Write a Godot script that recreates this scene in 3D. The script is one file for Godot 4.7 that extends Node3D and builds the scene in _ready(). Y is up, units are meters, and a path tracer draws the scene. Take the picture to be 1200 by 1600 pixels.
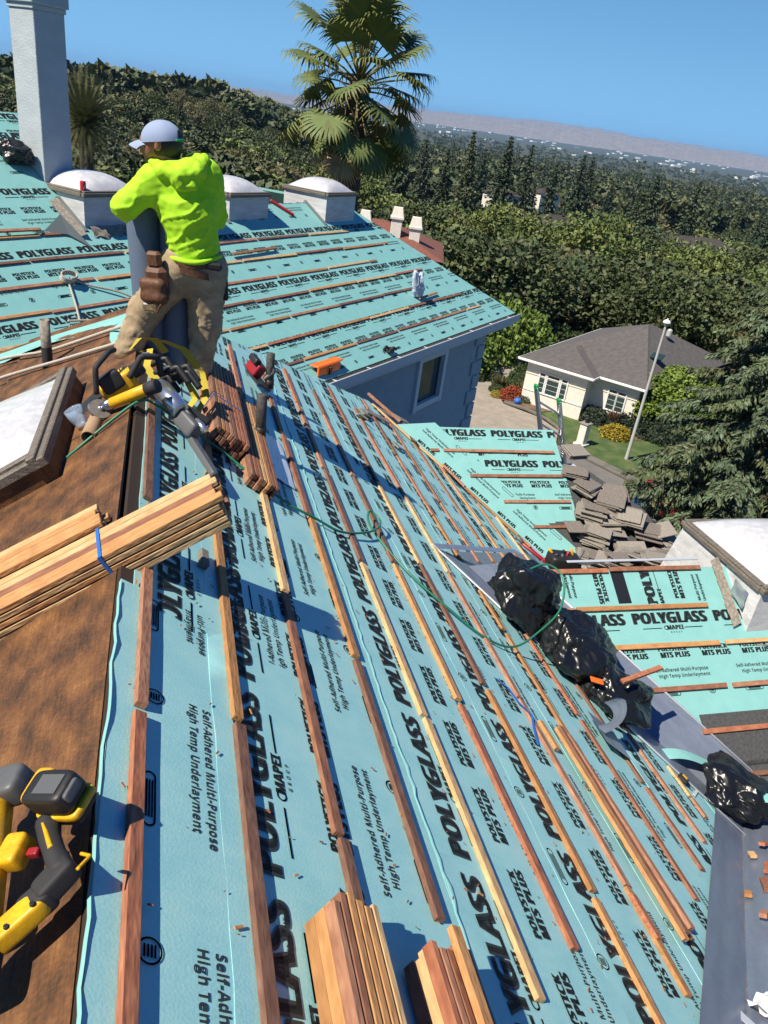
extends Node3D
# A house being re-roofed on a hillside. X runs down the main slope, -Z along its battens, ridge at y = 0.
const T := 0.65                 # roof pitch (rise over run)
const C := 0.83844              # cos of the pitch
const S := 0.54499              # sin of the pitch
const Q := 0.70710678
var rng := RandomNumberGenerator.new()
var M := {}                     # materials
var house: Node3D
var used := {}
var noise := FastNoiseLite.new()

# ---------------------------------------------------------------- mesh building
class MB:
	var st := SurfaceTool.new()
	var uvs := 1.0
	func _init(smooth := false) -> void:
		st.begin(Mesh.PRIMITIVE_TRIANGLES)
		st.set_smooth_group(0 if smooth else -1)
	func smooth(on: bool) -> void:
		st.set_smooth_group(0 if on else -1)
	func color(c: Color) -> void:
		st.set_color(c)
	func v(p: Vector3, uv: Vector2) -> void:
		st.set_uv(uv * uvs)
		st.add_vertex(p)
	# corners counter-clockwise seen from outside
	func tri(a: Vector3, b: Vector3, c: Vector3, ua := Vector2(), ub := Vector2(), uc := Vector2()) -> void:
		v(a, ua); v(c, uc); v(b, ub)
	func quad(a: Vector3, b: Vector3, c: Vector3, d: Vector3, ua := Vector2(0, 0), ub := Vector2(1, 0), uc := Vector2(1, 1), ud := Vector2(0, 1)) -> void:
		tri(a, b, c, ua, ub, uc)
		tri(a, c, d, ua, uc, ud)
	func mquad(a: Vector3, b: Vector3, c: Vector3, d: Vector3) -> void:
		var w := a.distance_to(b); var h := b.distance_to(c)
		quad(a, b, c, d, Vector2(0, 0), Vector2(w, 0), Vector2(w, h), Vector2(0, h))
	# chamfered box, size s, centred at xf; u runs along x
	func box(xf: Transform3D, s: Vector3, bev := 0.0, uo := Vector2()) -> void:
		var h := s * 0.5
		var b: float = minf(bev, minf(h.x, minf(h.y, h.z)) * 0.9)
		var ax: Array[Vector3] = [Vector3.RIGHT, Vector3.UP, Vector3.BACK]
		for i in 3:
			for sg: float in [-1.0, 1.0]:
				var n: Vector3 = ax[i] * sg
				var u: Vector3 = ax[(i + 1) % 3]
				var w: Vector3 = ax[(i + 2) % 3] * sg
				var hu: float = h[(i + 1) % 3] - b
				var hw: float = h[(i + 2) % 3] - b
				var c0: Vector3 = n * h[i]
				var ps: Array[Vector3] = [c0 - u * hu - w * hw, c0 + u * hu - w * hw, c0 + u * hu + w * hw, c0 - u * hu + w * hw]
				var us: Array[Vector2] = []
				for p in ps:
					match i:
						0: us.append(Vector2(p.y, p.z) + uo)
						1: us.append(Vector2(p.x, p.z) + uo)
						_: us.append(Vector2(p.x, p.y + 0.3) + uo)
				quad(xf * ps[0], xf * ps[1], xf * ps[2], xf * ps[3], us[0], us[1], us[2], us[3])
		if b > 0.0:
			for i in 3:
				var j := (i + 1) % 3
				var k := (i + 2) % 3
				for sj: float in [-1.0, 1.0]:
					for sk: float in [-1.0, 1.0]:
						var a0: Vector3 = ax[i] * (h[i] - b)
						var p1: Vector3 = ax[j] * sj * h[j] + ax[k] * sk * (h[k] - b)
						var p2: Vector3 = ax[j] * sj * (h[j] - b) + ax[k] * sk * h[k]
						var q1 := Vector2(h[i], 0.1) + uo
						var q0 := Vector2(-h[i], 0.1) + uo
						if sj * sk > 0:
							quad(xf * (p1 - a0), xf * (p1 + a0), xf * (p2 + a0), xf * (p2 - a0), q0, q1, q1, q0)
						else:
							quad(xf * (p1 + a0), xf * (p1 - a0), xf * (p2 - a0), xf * (p2 + a0), q1, q0, q0, q1)
			for sx: float in [-1.0, 1.0]:
				for sy: float in [-1.0, 1.0]:
					for sz: float in [-1.0, 1.0]:
						var px := Vector3(sx * h.x, sy * (h.y - b), sz * (h.z - b))
						var py := Vector3(sx * (h.x - b), sy * h.y, sz * (h.z - b))
						var pz := Vector3(sx * (h.x - b), sy * (h.y - b), sz * h.z)
						if sx * sy * sz > 0:
							tri(xf * px, xf * py, xf * pz)
						else:
							tri(xf * px, xf * pz, xf * py)
	# tube along points; r is a float or an Array of floats
	func tube(pts: Array, r, sides := 8, caps := true) -> void:
		var n := pts.size()
		var up := Vector3.UP
		var rings: Array = []
		var dist := 0.0
		var ds: Array[float] = []
		for i in n:
			var p: Vector3 = pts[i]
			if i > 0:
				dist += p.distance_to(pts[i - 1])
			ds.append(dist)
			var a: Vector3 = pts[maxi(i - 1, 0)]
			var b: Vector3 = pts[mini(i + 1, n - 1)]
			var t := (b - a).normalized()
			if absf(t.dot(up)) > 0.95:
				up = Vector3.RIGHT if absf(t.x) < 0.8 else Vector3.BACK
			var x := t.cross(up).normalized()
			var y := x.cross(t).normalized()
			up = y
			var rr: float = r[i] if r is Array else r
			var ring: Array[Vector3] = []
			for k in sides:
				var an := TAU * k / sides
				ring.append(p + (x * cos(an) + y * sin(an)) * rr)
			rings.append(ring)
		for i in n - 1:
			for k in sides:
				var k2 := (k + 1) % sides
				var u0 := float(k) / sides * 0.2
				var u1 := float(k + 1) / sides * 0.2
				quad(rings[i][k], rings[i][k2], rings[i + 1][k2], rings[i + 1][k], Vector2(ds[i], u0), Vector2(ds[i], u1), Vector2(ds[i + 1], u1), Vector2(ds[i + 1], u0))
		if caps:
			for e in [0, n - 1]:
				for k in sides:
					var k2 := (k + 1) % sides
					if e == 0:
						tri(pts[0], rings[0][k2], rings[0][k])
					else:
						tri(pts[e], rings[e][k], rings[e][k2])
	# profile of (radius, height) pairs turned about local y
	func lathe(xf: Transform3D, prof: Array, sides := 16) -> void:
		for i in prof.size() - 1:
			var a: Vector2 = prof[i]
			var b: Vector2 = prof[i + 1]
			for k in sides:
				var a0 := TAU * k / sides
				var a1 := TAU * (k + 1) / sides
				var d0 := Vector3(cos(a0), 0, -sin(a0))
				var d1 := Vector3(cos(a1), 0, -sin(a1))
				var y0 := Vector3.UP * a.y
				var y1 := Vector3.UP * b.y
				quad(xf * (d0 * a.x + y0), xf * (d1 * a.x + y0), xf * (d1 * b.x + y1), xf * (d0 * b.x + y1), Vector2(k / 8.0, a.y), Vector2((k + 1) / 8.0, a.y), Vector2((k + 1) / 8.0, b.y), Vector2(k / 8.0, b.y))
	# grid of (nu+1)*(nv+1) points from f(a, b), a and b in 0..1
	func grid(nu: int, nv: int, f: Callable, us := 1.0, vs := 1.0) -> void:
		var rows: Array = []
		for j in nv + 1:
			var row: Array[Vector3] = []
			for i in nu + 1:
				row.append(f.call(float(i) / nu, float(j) / nv))
			rows.append(row)
		for j in nv:
			for i in nu:
				quad(rows[j][i], rows[j][i + 1], rows[j + 1][i + 1], rows[j + 1][i], Vector2(us * i / nu, vs * j / nv), Vector2(us * (i + 1) / nu, vs * j / nv), Vector2(us * (i + 1) / nu, vs * (j + 1) / nv), Vector2(us * i / nu, vs * (j + 1) / nv))
	# flat polygon (convex or not) extruded from a to b along ext
	func prism(poly: Array, ext: Vector3) -> void:
		var p2 := PackedVector2Array()
		var o: Vector3 = poly[0]
		var e1: Vector3 = (poly[1] - o).normalized()
		var nn := Vector3.ZERO
		for i in poly.size():
			var pa: Vector3 = poly[i]
			nn += (pa - o).cross(poly[(i + 1) % poly.size()] - o)
		nn = nn.normalized()
		var e2 := nn.cross(e1)
		for p: Vector3 in poly:
			p2.append(Vector2((p - o).dot(e1), (p - o).dot(e2)))
		var ix := Geometry2D.triangulate_polygon(p2)
		var flip := ext.dot(nn) > 0.0
		for i in range(0, ix.size(), 3):
			var a: Vector3 = poly[ix[i]]; var b: Vector3 = poly[ix[i + 1]]; var c: Vector3 = poly[ix[i + 2]]
			if (b - a).cross(c - a).dot(nn) < 0.0:
				var tt := b; b = c; c = tt
			var ua := Vector2((a - o).dot(e1), (a - o).dot(e2)); var ub := Vector2((b - o).dot(e1), (b - o).dot(e2)); var uc := Vector2((c - o).dot(e1), (c - o).dot(e2))
			if flip:
				tri(a, c, b, ua, uc, ub); tri(a + ext, b + ext, c + ext, ua, ub, uc)
			else:
				tri(a, b, c, ua, ub, uc); tri(a + ext, c + ext, b + ext, ua, uc, ub)
		for i in poly.size():
			var a: Vector3 = poly[i]; var b: Vector3 = poly[(i + 1) % poly.size()]
			if flip:
				mquad(a, b, b + ext, a + ext)
			else:
				mquad(b, a, a + ext, b + ext)
	func done() -> ArrayMesh:
		st.generate_normals()
		return st.commit()

func numbered(called: String) -> String:
	if not used.has(called):
		used[called] = 0
		return called
	used[called] += 1
	return "%s_%03d" % [called, used[called]]

func part(parent: Node, called: String, mesh: Mesh, m: Material, xf := Transform3D()) -> MeshInstance3D:
	var o := MeshInstance3D.new()
	o.name = called
	o.mesh = mesh
	o.material_override = m
	o.transform = xf
	parent.add_child(o, true)
	return o

func tag(o: Node, label: String, category: String, group := "", kind := "") -> void:
	if label: o.set_meta("label", label)
	if category: o.set_meta("category", category)
	if group: o.set_meta("group", group)
	if kind: o.set_meta("kind", kind)

func thing(called: String, label: String, category: String, at := Vector3.ZERO, group := "") -> Node3D:
	var o := Node3D.new()
	o.name = numbered(called)
	o.position = at
	add_child(o)
	tag(o, label, category, group)
	return o

func one(called: String, mesh: Mesh, m: Material, label: String, category: String, at := Vector3.ZERO, group := "") -> MeshInstance3D:
	var o := MeshInstance3D.new()
	o.name = numbered(called)
	o.mesh = mesh
	o.material_override = m
	o.position = at
	add_child(o)
	tag(o, label, category, group)
	return o

func ground(called: String, mesh: Mesh, m: Material) -> MeshInstance3D:
	var o := MeshInstance3D.new()
	o.name = numbered(called)
	o.mesh = mesh
	o.material_override = m
	add_child(o)
	o.set_meta("kind", "structure")
	return o

func at(p: Vector3, b := Basis()) -> Transform3D:
	return Transform3D(b, p)

# basis whose x points along dir and whose y is as near as possible to up
func along(dir: Vector3, up := Vector3.UP) -> Basis:
	var x := dir.normalized()
	var z := x.cross(up).normalized()
	var y := z.cross(x)
	return Basis(x, y, z)

# ---------------------------------------------------------------- materials
func lin(r: float, g: float, b: float) -> Color:
	return Color(r, g, b).linear_to_srgb()

func mat(col: Color, rough := 0.8, metal := 0.0) -> StandardMaterial3D:
	var m := StandardMaterial3D.new()
	m.albedo_color = col
	m.roughness = rough
	m.metallic = metal
	m.cull_mode = BaseMaterial3D.CULL_DISABLED
	return m

# grey image from layers of noise [frequency x, frequency y, amount, octaves] about a base level
func tone(w: int, h: int, layers: Array, sd := 1, base := 0.8) -> Image:
	var acc := PackedFloat32Array()
	acc.resize(w * h)
	acc.fill(base * 255.0)
	var k := 0
	for L in layers:
		var n := FastNoiseLite.new()
		n.seed = sd + k * 7
		k += 1
		n.noise_type = FastNoiseLite.TYPE_SIMPLEX_SMOOTH
		n.fractal_octaves = L[3]
		var fm: float = maxf(L[0], L[1])
		n.frequency = fm
		var iw := maxi(int(w * L[0] / fm), 8)
		var ih := maxi(int(h * L[1] / fm), 8)
		var img := n.get_seamless_image(iw, ih, false, false, 0.12, false)
		if iw != w or ih != h:
			img.resize(w, h, Image.INTERPOLATE_CUBIC)
		img.convert(Image.FORMAT_L8)
		var d := img.get_data()
		var am: float = L[2] * 2.0
		for i in acc.size():
			acc[i] += (d[i] - 127.5) * am
	var out := PackedByteArray()
	out.resize(w * h)
	for i in acc.size():
		out[i] = clampi(int(acc[i]), 0, 255)
	return Image.create_from_data(w, h, false, Image.FORMAT_L8, out)

# colour image from a ramp over the grey of tone()
func ramped(g: Image, ramp: Array) -> Image:
	var gr := Gradient.new()
	var off := PackedFloat32Array(); var cs := PackedColorArray()
	for r in ramp:
		off.append(r[0]); cs.append(r[1])
	gr.offsets = off; gr.colors = cs
	var lut := PackedByteArray()
	for i in 256:
		var c := gr.sample(i / 255.0)
		lut.append(int(c.r * 255)); lut.append(int(c.g * 255)); lut.append(int(c.b * 255))
	var d := g.get_data()
	var out := PackedByteArray()
	out.resize(d.size() * 3)
	for i in d.size():
		var k := d[i] * 3
		var o := i * 3
		out[o] = lut[k]; out[o + 1] = lut[k + 1]; out[o + 2] = lut[k + 2]
	return Image.create_from_data(g.get_width(), g.get_height(), false, Image.FORMAT_RGB8, out)

func tex(img: Image) -> ImageTexture:
	img.generate_mipmaps()
	return ImageTexture.create_from_image(img)

func bump(img: Image, strength: float) -> ImageTexture:
	var b: Image = img.duplicate()
	b.convert(Image.FORMAT_RGBA8)
	b.bump_map_to_normal_map(strength)
	return tex(b)

func textured(img: Image, col: Color, rough: float, scale: float, nimg: Image = null, nstr := 2.0, tri := false) -> StandardMaterial3D:
	var m := mat(col, rough)
	m.albedo_texture = tex(img)
	m.uv1_scale = Vector3(scale, scale, scale)
	if tri:
		m.uv1_triplanar = true
		m.uv1_world_triplanar = true
	if nimg:
		m.normal_enabled = true
		m.normal_texture = bump(nimg, nstr)
		m.normal_scale = 1.0
	return m

func make_materials() -> void:
	# underlayment: a teal film with fine mottling and dusty patches
	var g := tone(1024, 1024, [[0.10, 0.10, 0.09, 2], [0.006, 0.006, 0.13, 4], [0.4, 0.4, 0.10, 1]], 3, 0.58)
	var teal := ramped(g, [[0.25, lin(0.150, 0.345, 0.345)], [0.5, lin(0.185, 0.425, 0.415)], [0.7, lin(0.215, 0.47, 0.45)], [0.92, lin(0.31, 0.46, 0.435)]])
	# the walked-on slope: the same film, dusty and scuffed, with sky sheen painted in as a paler base
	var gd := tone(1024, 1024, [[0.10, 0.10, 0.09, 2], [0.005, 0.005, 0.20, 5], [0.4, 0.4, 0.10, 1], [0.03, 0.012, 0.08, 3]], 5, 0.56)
	var tdust_sheen := ramped(gd, [[0.2, lin(0.20, 0.445, 0.465)], [0.45, lin(0.265, 0.545, 0.56)], [0.65, lin(0.32, 0.59, 0.59)], [0.82, lin(0.40, 0.565, 0.545)], [0.95, lin(0.42, 0.48, 0.44)]])
	M.teal_dusty_sheen = textured(tdust_sheen, Color.WHITE, 0.55, 0.8, tone(512, 512, [[0.22, 0.22, 0.4, 2]], 9, 0.5), 1.0)
	M.teal_dusty_sheen.normal_scale = 0.22
	M.teal = textured(teal, Color.WHITE, 0.6, 0.8, tone(512, 512, [[0.22, 0.22, 0.4, 2]], 9, 0.5), 1.0)
	M.teal.normal_scale = 0.25
	M.teal_sunlit_edge = mat(lin(0.28, 0.60, 0.59), 0.55)  # brighter than the film: sun on the raised lap edge put into its colour
	M.teal_back = mat(lin(0.05, 0.075, 0.13), 0.5)
	M.print = mat(lin(0.022, 0.028, 0.03), 0.6)
	M.black_film = mat(lin(0.012, 0.013, 0.016), 0.45)
	# wood, grain along u
	var wg := tone(1024, 256, [[0.006, 0.10, 0.20, 3], [0.02, 0.35, 0.14, 2], [0.01, 0.012, 0.12, 2]], 21, 0.6)
	var red := ramped(wg, [[0.2, lin(0.11, 0.046, 0.027)], [0.45, lin(0.255, 0.112, 0.064)], [0.7, lin(0.37, 0.185, 0.108)], [0.95, lin(0.50, 0.30, 0.18)]])
	var yel := ramped(wg, [[0.2, lin(0.22, 0.12, 0.05)], [0.45, lin(0.43, 0.265, 0.12)], [0.7, lin(0.56, 0.37, 0.18)], [0.95, lin(0.66, 0.47, 0.25)]])
	var rt := tex(red); var yt := tex(yel); var wn := bump(wg, 3.0)
	M.wood = []
	for tint: Color in [Color(1, 1, 1), Color(0.86, 0.82, 0.8), Color(1.0, 0.9, 0.85), Color(0.74, 0.75, 0.78)]:
		var m := mat(tint, 0.75); m.albedo_texture = rt; m.normal_enabled = true; m.normal_texture = wn; m.normal_scale = 0.6; M.wood.append(m)
	for tint: Color in [Color(1, 1, 1), Color(0.95, 0.86, 0.78), Color(0.84, 0.74, 0.66)]:
		var m := mat(tint, 0.75); m.albedo_texture = yt; m.normal_enabled = true; m.normal_texture = wn; m.normal_scale = 0.6; M.wood.append(m)
	# old plywood: dark, streaked and scuffed
	var pg := tone(1024, 1024, [[0.006, 0.10, 0.10, 3], [0.006, 0.009, 0.36, 5], [0.03, 0.4, 0.11, 2], [0.10, 0.06, 0.15, 4]], 33, 0.47)
	var ply := ramped(pg, [[0.1, lin(0.018, 0.009, 0.004)], [0.3, lin(0.060, 0.027, 0.009)], [0.5, lin(0.122, 0.050, 0.015)], [0.72, lin(0.195, 0.090, 0.028)], [0.95, lin(0.33, 0.21, 0.095)]])
	M.ply = textured(ply, Color.WHITE, 0.7, 0.8, pg, 2.0)
	M.ply_edge = mat(lin(0.03, 0.017, 0.011), 0.9)
	# stucco, metal, glass, plastics
	var sg := tone(512, 512, [[0.09, 0.09, 0.3, 3], [0.02, 0.02, 0.2, 2]], 41, 0.6)
	var sc := tone(512, 512, [[0.01, 0.01, 0.06, 4], [0.15, 0.15, 0.03, 2]], 43, 0.93)
	M.stucco = textured(sc, lin(0.45, 0.51, 0.55), 0.92, 0.8, sg, 2.5, true)
	M.stucco_cream = textured(sc, lin(0.82, 0.78, 0.69), 0.92, 0.6, sg, 2.0, true)
	M.white = mat(lin(0.72, 0.73, 0.74), 0.5)
	M.curb = textured(tone(512, 512, [[0.008, 0.03, 0.12, 4], [0.07, 0.07, 0.05, 2]], 47, 0.9), lin(0.62, 0.63, 0.65), 0.55, 0.9, sg, 0.8, true)
	M.gutter = mat(lin(0.62, 0.64, 0.66), 0.4)
	M.dome = textured(tone(512, 512, [[0.02, 0.02, 0.10, 4], [0.1, 0.03, 0.05, 2]], 48, 0.92), lin(0.62, 0.63, 0.655), 0.22, 0.8, null, 1.0, true)
	M.frame_old = textured(tone(512, 512, [[0.01, 0.12, 0.25, 3], [0.1, 0.1, 0.12, 2]], 51, 0.75), lin(0.26, 0.225, 0.185), 0.6, 1.2, sg, 1.5, true)
	M.steel = mat(lin(0.45, 0.47, 0.52), 0.28, 1.0)
	M.valley = textured(tone(512, 512, [[0.004, 0.03, 0.07, 3], [0.05, 0.05, 0.03, 2]], 53, 0.94), lin(0.21, 0.25, 0.33), 0.36, 0.8, null)
	M.valley.metallic = 0.25
	M.hem = mat(lin(0.56, 0.59, 0.64), 0.35, 0.3)
	M.dark_metal = mat(lin(0.05, 0.052, 0.055), 0.45, 0.6)
	M.lead = textured(tone(512, 512, [[0.03, 0.03, 0.3, 4]], 55, 0.75), lin(0.40, 0.36, 0.30), 0.75, 2.0, sg, 3.0, true)
	M.glass = mat(Color(0.30, 0.38, 0.36, 0.35), 0.03)
	M.glass.transparency = BaseMaterial3D.TRANSPARENCY_ALPHA
	M.room = mat(lin(0.45, 0.42, 0.38), 0.9)
	M.window_dark = mat(lin(0.02, 0.045, 0.045), 0.05)
	M.bag = mat(lin(0.007, 0.008, 0.010), 0.3)
	M.film_clear = mat(lin(0.42, 0.48, 0.60), 0.18)
	M.yellow = textured(tone(256, 256, [[0.03, 0.03, 0.12, 3], [0.2, 0.2, 0.08, 1]], 61, 0.92), lin(0.80, 0.44, 0.012), 0.42, 3.0, null, 1.0, true)
	M.black = mat(lin(0.014, 0.014, 0.015), 0.5)
	M.rubber = mat(lin(0.022, 0.022, 0.024), 0.75)
	M.grey_plastic = mat(lin(0.09, 0.095, 0.10), 0.5)
	M.red = mat(lin(0.42, 0.012, 0.018), 0.35)
	M.red_tool = mat(lin(0.26, 0.012, 0.02), 0.4)
	M.orange = mat(lin(0.75, 0.14, 0.015), 0.5)
	M.blue_tape = mat(lin(0.02, 0.13, 0.46), 0.5)
	M.silver = mat(lin(0.62, 0.63, 0.64), 0.25, 0.9)
	M.green_hose = mat(lin(0.02, 0.16, 0.09), 0.4)
	M.card = mat(lin(0.33, 0.22, 0.13), 0.85)
	M.rope = textured(tone(256, 256, [[0.2, 0.2, 0.2, 2]], 63, 0.85), lin(0.62, 0.58, 0.50), 0.9, 8.0, null, 1.0, true)
	M.webbing = mat(lin(0.42, 0.34, 0.03), 0.8)
	M.felt = textured(tone(512, 512, [[0.5, 0.5, 0.3, 1], [0.03, 0.03, 0.15, 3]], 65, 0.8), lin(0.11, 0.115, 0.12), 0.95, 2.0, tone(512, 512, [[0.5, 0.5, 0.5, 1]], 66, 0.5), 3.0)
	var tg := tone(512, 512, [[0.03, 0.03, 0.25, 4], [0.3, 0.3, 0.12, 1], [0.02, 0.1, 0.12, 2]], 67, 0.6)
	var tc := ramped(tg, [[0.2, lin(0.10, 0.092, 0.08)], [0.5, lin(0.205, 0.188, 0.162)], [0.9, lin(0.34, 0.315, 0.275)]])
	M.tile = textured(tc, Color.WHITE, 0.9, 2.5, tg, 3.0, true)
	M.tile2 = textured(tc, Color(0.86, 0.84, 0.84), 0.9, 1.7, tg, 3.0, true)
	M.pipe_old = textured(tone(256, 256, [[0.04, 0.04, 0.3, 3]], 69, 0.7), lin(0.12, 0.115, 0.11), 0.7, 3.0, null, 1.0, true)
	M.old_flash = mat(lin(0.12, 0.15, 0.15), 0.6)
	M.roll = mat(lin(0.10, 0.14, 0.21), 0.55)
	M.lamp_grey = mat(lin(0.42, 0.43, 0.42), 0.5)
	M.stalk = mat(lin(0.14, 0.13, 0.04), 0.6)
	M.green_cap = mat(lin(0.01, 0.22, 0.06), 0.5)
	# the person
	var cg := tone(256, 256, [[0.3, 0.3, 0.08, 1], [0.03, 0.03, 0.06, 3]], 71, 0.94)
	M.hivis = textured(cg, lin(0.42, 0.80, 0.015), 0.8, 3.0, null, 1.0, true)
	M.khaki = textured(tone(512, 512, [[0.012, 0.012, 0.22, 4], [0.3, 0.3, 0.08, 1]], 73, 0.85), lin(0.45, 0.345, 0.215), 0.9, 1.6, null, 1.0, true)
	M.skin = mat(lin(0.30, 0.125, 0.07), 0.55)
	M.hair = mat(lin(0.016, 0.012, 0.010), 0.6)
	M.cap = mat(lin(0.24, 0.31, 0.46), 0.85)
	M.leather = textured(tone(256, 256, [[0.05, 0.05, 0.25, 3]], 75, 0.85), lin(0.14, 0.058, 0.026), 0.6, 3.0, null, 1.0, true)
	M.boot = mat(lin(0.16, 0.10, 0.05), 0.8)
	# leaves carry their own colours
	M.leaf = mat(Color.WHITE, 0.65)
	M.leaf.vertex_color_use_as_albedo = true
	M.leaf.backlight_enabled = true
	M.leaf.backlight = Color(0.12, 0.16, 0.05)
	M.bark = textured(tone(256, 256, [[0.2, 0.03, 0.3, 3]], 77, 0.75), lin(0.13, 0.095, 0.07), 0.95, 0.8, null, 1.0, true)
	M.vc = mat(Color.WHITE, 0.9)
	M.vc.vertex_color_use_as_albedo = true

# ---------------------------------------------------------------- roof frames
func frame_of(o: Vector3, u: Vector3, d: Vector3) -> Dictionary:
	return {"O": o, "U": u, "D": d, "N": u.cross(-d).normalized()}

func fp(f: Dictionary, u: float, w: float, n := 0.0) -> Vector3:
	return f.O + f.U * u + f.D * w + f.N * n

func fb(f: Dictionary) -> Basis:      # x along U, y along N, z down the slope
	return Basis(f.U, f.N, f.D)

var FM: Dictionary; var FP: Dictionary; var F1: Dictionary; var F2: Dictionary; var F3: Dictionary; var F4: Dictionary; var FB: Dictionary
var PM: PackedVector2Array; var P1: PackedVector2Array; var P2: PackedVector2Array; var P3: PackedVector2Array

func pv(a: Array) -> PackedVector2Array:
	var p := PackedVector2Array()
	for i in range(0, a.size(), 2):
		p.append(Vector2(a[i], a[i + 1]))
	return p

func make_frames() -> void:
	FM = frame_of(Vector3.ZERO, Vector3(0, 0, -1), Vector3(C, -S, 0))
	FP = frame_of(Vector3.ZERO, Vector3(0, 0, 1), Vector3(-C, -S, 0))
	F1 = frame_of(Vector3(0, 0, -11.03), Vector3(Q, 0, -Q), Vector3(Q * C, -S, Q * C))
	F2 = frame_of(Vector3(0, -1.586, -4.66), Vector3(1, 0, 0), Vector3(0, -S, C))
	F3 = frame_of(Vector3(0, -1.781, -8.16), Vector3(1, 0, 0), Vector3(0, -S, C))
	F4 = frame_of(Vector3(0, 0, 1.1), Vector3(-1, 0, 0), Vector3(0, -S, -C))
	FB = frame_of(Vector3(0, -1.586, -4.66), Vector3(-1, 0, 0), Vector3(0, -S, -C))
	PM = pv([-1.1, 0, 6.0, 0, 8.45, 2.922, 6.56, 5.164, 4.66, 2.898, 3.0, 4.89])
	P1 = pv([-4.6, -1.66, -0.88, -1.64, -0.97, -0.45, -0.58, 0, 4.27, 0, 6.886, 3.12, -0.8, 3.12, -3.47, 1.8, -4.6, 1.25])
	P2 = pv([2.44, 0, 6.3, 0, 6.3, 1.98, 4.1, 1.98])
	P3 = pv([2.74, 0, 4.8, 0, 4.8, 1.908, 4.34, 1.908])

# ---------------------------------------------------------------- lettering
var words := {}

func word(t: String, bold: bool, heavy: float, step: float) -> PackedVector3Array:
	var key := t + str(bold) + str(heavy)
	if words.has(key):
		return words[key]
	var f := SystemFont.new()
	f.font_names = PackedStringArray(["Droid Sans"])
	f.font_weight = 700 if bold else 400
	var tm := TextMesh.new()
	tm.font = f; tm.text = t; tm.font_size = 64; tm.pixel_size = 1.0 / 46.0; tm.depth = 0.0; tm.curve_step = step
	tm.horizontal_alignment = HORIZONTAL_ALIGNMENT_CENTER
	var a := tm.get_mesh_arrays()
	var vs: PackedVector3Array = a[Mesh.ARRAY_VERTEX]
	var tris := PackedVector3Array()
	if a[Mesh.ARRAY_INDEX] != null and a[Mesh.ARRAY_INDEX].size() > 0:
		for i in a[Mesh.ARRAY_INDEX]:
			tris.append(vs[i])
	else:
		tris = vs
	var bb := tm.get_aabb()
	var mid := bb.get_center()
	var base := Transform3D(Basis(), Vector3(-mid.x, -mid.y, 0)) * tris
	var out := PackedVector3Array()
	if heavy > 0.0:
		for k in [-1.0, 0.0, 1.0]:
			out.append_array(Transform3D(Basis(), Vector3(k * heavy, 0, 0.0)) * base)
	else:
		out = base
	words[key] = out
	return out

func ring_shape(hw: float, hh: float, th: float) -> PackedVector3Array:   # rounded pill outline
	var out := PackedVector3Array()
	var n := 20
	var p: Array = []
	for k in n:
		var an := TAU * k / n
		var c := Vector2(cos(an), sin(an))
		var cx := (hw - hh) * signf(c.x)
		p.append([Vector3(cx + c.x * hh, c.y * hh, 0), Vector3(cx + c.x * (hh - th), c.y * (hh - th), 0)])
	for k in n:
		var a: Array = p[k]; var b: Array = p[(k + 1) % n]
		for v: Vector3 in [a[0], b[0], b[1], a[0], b[1], a[1]]:
			out.append(v)
	return out

func bar_shape(hw: float, hh: float) -> PackedVector3Array:
	return PackedVector3Array([Vector3(-hw, -hh, 0), Vector3(hw, -hh, 0), Vector3(hw, hh, 0), Vector3(-hw, -hh, 0), Vector3(hw, hh, 0), Vector3(-hw, hh, 0)])

func poly_inside(p: Vector2, poly: PackedVector2Array, r: Rect2) -> bool:
	return r.has_point(p) and Geometry2D.is_point_in_polygon(p, poly)

# put a printed shape on a sheet; size = cap height; dirn 1 reads along U with its top upslope
func stamp(out: PackedVector3Array, sh: PackedVector3Array, f: Dictionary, u: float, w: float, size: float, n: float, dirn: float, poly: PackedVector2Array, r: Rect2, half: float, quarter := 0) -> void:
	var bx: Vector3 = f.U * size * dirn
	var by: Vector3 = -f.D * size * dirn
	if quarter != 0:
		var t := bx
		bx = by * quarter
		by = -t * quarter
	var o := fp(f, u, w, n)
	var xf := Transform3D(Basis(bx, by, f.N), o)
	var whole := true
	for sx in [-1.0, 1.0]:
		for sy in [-0.6, 0.6]:
			var c := Vector2(u + sx * half * (0.0 if quarter else 1.0) + sy * size * (1.0 if quarter else 0.0), w + sy * size * (0.0 if quarter else 1.0) + sx * half * (1.0 if quarter else 0.0))
			if not poly_inside(c, poly, r):
				whole = false
	if whole:
		out.append_array(xf * sh)
		return
	var d: PackedVector3Array = xf * sh
	for i in range(0, d.size(), 3):
		var g: Vector3 = (d[i] + d[i + 1] + d[i + 2]) / 3.0 - f.O
		if poly_inside(Vector2(g.dot(f.U), g.dot(f.D)), poly, r):
			out.append(d[i]); out.append(d[i + 1]); out.append(d[i + 2])

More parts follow.
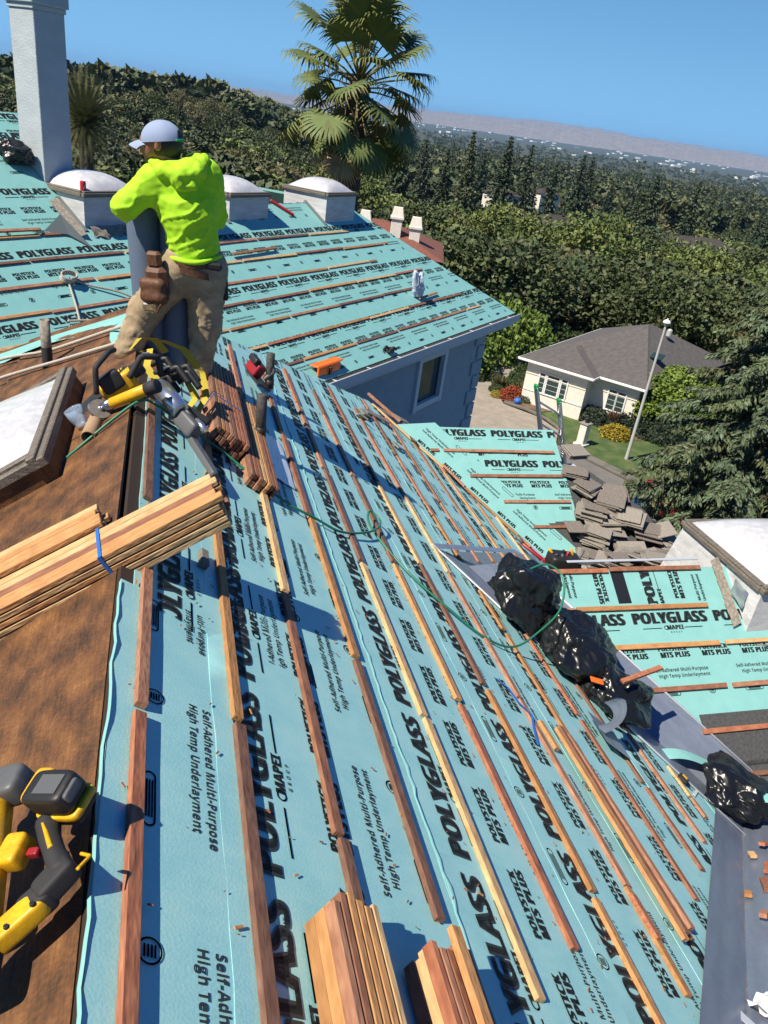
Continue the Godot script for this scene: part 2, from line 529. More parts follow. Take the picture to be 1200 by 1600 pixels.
func print_course(f: Dictionary, poly: PackedVector2Array, u0: float, u1: float, w0: float, w1: float, n: float, dirn: float, fine: bool, phase: float, ref: float) -> PackedVector3Array:
	var out := PackedVector3Array()
	var r := Rect2(u0, w0, u1 - u0, w1 - w0)
	var st := 3.0 if fine else 9.0
	var big := word("POLYGLASS", true, 0.10, st)
	var mapei := word("MAPEI", true, 0.07, st + 2)
	var grp := word("G  R  O  U  P", true, 0.0, 9.0)
	var ps := word("POLYSTICK", true, 0.08, st + 3)
	var mts := word("MTS PLUS", true, 0.09, st + 3)
	var sa := word("Self-Adhered Multi-Purpose", true, 0.0, st + 4)
	var ht := word("High Temp Underlayment", true, 0.0, st + 4)
	var tick := bar_shape(0.058, 0.0022)
	var dash := bar_shape(0.014, 0.0024)
	var pill := ring_shape(0.085, 0.019, 0.005)
	var circ := ring_shape(0.030, 0.030, 0.0045)
	var bar := bar_shape(0.085, 0.003)
	var logo := ring_shape(0.022, 0.020, 0.006)
	var top := w0
	# distances of the rows from the sheet's top edge (or from its lower edge when it is laid the other way round)
	var L := u1 - u0
	var cnt := int(L / 0.76) + 2
	for k in cnt:
		var u := u0 + fposmod(phase, 0.76) + (k - 0.5) * 0.76
		if dirn < 0: u = u1 - (u - u0)
		var ww := func(d: float) -> float: return top + d if dirn > 0 else (ref if ref > 0.0 else w1) - d
		stamp(out, big, f, u, ww.call(0.135), 0.092, n, dirn, poly, r, 0.34)
		stamp(out, bar, f, u - 0.19, ww.call(0.222), 1.0, n, dirn, poly, r, 0.09)
		stamp(out, bar, f, u + 0.19, ww.call(0.222), 1.0, n, dirn, poly, r, 0.09)
		stamp(out, mapei, f, u + 0.022 * dirn, ww.call(0.218), 0.036, n, dirn, poly, r, 0.08)
		stamp(out, logo, f, u - 0.062 * dirn, ww.call(0.220), 0.9, n, dirn, poly, r, 0.02)
		stamp(out, grp, f, u + 0.02 * dirn, ww.call(0.258), 0.014, n, dirn, poly, r, 0.06)
		for j in 2:
			var um := u + (j - 0.5) * 0.38 + 0.12
			stamp(out, ps, f, um, ww.call(0.392), 0.036, n, dirn, poly, r, 0.15)
			stamp(out, mts, f, um + 0.012, ww.call(0.442), 0.042, n, dirn, poly, r, 0.15)
		stamp(out, sa, f, u - 0.05, ww.call(0.565), 0.027, n, dirn, poly, r, 0.25)
		stamp(out, ht, f, u - 0.03, ww.call(0.612), 0.027, n, dirn, poly, r, 0.23)
		stamp(out, pill, f, u - 0.2, ww.call(0.745), 1.0, n, dirn, poly, r, 0.085)
		for j in 3:
			stamp(out, tick, f, u - 0.2, ww.call(0.737 + 0.008 * j), 1.0, n, dirn, poly, r, 0.06)
		stamp(out, circ, f, u + 0.17, ww.call(0.735), 1.0, n, dirn, poly, r, 0.03)
		for j in 4:
			stamp(out, dash, f, u + 0.17, ww.call(0.722 + 0.0085 * j), 1.0, n, dirn, poly, r, 0.015)
	return out

func wave(u: float, w: float, sd: float) -> float:
	return 0.0012 * noise.get_noise_2d(u * 1.6 + sd, w * 2.6) + 0.0006 * noise.get_noise_2d(u * 6.0, w * 5.0 + sd)

# one strip of underlayment between w0 and w1, clipped to the roof's outline, with a ragged upper edge
func sheet(f: Dictionary, poly: PackedVector2Array, u0: float, u1: float, w0: float, w1: float, n: float, dirn := 1.0, fine := false, phase := 0.0, printed := true, m: Material = null, ref := -1.0) -> MeshInstance3D:
	var rect := PackedVector2Array()
	var steps := maxi(int((u1 - u0) / 0.12), 2)
	for i in steps + 1:
		var u := lerpf(u0, u1, float(i) / steps)
		rect.append(Vector2(u, w0 + 0.006 * noise.get_noise_2d(u * 9.0, w0 * 31.0)))
	for i in steps + 1:
		var u := lerpf(u1, u0, float(i) / steps)
		rect.append(Vector2(u, w1))
	var sd := w0 * 13.0 + u0
	var o: MeshInstance3D
	for shape in Geometry2D.intersect_polygons(rect, poly):
		var mb := MB.new(true)
		var lo := Vector2(1e9, 1e9); var hi := -lo
		for p in shape:
			lo = lo.min(p); hi = hi.max(p)
		var cell := 0.13
		var nx := int((hi.x - lo.x) / cell) + 1
		var ny := int((hi.y - lo.y) / cell) + 1
		for j in ny:
			for i in nx:
				var a := lo + Vector2(i, j) * cell
				var b := (a + Vector2(cell, cell)).min(hi)
				var cq := PackedVector2Array([a, Vector2(b.x, a.y), b, Vector2(a.x, b.y)])
				var all_in := true
				for p in cq:
					if not Geometry2D.is_point_in_polygon(p, shape):
						all_in = false
				if all_in:
					var q: Array = []
					for p in cq:
						q.append(fp(f, p.x, p.y, n + wave(p.x, p.y, sd)))
					mb.quad(q[3], q[2], q[1], q[0], cq[3], cq[2], cq[1], cq[0])
				else:
					for pc in Geometry2D.intersect_polygons(cq, shape):
						var ix := Geometry2D.triangulate_polygon(pc)
						for k in range(0, ix.size(), 3):
							var t: Array = [pc[ix[k]], pc[ix[k + 1]], pc[ix[k + 2]]]
							var ar: float = (t[1] - t[0]).cross(t[2] - t[0])
							if ar > 0.0: t = [t[0], t[2], t[1]]
							if absf(ar) < 1e-7: continue
							mb.tri(fp(f, t[0].x, t[0].y, n + wave(t[0].x, t[0].y, sd)), fp(f, t[1].x, t[1].y, n + wave(t[1].x, t[1].y, sd)), fp(f, t[2].x, t[2].y, n + wave(t[2].x, t[2].y, sd)), t[0], t[1], t[2])
		# the sheet's own thickness, all round
		mb.smooth(false)
		for i in shape.size():
			var a: Vector2 = shape[i]; var b: Vector2 = shape[(i + 1) % shape.size()]
			if a.distance_to(b) < 0.002: continue
			var a1 := fp(f, a.x, a.y, n + wave(a.x, a.y, sd)); var b1 := fp(f, b.x, b.y, n + wave(b.x, b.y, sd))
			mb.quad(a1, b1, b1 - f.N * 0.005, a1 - f.N * 0.005, a, b, b, a)
		o = part(house, "underlayment_sheet", mb.done(), m if m else (M.teal_dusty_sheen if f == FM else M.teal))
		if printed:
			var pr := print_course(f, shape, u0, u1, w0, w1, n + 0.0026, dirn, fine, phase, ref)
			if pr.size() > 0:
				part(o, "print", raw_mesh(pr, f.N), M.print)
	return o

func raw_mesh(vs: PackedVector3Array, nrm: Vector3) -> ArrayMesh:
	var ns := PackedVector3Array()
	ns.resize(vs.size())
	ns.fill(nrm)
	var arr := []
	arr.resize(Mesh.ARRAY_MAX)
	arr[Mesh.ARRAY_VERTEX] = vs
	arr[Mesh.ARRAY_NORMAL] = ns
	var am := ArrayMesh.new()
	am.add_surface_from_arrays(Mesh.PRIMITIVE_TRIANGLES, arr)
	return am

# ---------------------------------------------------------------- battens
var plank_meshes: Array = []

func make_planks() -> void:
	for k in 6:
		var mb := MB.new()
		# a batten 1.22 m long, slightly uneven
		mb.box(at(Vector3.ZERO), Vector3(1.22, 0.021, 0.038), 0.0022, Vector2(k * 0.37, k * 0.21))
		plank_meshes.append(mb.done())

func batten(parent: Node, xf: Transform3D, length: float, called := "batten", yellow := -1.0) -> MeshInstance3D:
	var m: Material
	var y := rng.randf() < 0.42 if yellow < 0.0 else rng.randf() < yellow
	m = M.wood[4 + rng.randi() % 3] if y else M.wood[rng.randi() % 4]
	var t := xf * Transform3D(Basis().scaled(Vector3(length / 1.22, rng.randf_range(0.92, 1.08), rng.randf_range(0.94, 1.06))), Vector3.ZERO)
	return part(parent, called, plank_meshes[rng.randi() % plank_meshes.size()], m, t)

# battens end to end along a row; joints: list of u where a batten ends (sorted), a gap follows each
func batten_row(f: Dictionary, w: float, u0: float, u1: float, first: float, n := -1.0, step := 1.235, tones := []) -> void:
	var cuts: Array[float] = [u0]
	var k := ceilf((u0 - first) / step)
	var c := first + k * step
	while c < u1 - 0.12:
		if c > u0 + 0.12: cuts.append(c + rng.randf_range(-0.03, 0.03))
		c += step
	cuts.append(u1)
	for i in cuts.size() - 1:
		var a: float = cuts[i] + rng.randf_range(0.004, 0.03)
		var b: float = cuts[i + 1] - rng.randf_range(0.004, 0.03)
		var dw := rng.randf_range(-0.009, 0.009)
		var turn := rng.randf_range(-0.007, 0.007)
		var bs := fb(f).rotated(f.N, turn)
		batten(house, Transform3D(bs, fp(f, (a + b) * 0.5, w + dw, (n if n > 0.0 else 0.003) + 0.0105 + rng.randf_range(0, 0.002))), b - a, "batten", float(tones[i]) if i < tones.size() else -1.0)

func loose_batten(p0: Vector3, p1: Vector3, up: Vector3, label: String, yellow: float, group := "") -> void:
	var t := thing("loose_batten", label, "wood strip", (p0 + p1) * 0.5, group)
	batten(t, Transform3D(along(p1 - p0, up), Vector3.ZERO), p0.distance_to(p1), "strip", yellow)

# ---------------------------------------------------------------- the roof itself
func slab(called: String, f: Dictionary, poly: PackedVector2Array, n: float, th: float, m: Material, parent: Node = null) -> MeshInstance3D:
	var mb := MB.new()
	var pts: Array = []
	for p in poly:
		pts.append(fp(f, p.x, p.y, n))
	mb.prism(pts, -f.N * th)
	return part(house if parent == null else parent, called, mb.done(), m)

func build_roof() -> void:
	slab("roof_deck", FM, PM, -0.004, 0.03, M.ply_edge)
	slab("roof_deck", F1, P1, -0.004, 0.06, M.ply_edge)
	slab("roof_deck", F2, P2, -0.004, 0.03, M.ply_edge)
	slab("roof_deck", F3, P3, -0.004, 0.03, M.ply_edge)
	# main slope: strips of underlayment, the lower ones lapped over the upper
	sheet(FM, PM, -1.1, 2.28, -0.012, 0.43, 0.002, -1.0, true, 0.30, true, null, 0.87)
	sheet(FM, PM, 2.20, 6.3, 0.05, 0.90, 0.0028, 1.0, true, 0.62)
	var tops := [0.335, 1.19, 1.90, 2.62, 3.50, 4.38]
	for i in tops.size():
		sheet(FM, PM, -1.2, 8.6, tops[i], tops[i] + 0.97, 0.0036 + 0.0011 * i, 1.0, i < 4, 0.17 + 0.31 * i)
	# far wing
	var t1 := [-1.70, -1.36, -0.45, 0.456, 1.36, 2.27]
	for i in t1.size():
		sheet(F1, P1, -4.7, 7.2, t1[i], minf(t1[i] + 0.97, 3.16), 0.003 + 0.0012 * i, 1.0, false, 0.2 + 0.43 * i)
	# right-hand gables
	sheet(F2, P2, 2.3, 6.4, 0.30, 1.24, 0.0065, 1.0, true, 0.60)
	sheet(F2, P2, 2.3, 6.4, 1.20, 2.0, 0.004, 1.0, true, 0.5)
	sheet(F2, P2, 2.3, 3.62, 0.0, 0.36, 0.003, 1.0, true, 0.0, false)
	sheet(F2, P2, 3.74, 6.4, 0.0, 0.36, 0.003, 1.0, true, 0.0, false)
	sheet(F2, P2, 3.55, 3.8, 0.0, 0.36, 0.0015, 1.0, true, 0.0, false, M.black_film)
	# print of the two pieces laid across, reading down and up the slope
	var pr := PackedVector3Array()
	var r2 := Rect2(2.3, 0.02, 4.0, 0.29)
	var n2 := 0.0075
	stamp(pr, word("POLYSTICK", true, 0.08, 6.0), F2, 3.52, 0.15, 0.036, n2, 1.0, P2, r2, 0.15, -1)
	stamp(pr, word("MTS PLUS", true, 0.09, 6.0), F2, 3.47, 0.165, 0.042, n2, 1.0, P2, r2, 0.15, -1)
	stamp(pr, word("Multi-Purpose", false, 0.03, 7.0), F2, 3.25, 0.12, 0.027, n2, 1.0, P2, r2, 0.12, -1)
	stamp(pr, word("Underlayment", false, 0.03, 7.0), F2, 3.20, 0.12, 0.027, n2, 1.0, P2, r2, 0.12, -1)
	stamp(pr, ring_shape(0.030, 0.030, 0.0045), F2, 3.06, 0.17, 1.0, n2, 1.0, P2, r2, 0.03)
	stamp(pr, word("POLYGLASS", true, 0.10, 5.0), F2, 3.93, -0.02, 0.092, n2, 1.0, P2, r2, 0.34, 1)
	stamp(pr, bar_shape(0.085, 0.003), F2, 4.02, 0.10, 1.0, n2, 1.0, P2, r2, 0.09, 1)
	stamp(pr, word("MAPEI", true, 0.07, 6.0), F2, 4.02, 0.26, 0.036, n2, 1.0, P2, r2, 0.08, 1)
	stamp(pr, word("POLYSTICK", true, 0.08, 6.0), F2, 4.17, 0.14, 0.036, n2, 1.0, P2, r2, 0.15, 1)
	stamp(pr, word("MTS PLUS", true, 0.09, 6.0), F2, 4.225, 0.14, 0.042, n2, 1.0, P2, r2, 0.15, 1)
	stamp(pr, word("Multi-Purpose", false, 0.03, 7.0), F2, 4.38, 0.18, 0.027, n2, 1.0, P2, r2, 0.12, 1)
	stamp(pr, word("Underlayment", false, 0.03, 7.0), F2, 4.43, 0.18, 0.027, n2, 1.0, P2, r2, 0.12, 1)
	part(house, "print", raw_mesh(pr, F2.N), M.print)
	sheet(F3, P3, 2.6, 4.86, -0.06, 0.42, 0.003, 1.0, true, 0.55)
	sheet(F3, P3, 2.6, 4.86, 0.375, 1.32, 0.006, 1.0, true, 0.38)
	sheet(F3, P3, 2.6, 4.86, 1.27, 1.95, 0.004, 1.0, true, 0.2, false, M.felt)
	# strip lapped along the far valley, printed along its length
	valley_strip()
	# grey cap sheet
	for q in [[4.02, 5.5, 1.22, 1.62], [4.15, 5.5, 1.585, 1.98]]:
		var mb := MB.new()
		mb.prism([fp(F2, q[0], q[3], 0.009), fp(F2, q[1], q[3], 0.009), fp(F2, q[1], q[2], 0.009), fp(F2, q[0] - 0.0, q[2], 0.009)], F2.N * 0.003)
		part(house, "cap_sheet", mb.done(), M.felt)
	# back slope of the right gable and the lower roof with felt where the tiles are stacked
	slab("roof_deck", FB, pv([-2.44, 0, -4.33, 2.266, -6.1, 2.266, -6.3, 0]), 0.0, 0.03, M.felt)
	slab("roof_deck", F3, pv([4.8, 0.55, 5.15, 0.6, 5.75, 1.15, 6.1, 1.95, 4.8, 1.95]), -0.002, 0.03, M.felt)
	slab("roof_deck", F3, pv([4.5, 1.3, 4.8, 1.3, 4.8, 1.905, 4.34, 1.905]), 0.008, 0.004, M.felt)
	# plywood side: sheets with open joints, the edge along the ridge left dark
	var rows := [0.0, 1.16, 2.38]
	var us := [[-7.0, -5.02, -3.84, -2.40, 0.05, 1.5], [-7.8, -5.6, -3.2, -0.75, 1.5], [-8.0, -4.4, -2.0, 1.5]]
	for j in 3:
		var w0: float = rows[j] + 0.004
		var w1: float = (rows[j + 1] - 0.003) if j < 2 else 3.6
		for i in us[j].size() - 1:
			var a: float = us[j][i]; var b: float = us[j][i + 1]
			var poly := Geometry2D.intersect_polygons(pv([a + 0.003, w0 + (0.022 if j == 0 else 0.0), b - 0.003, w0 + (0.022 if j == 0 else 0.0), b - 0.003, w1, a + 0.003, w1]), pv([-6.0, 0, 1.5, 0, 1.5, 3.6, -9.0, 3.6]))
			for p in poly:
				var lift := rng.randf_range(0.0, 0.004)
				var mb := MB.new()
				var pts: Array = []
				for q in p: pts.append(fp(FP, q.x, q.y, lift + (-0.008 if j == 0 and a > -2.6 else (0.022 if j == 0 else 0.004))))
				pts.reverse()
				mb.prism(pts, -FP.N * 0.014)
				var o := part(house, "plywood_panel", mb.done(), M.ply)
				o.set_meta("label", "dark weathered plywood panel")
	slab("roof_deck", FP, pv([-6.0, 0.01, 1.5, 0.01, 1.5, 3.6, -9.0, 3.6]), -0.024, 0.03, M.ply_edge)
	# hip end hidden behind the ridge
	var mh := MB.new()
	mh.prism([Vector3(0, 0, -6.0), Vector3(2.45, -1.593, -8.45), Vector3(-2.6, -1.69, -8.6)], Vector3(0, -0.03, 0))
	part(house, "roof_deck", mh.done(), M.ply_edge)
	# lip of film folded up along the ridge, and a ragged film edge on the first lap
	ridge_lip()
	# flap of underlayment turned over the far hip
	var mf := MB.new(true)
	mf.grid(26, 5, func(a: float, b: float) -> Vector3:
		var u := lerpf(5.15, 8.2, a)
		var edge := (u - 6.0) if u > 6.0 else 0.0
		var w := maxf(u - 5.72, 0.0) / C * 0.98
		var base := fp(FP, -u, w + (b - 0.35) * (0.30 + 0.08 * sin(a * 17.0)), 0.03 + 0.02 * sin(a * 23.0 + b * 5.0) * b)
		return base, 3.0, 0.5)
	part(house, "underlayment_flap", mf.done(), M.teal)

func valley_strip() -> void:
	# a strip of underlayment in the far valley, on the right-hand gable, its print running down the valley
	var v := Vector3(1, -T, 1).normalized()
	var n: Vector3 = F3.N
	var across := v.cross(n).normalized()     # away from the valley, up the gable
	if across.x < 0: across = -across
	var f := {"O": Vector3(2.74, -1.781, -8.16), "U": v, "D": -across, "N": n}
	var rect := pv([0.0, -0.42, 2.35, -0.42, 2.75, 0.0, 0.0, 0.0])
	var mb := MB.new()
	mb.prism([fp(f, 0.28, -0.42, 0.010), fp(f, 2.5, -0.42, 0.010), fp(f, 2.75, -0.02, 0.010), fp(f, 0.0, -0.02, 0.010)], f.N * 0.002)
	var o := part(house, "underlayment_sheet", mb.done(), M.teal)
	var pr := PackedVector3Array()
	var r := Rect2(0, -0.42, 2.7, 0.42)
	for k in 5:
		stamp(pr, word("MTS PLUS", true, 0.09, 5.0), f, 0.45 + k * 0.42, -0.06, 0.042, 0.0145, 1.0, rect, r, 0.14)
		stamp(pr, word("Self-Adhered Multi-Purpose", true, 0.0, 7.0), f, 0.5 + k * 0.72, -0.21, 0.027, 0.0145, 1.0, rect, r, 0.25)
		stamp(pr, word("High Temp Underlayment", true, 0.0, 7.0), f, 0.5 + k * 0.72, -0.26, 0.027, 0.0145, 1.0, rect, r, 0.23)
		stamp(pr, ring_shape(0.085, 0.019, 0.005), f, 0.75 + k * 0.74, -0.37, 1.0, 0.0145, 1.0, rect, r, 0.085)
	part(o, "print", raw_mesh(pr, f.N), M.print)
	# white metal edge and a yellow batten along the valley on the main slope's side
	var mm := MB.new()
	var ac: Vector3 = FM.N.cross(v).normalized()
	if ac.x > 0: ac = -ac
	var o0 := Vector3(2.5, -T * 2.5, -8.4)
	mm.prism([o0 + FM.N * 0.02, o0 + v * 2.95 + FM.N * 0.02, o0 + v * 2.95 + ac * 0.09 + FM.N * 0.022, o0 + ac * 0.09 + FM.N * 0.022], FM.N * 0.003)
	part(house, "valley_flashing", mm.done(), M.hem)
	for k in 2:
		var p0: Vector3 = o0 + v * (0.02 + k * 1.25) + ac * 0.115 + FM.N * 0.028
		batten(house, Transform3D(along(v, FM.N), p0 + v * 0.61), 1.22, "batten", 1.0)

func ridge_lip() -> void:
	var mb := MB.new(true)
	mb.grid(70, 4, func(a: float, b: float) -> Vector3:
		var u := lerpf(-1.0, 2.26, a)
		var wob := 0.006 * noise.get_noise_2d(u * 7.0, 3.0)
		var an := b * 2.4
		return Vector3(-0.006 + wob - sin(an) * 0.007 + b * 0.012, 0.001 + (1.0 - cos(an)) * 0.0035 + wob * 0.2, -u), 3.0, 0.1)
	part(house, "film_lip", mb.done(), M.teal)
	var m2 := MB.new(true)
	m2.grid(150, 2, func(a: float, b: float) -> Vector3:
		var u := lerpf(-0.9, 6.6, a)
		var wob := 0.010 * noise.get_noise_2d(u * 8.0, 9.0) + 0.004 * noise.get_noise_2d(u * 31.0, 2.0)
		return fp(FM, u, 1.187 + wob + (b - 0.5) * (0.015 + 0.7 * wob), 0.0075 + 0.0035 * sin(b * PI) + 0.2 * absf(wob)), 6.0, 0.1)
	part(house, "film_lip", m2.done(), M.teal_sunlit_edge)

func build_battens() -> void:
	# main slope: rows 0.339 m apart; each row's first joint read off its own battens
	var first := [1.68, 1.78, 1.50, 1.28, 1.10, 1.33, 1.62, 1.75, 1.30, 1.9, 1.5, 2.1]
	var tones := [[0, 0, 0, 0, 0, 0], [0, 0, 1, 1, 0, 0], [0, 0, 0, 1, 0, 0, 0], [0, 1, 0, 0, 1, 0], [1, 1, 0, 0, 0, 1], [0, 1, 0, 0, 0, 1], [1, 1, 0, 1, 0, 0], [1, 0, 0, 1, 0, 0]]
	for i in 14:
		var x := 0.069 + 0.2809 * i
		var w := x / C
		var u0 := -0.9
		if i == 3: u0 = 1.28
		if i == 4: u0 = 1.10
		if i == 5: u0 = 1.33
		# where the row meets the near valley, the far valley and the hip
		u0 = maxf(u0, x - 0.78 + 0.05)
		var far := 6.0 + x - 0.12
		if x > 2.4: far = minf(far, 10.9 - x - 0.15)
		var fj: float = first[i % 12]
		if i < 8:
			batten_row(FM, w, u0, far - (0.1 if i % 2 == 0 else 0.45), fj, -1.0, 1.235, tones[i])
		else:
			# cut by the right-hand gable: the part before its valley and the part beyond it
			var va := 6.62 - x
			if va > u0 + 0.2: batten_row(FM, w, u0, va, fj)
			var vb := maxf(2.23 + x + 0.1, 4.7)
			if far > vb + 0.25 and x < 3.9: batten_row(FM, w, vb, far, fj + 0.4)
	for i in range(-1, 7):
		var w := 0.694 + 0.34 * i
		var u1 := 4.27 + C * w - (0.55 if i < 2 else (1.6 if i == 2 or i == 4 else 0.75))
		if i == -1:
			batten_row(F1, w, -4.5, -1.62, -2.0)
		elif i == 0:
			batten_row(F1, w, -4.5, 3.75, -1.1)
		else:
			batten_row(F1, w, -4.5 if w < 1.3 else (-3.3 + (w - 1.8) * 2.0), u1, 0.3 + 0.41 * i)
	for q in [[0.345, 2.95, 3.2, 0], [0.345, 3.22, 4.42, 1], [0.668, 3.18, 4.41, 1], [0.668, 4.47, 5.6, 1], [1.014, 3.64, 4.34, 0], [1.014, 4.40, 5.5, 0], [1.348, 4.0, 5.2, 0], [1.682, 4.22, 5.4, 0]]:
		batten(house, Transform3D(fb(F2).rotated(F2.N, rng.randf_range(-0.008, 0.008)), fp(F2, (q[1] + q[2]) * 0.5, q[0], 0.021)), q[2] - q[1], "batten", q[3])
	for q in [[0.345, 3.28, 4.72, 0], [0.345, 3.12, 3.22, 0], [0.69, 3.55, 4.75, 0], [1.04, 3.9, 4.76, 0], [1.375, 4.2, 4.72, 0.5]]:
		batten(house, Transform3D(fb(F3).rotated(F3.N, rng.randf_range(-0.008, 0.008)), fp(F3, (q[1] + q[2]) * 0.5, q[0], 0.020)), q[2] - q[1], "batten", q[3])
	# ridge board of the right gable
	batten_row(F2, 0.012, 2.6, 4.5, 3.6)

# ---------------------------------------------------------------- house: walls, metal, skylights, chimney
func plain(b: Basis, p: Vector3, s: Vector3, bev := 0.0) -> ArrayMesh:
	var mb := MB.new()
	mb.box(Transform3D(b, p), s, bev)
	return mb.done()

# a moulded shape: a box with soft, round corners
func soft(b: Basis, p: Vector3, s: Vector3, _bev := 0.0) -> ArrayMesh:
	var mb := MB.new(true)
	var e := 0.36
	mb.grid(28, 18, func(u: float, v: float) -> Vector3:
		var th := u * TAU; var ph := (v - 0.5) * PI
		var ct := cos(th); var sn := sin(th); var cp := cos(ph); var sp := sin(ph)
		var k := pow(absf(cp), e)
		return p + b * Vector3(signf(ct) * pow(absf(ct), e) * k * s.x * 0.5, signf(sp) * pow(absf(sp), e) * s.y * 0.5, signf(sn) * pow(absf(sn), e) * k * s.z * 0.5))
	return mb.done()

func build_house() -> void:
	var e := Vector3(Q, 0, -Q)          # along the far wing
	var o := Vector3(Q, 0, Q)           # out of the far wing, towards the street side
	var be := Basis(e, Vector3.UP, o)
	# eave: board, gutter lip, dark drip edge
	var ez := 3.12
	var a0 := fp(F1, -0.75, ez, 0.0); var a1 := fp(F1, 6.87, ez, 0.0)
	var mid := (a0 + a1) * 0.5
	var ln := a0.distance_to(a1)
	part(house, "fascia", plain(be, mid + Vector3(0, -0.135, 0) - o * 0.005, Vector3(ln, 0.19, 0.03), 0.003), M.gutter)
	part(house, "gutter", plain(be, mid + Vector3(0, -0.075, 0) + o * 0.055, Vector3(ln + 0.06, 0.012, 0.11), 0.003), M.gutter)
	part(house, "gutter_front", plain(be, mid + Vector3(0, -0.055, 0) + o * 0.112, Vector3(ln + 0.06, 0.13, 0.012), 0.003), M.gutter)
	part(house, "drip_edge", plain(be, mid + Vector3(0, -0.018, 0) + o * 0.012, Vector3(ln, 0.03, 0.02)), M.dark_metal)
	for k in 9:
		part(house, "gutter_strap", plain(be, a0.lerp(a1, (k + 0.5) / 9.0) + Vector3(0, -0.006, 0) + o * 0.055, Vector3(0.022, 0.004, 0.13)), M.gutter)
	# eave of the hip end that closes the wing
	var h0 := a1; var h1 := Vector3(4.3, a1.y, -17.2)
	var dd := (h1 - h0)
	part(house, "fascia", plain(along(dd), (h0 + h1) * 0.5 + Vector3(0, -0.12, 0), Vector3(dd.length(), 0.22, 0.03)), M.gutter)
	var mhip := MB.new()
	mhip.prism([fp(F1, 4.27, 0, -0.01), fp(F1, 6.88, 3.12, -0.01), h1, Vector3(1.2, -0.1, -16.4)], Vector3(0, -0.04, 0))
	part(house, "roof_deck", mhip.done(), M.teal)
	var mback := MB.new()
	mback.prism([Vector3(-3.6, 0.86, -8.9) + Vector3(0, 0, -0.4), Vector3(3.01, -0.012, -14.05), Vector3(1.2, -0.9, -16.4), Vector3(-5.0, -0.4, -11.5)], Vector3(0, -0.04, 0))
	# wall under the eave, with its window opening
	var wx := Vector3(4.53, 0, -12.28)    # window centre in plan, on the wall plane
	var wo := -o * 0.0
	var left := -5.2; var right := 2.20
	var top := -1.86; var bot := -9.0
	var w0 := -0.50; var w1 := 0.50; var wt := -2.10; var wb := -2.99
	for q in [[left, w0, bot, top], [w1, right, bot, top], [w0, w1, wt, top], [w0, w1, bot, wb]]:
		var sz := Vector3(q[1] - q[0], q[3] - q[2], 0.2)
		part(house, "wall", plain(be, wx + e * ((q[0] + q[1]) * 0.5) + Vector3(0, (q[2] + q[3]) * 0.5, 0) - o * 0.1, sz), M.stucco)
	part(house, "wall", plain(be, wx + e * (right - 0.1) + Vector3(0, (bot + top) * 0.5, 0) - o * 2.2, Vector3(0.2, top - bot, 4.0)), M.stucco)
	part(house, "soffit", plain(be, wx + e * (-1.2) + Vector3(0, -1.845, 0) + o * 0.18, Vector3(7.6, 0.02, 0.42)), M.gutter)
	var win := Node3D.new(); win.name = "window"; house.add_child(win, true)
	win.transform = Transform3D(be, wx + Vector3(0, (wt + wb) * 0.5, 0))
	var ww := w1 - w0; var wh := wt - wb
	for s: float in [-1.0, 1.0]:
		part(win, "frame", plain(Basis(), Vector3(s * (ww * 0.5 - 0.02), 0, 0.01), Vector3(0.11, wh + 0.12, 0.09), 0.006), M.white)
		part(win, "frame", plain(Basis(), Vector3(0, s * (wh * 0.5 - 0.01), 0.008), Vector3(ww - 0.16, 0.10, 0.086), 0.006), M.white)
	part(win, "sash", plain(Basis(), Vector3(0.0, wh * 0.5 - 0.075, -0.03), Vector3(ww - 0.16, 0.04, 0.03), 0.004), M.white)
	part(win, "pane", plain(Basis(), Vector3(0, 0, -0.05), Vector3(ww - 0.14, wh - 0.1, 0.008)), M.glass)
	# the room behind: floor, ceiling and three walls
	for q in [[Vector3(0, 0, -1.6), Vector3(1.4, 1.1, 0.05)], [Vector3(-0.7, 0, -0.9), Vector3(0.05, 1.1, 1.4)], [Vector3(0.7, 0, -0.9), Vector3(0.05, 1.1, 1.4)], [Vector3(0, 0.52, -0.9), Vector3(1.4, 0.05, 1.4)], [Vector3(0, -0.52, -0.9), Vector3(1.4, 0.05, 1.4)]]:
		part(win, "room_wall", plain(Basis(), q[0], q[1]), M.room)
	for k in 22:      # corner blocks
		var y := -1.98 - k * 0.30
		var wq := 0.46 if k % 2 == 0 else 0.30
		part(house, "quoin", plain(be, wx + e * (right - wq * 0.5 + 0.025) + Vector3(0, y - 0.14, 0) + o * 0.012, Vector3(wq, 0.27, 0.05), 0.012), M.stucco)
	# walls below the right-hand gables and the main slope
	for q in [[Vector3(5.4, -6.2, -6.6), Vector3(0.2, 6.6, 3.1)], [Vector3(5.4, -6.4, -3.4), Vector3(0.2, 6.4, 3.0)], [Vector3(3.6, -5.6, -8.2), Vector3(3.4, 6.6, 0.2)], [Vector3(-2.7, -5.4, -3.5), Vector3(0.2, 7.0, 9.0)]]:
		part(house, "wall", plain(Basis(), q[0], q[1]), M.stucco)
	build_metal()
	build_skylights()
	build_chimney()
	# vent pipe on the plywood, its lower half painted black
	var vb := Vector3(-0.671, -0.44, -5.695)
	var vp := Node3D.new(); vp.name = "vent_pipe"; vp.position = vb; house.add_child(vp, true)
	var m1 := MB.new(true); m1.lathe(Transform3D(), [Vector2(0.036, -0.03), Vector2(0.036, 0.17)], 18)
	part(vp, "black_coat", m1.done(), M.rubber)
	var m2 := MB.new(true); m2.lathe(Transform3D(), [Vector2(0.0345, 0.17), Vector2(0.0345, 0.36), Vector2(0.029, 0.36), Vector2(0.029, 0.2), Vector2(0.0, 0.2)], 18)
	part(vp, "pipe", m2.done(), M.lead)

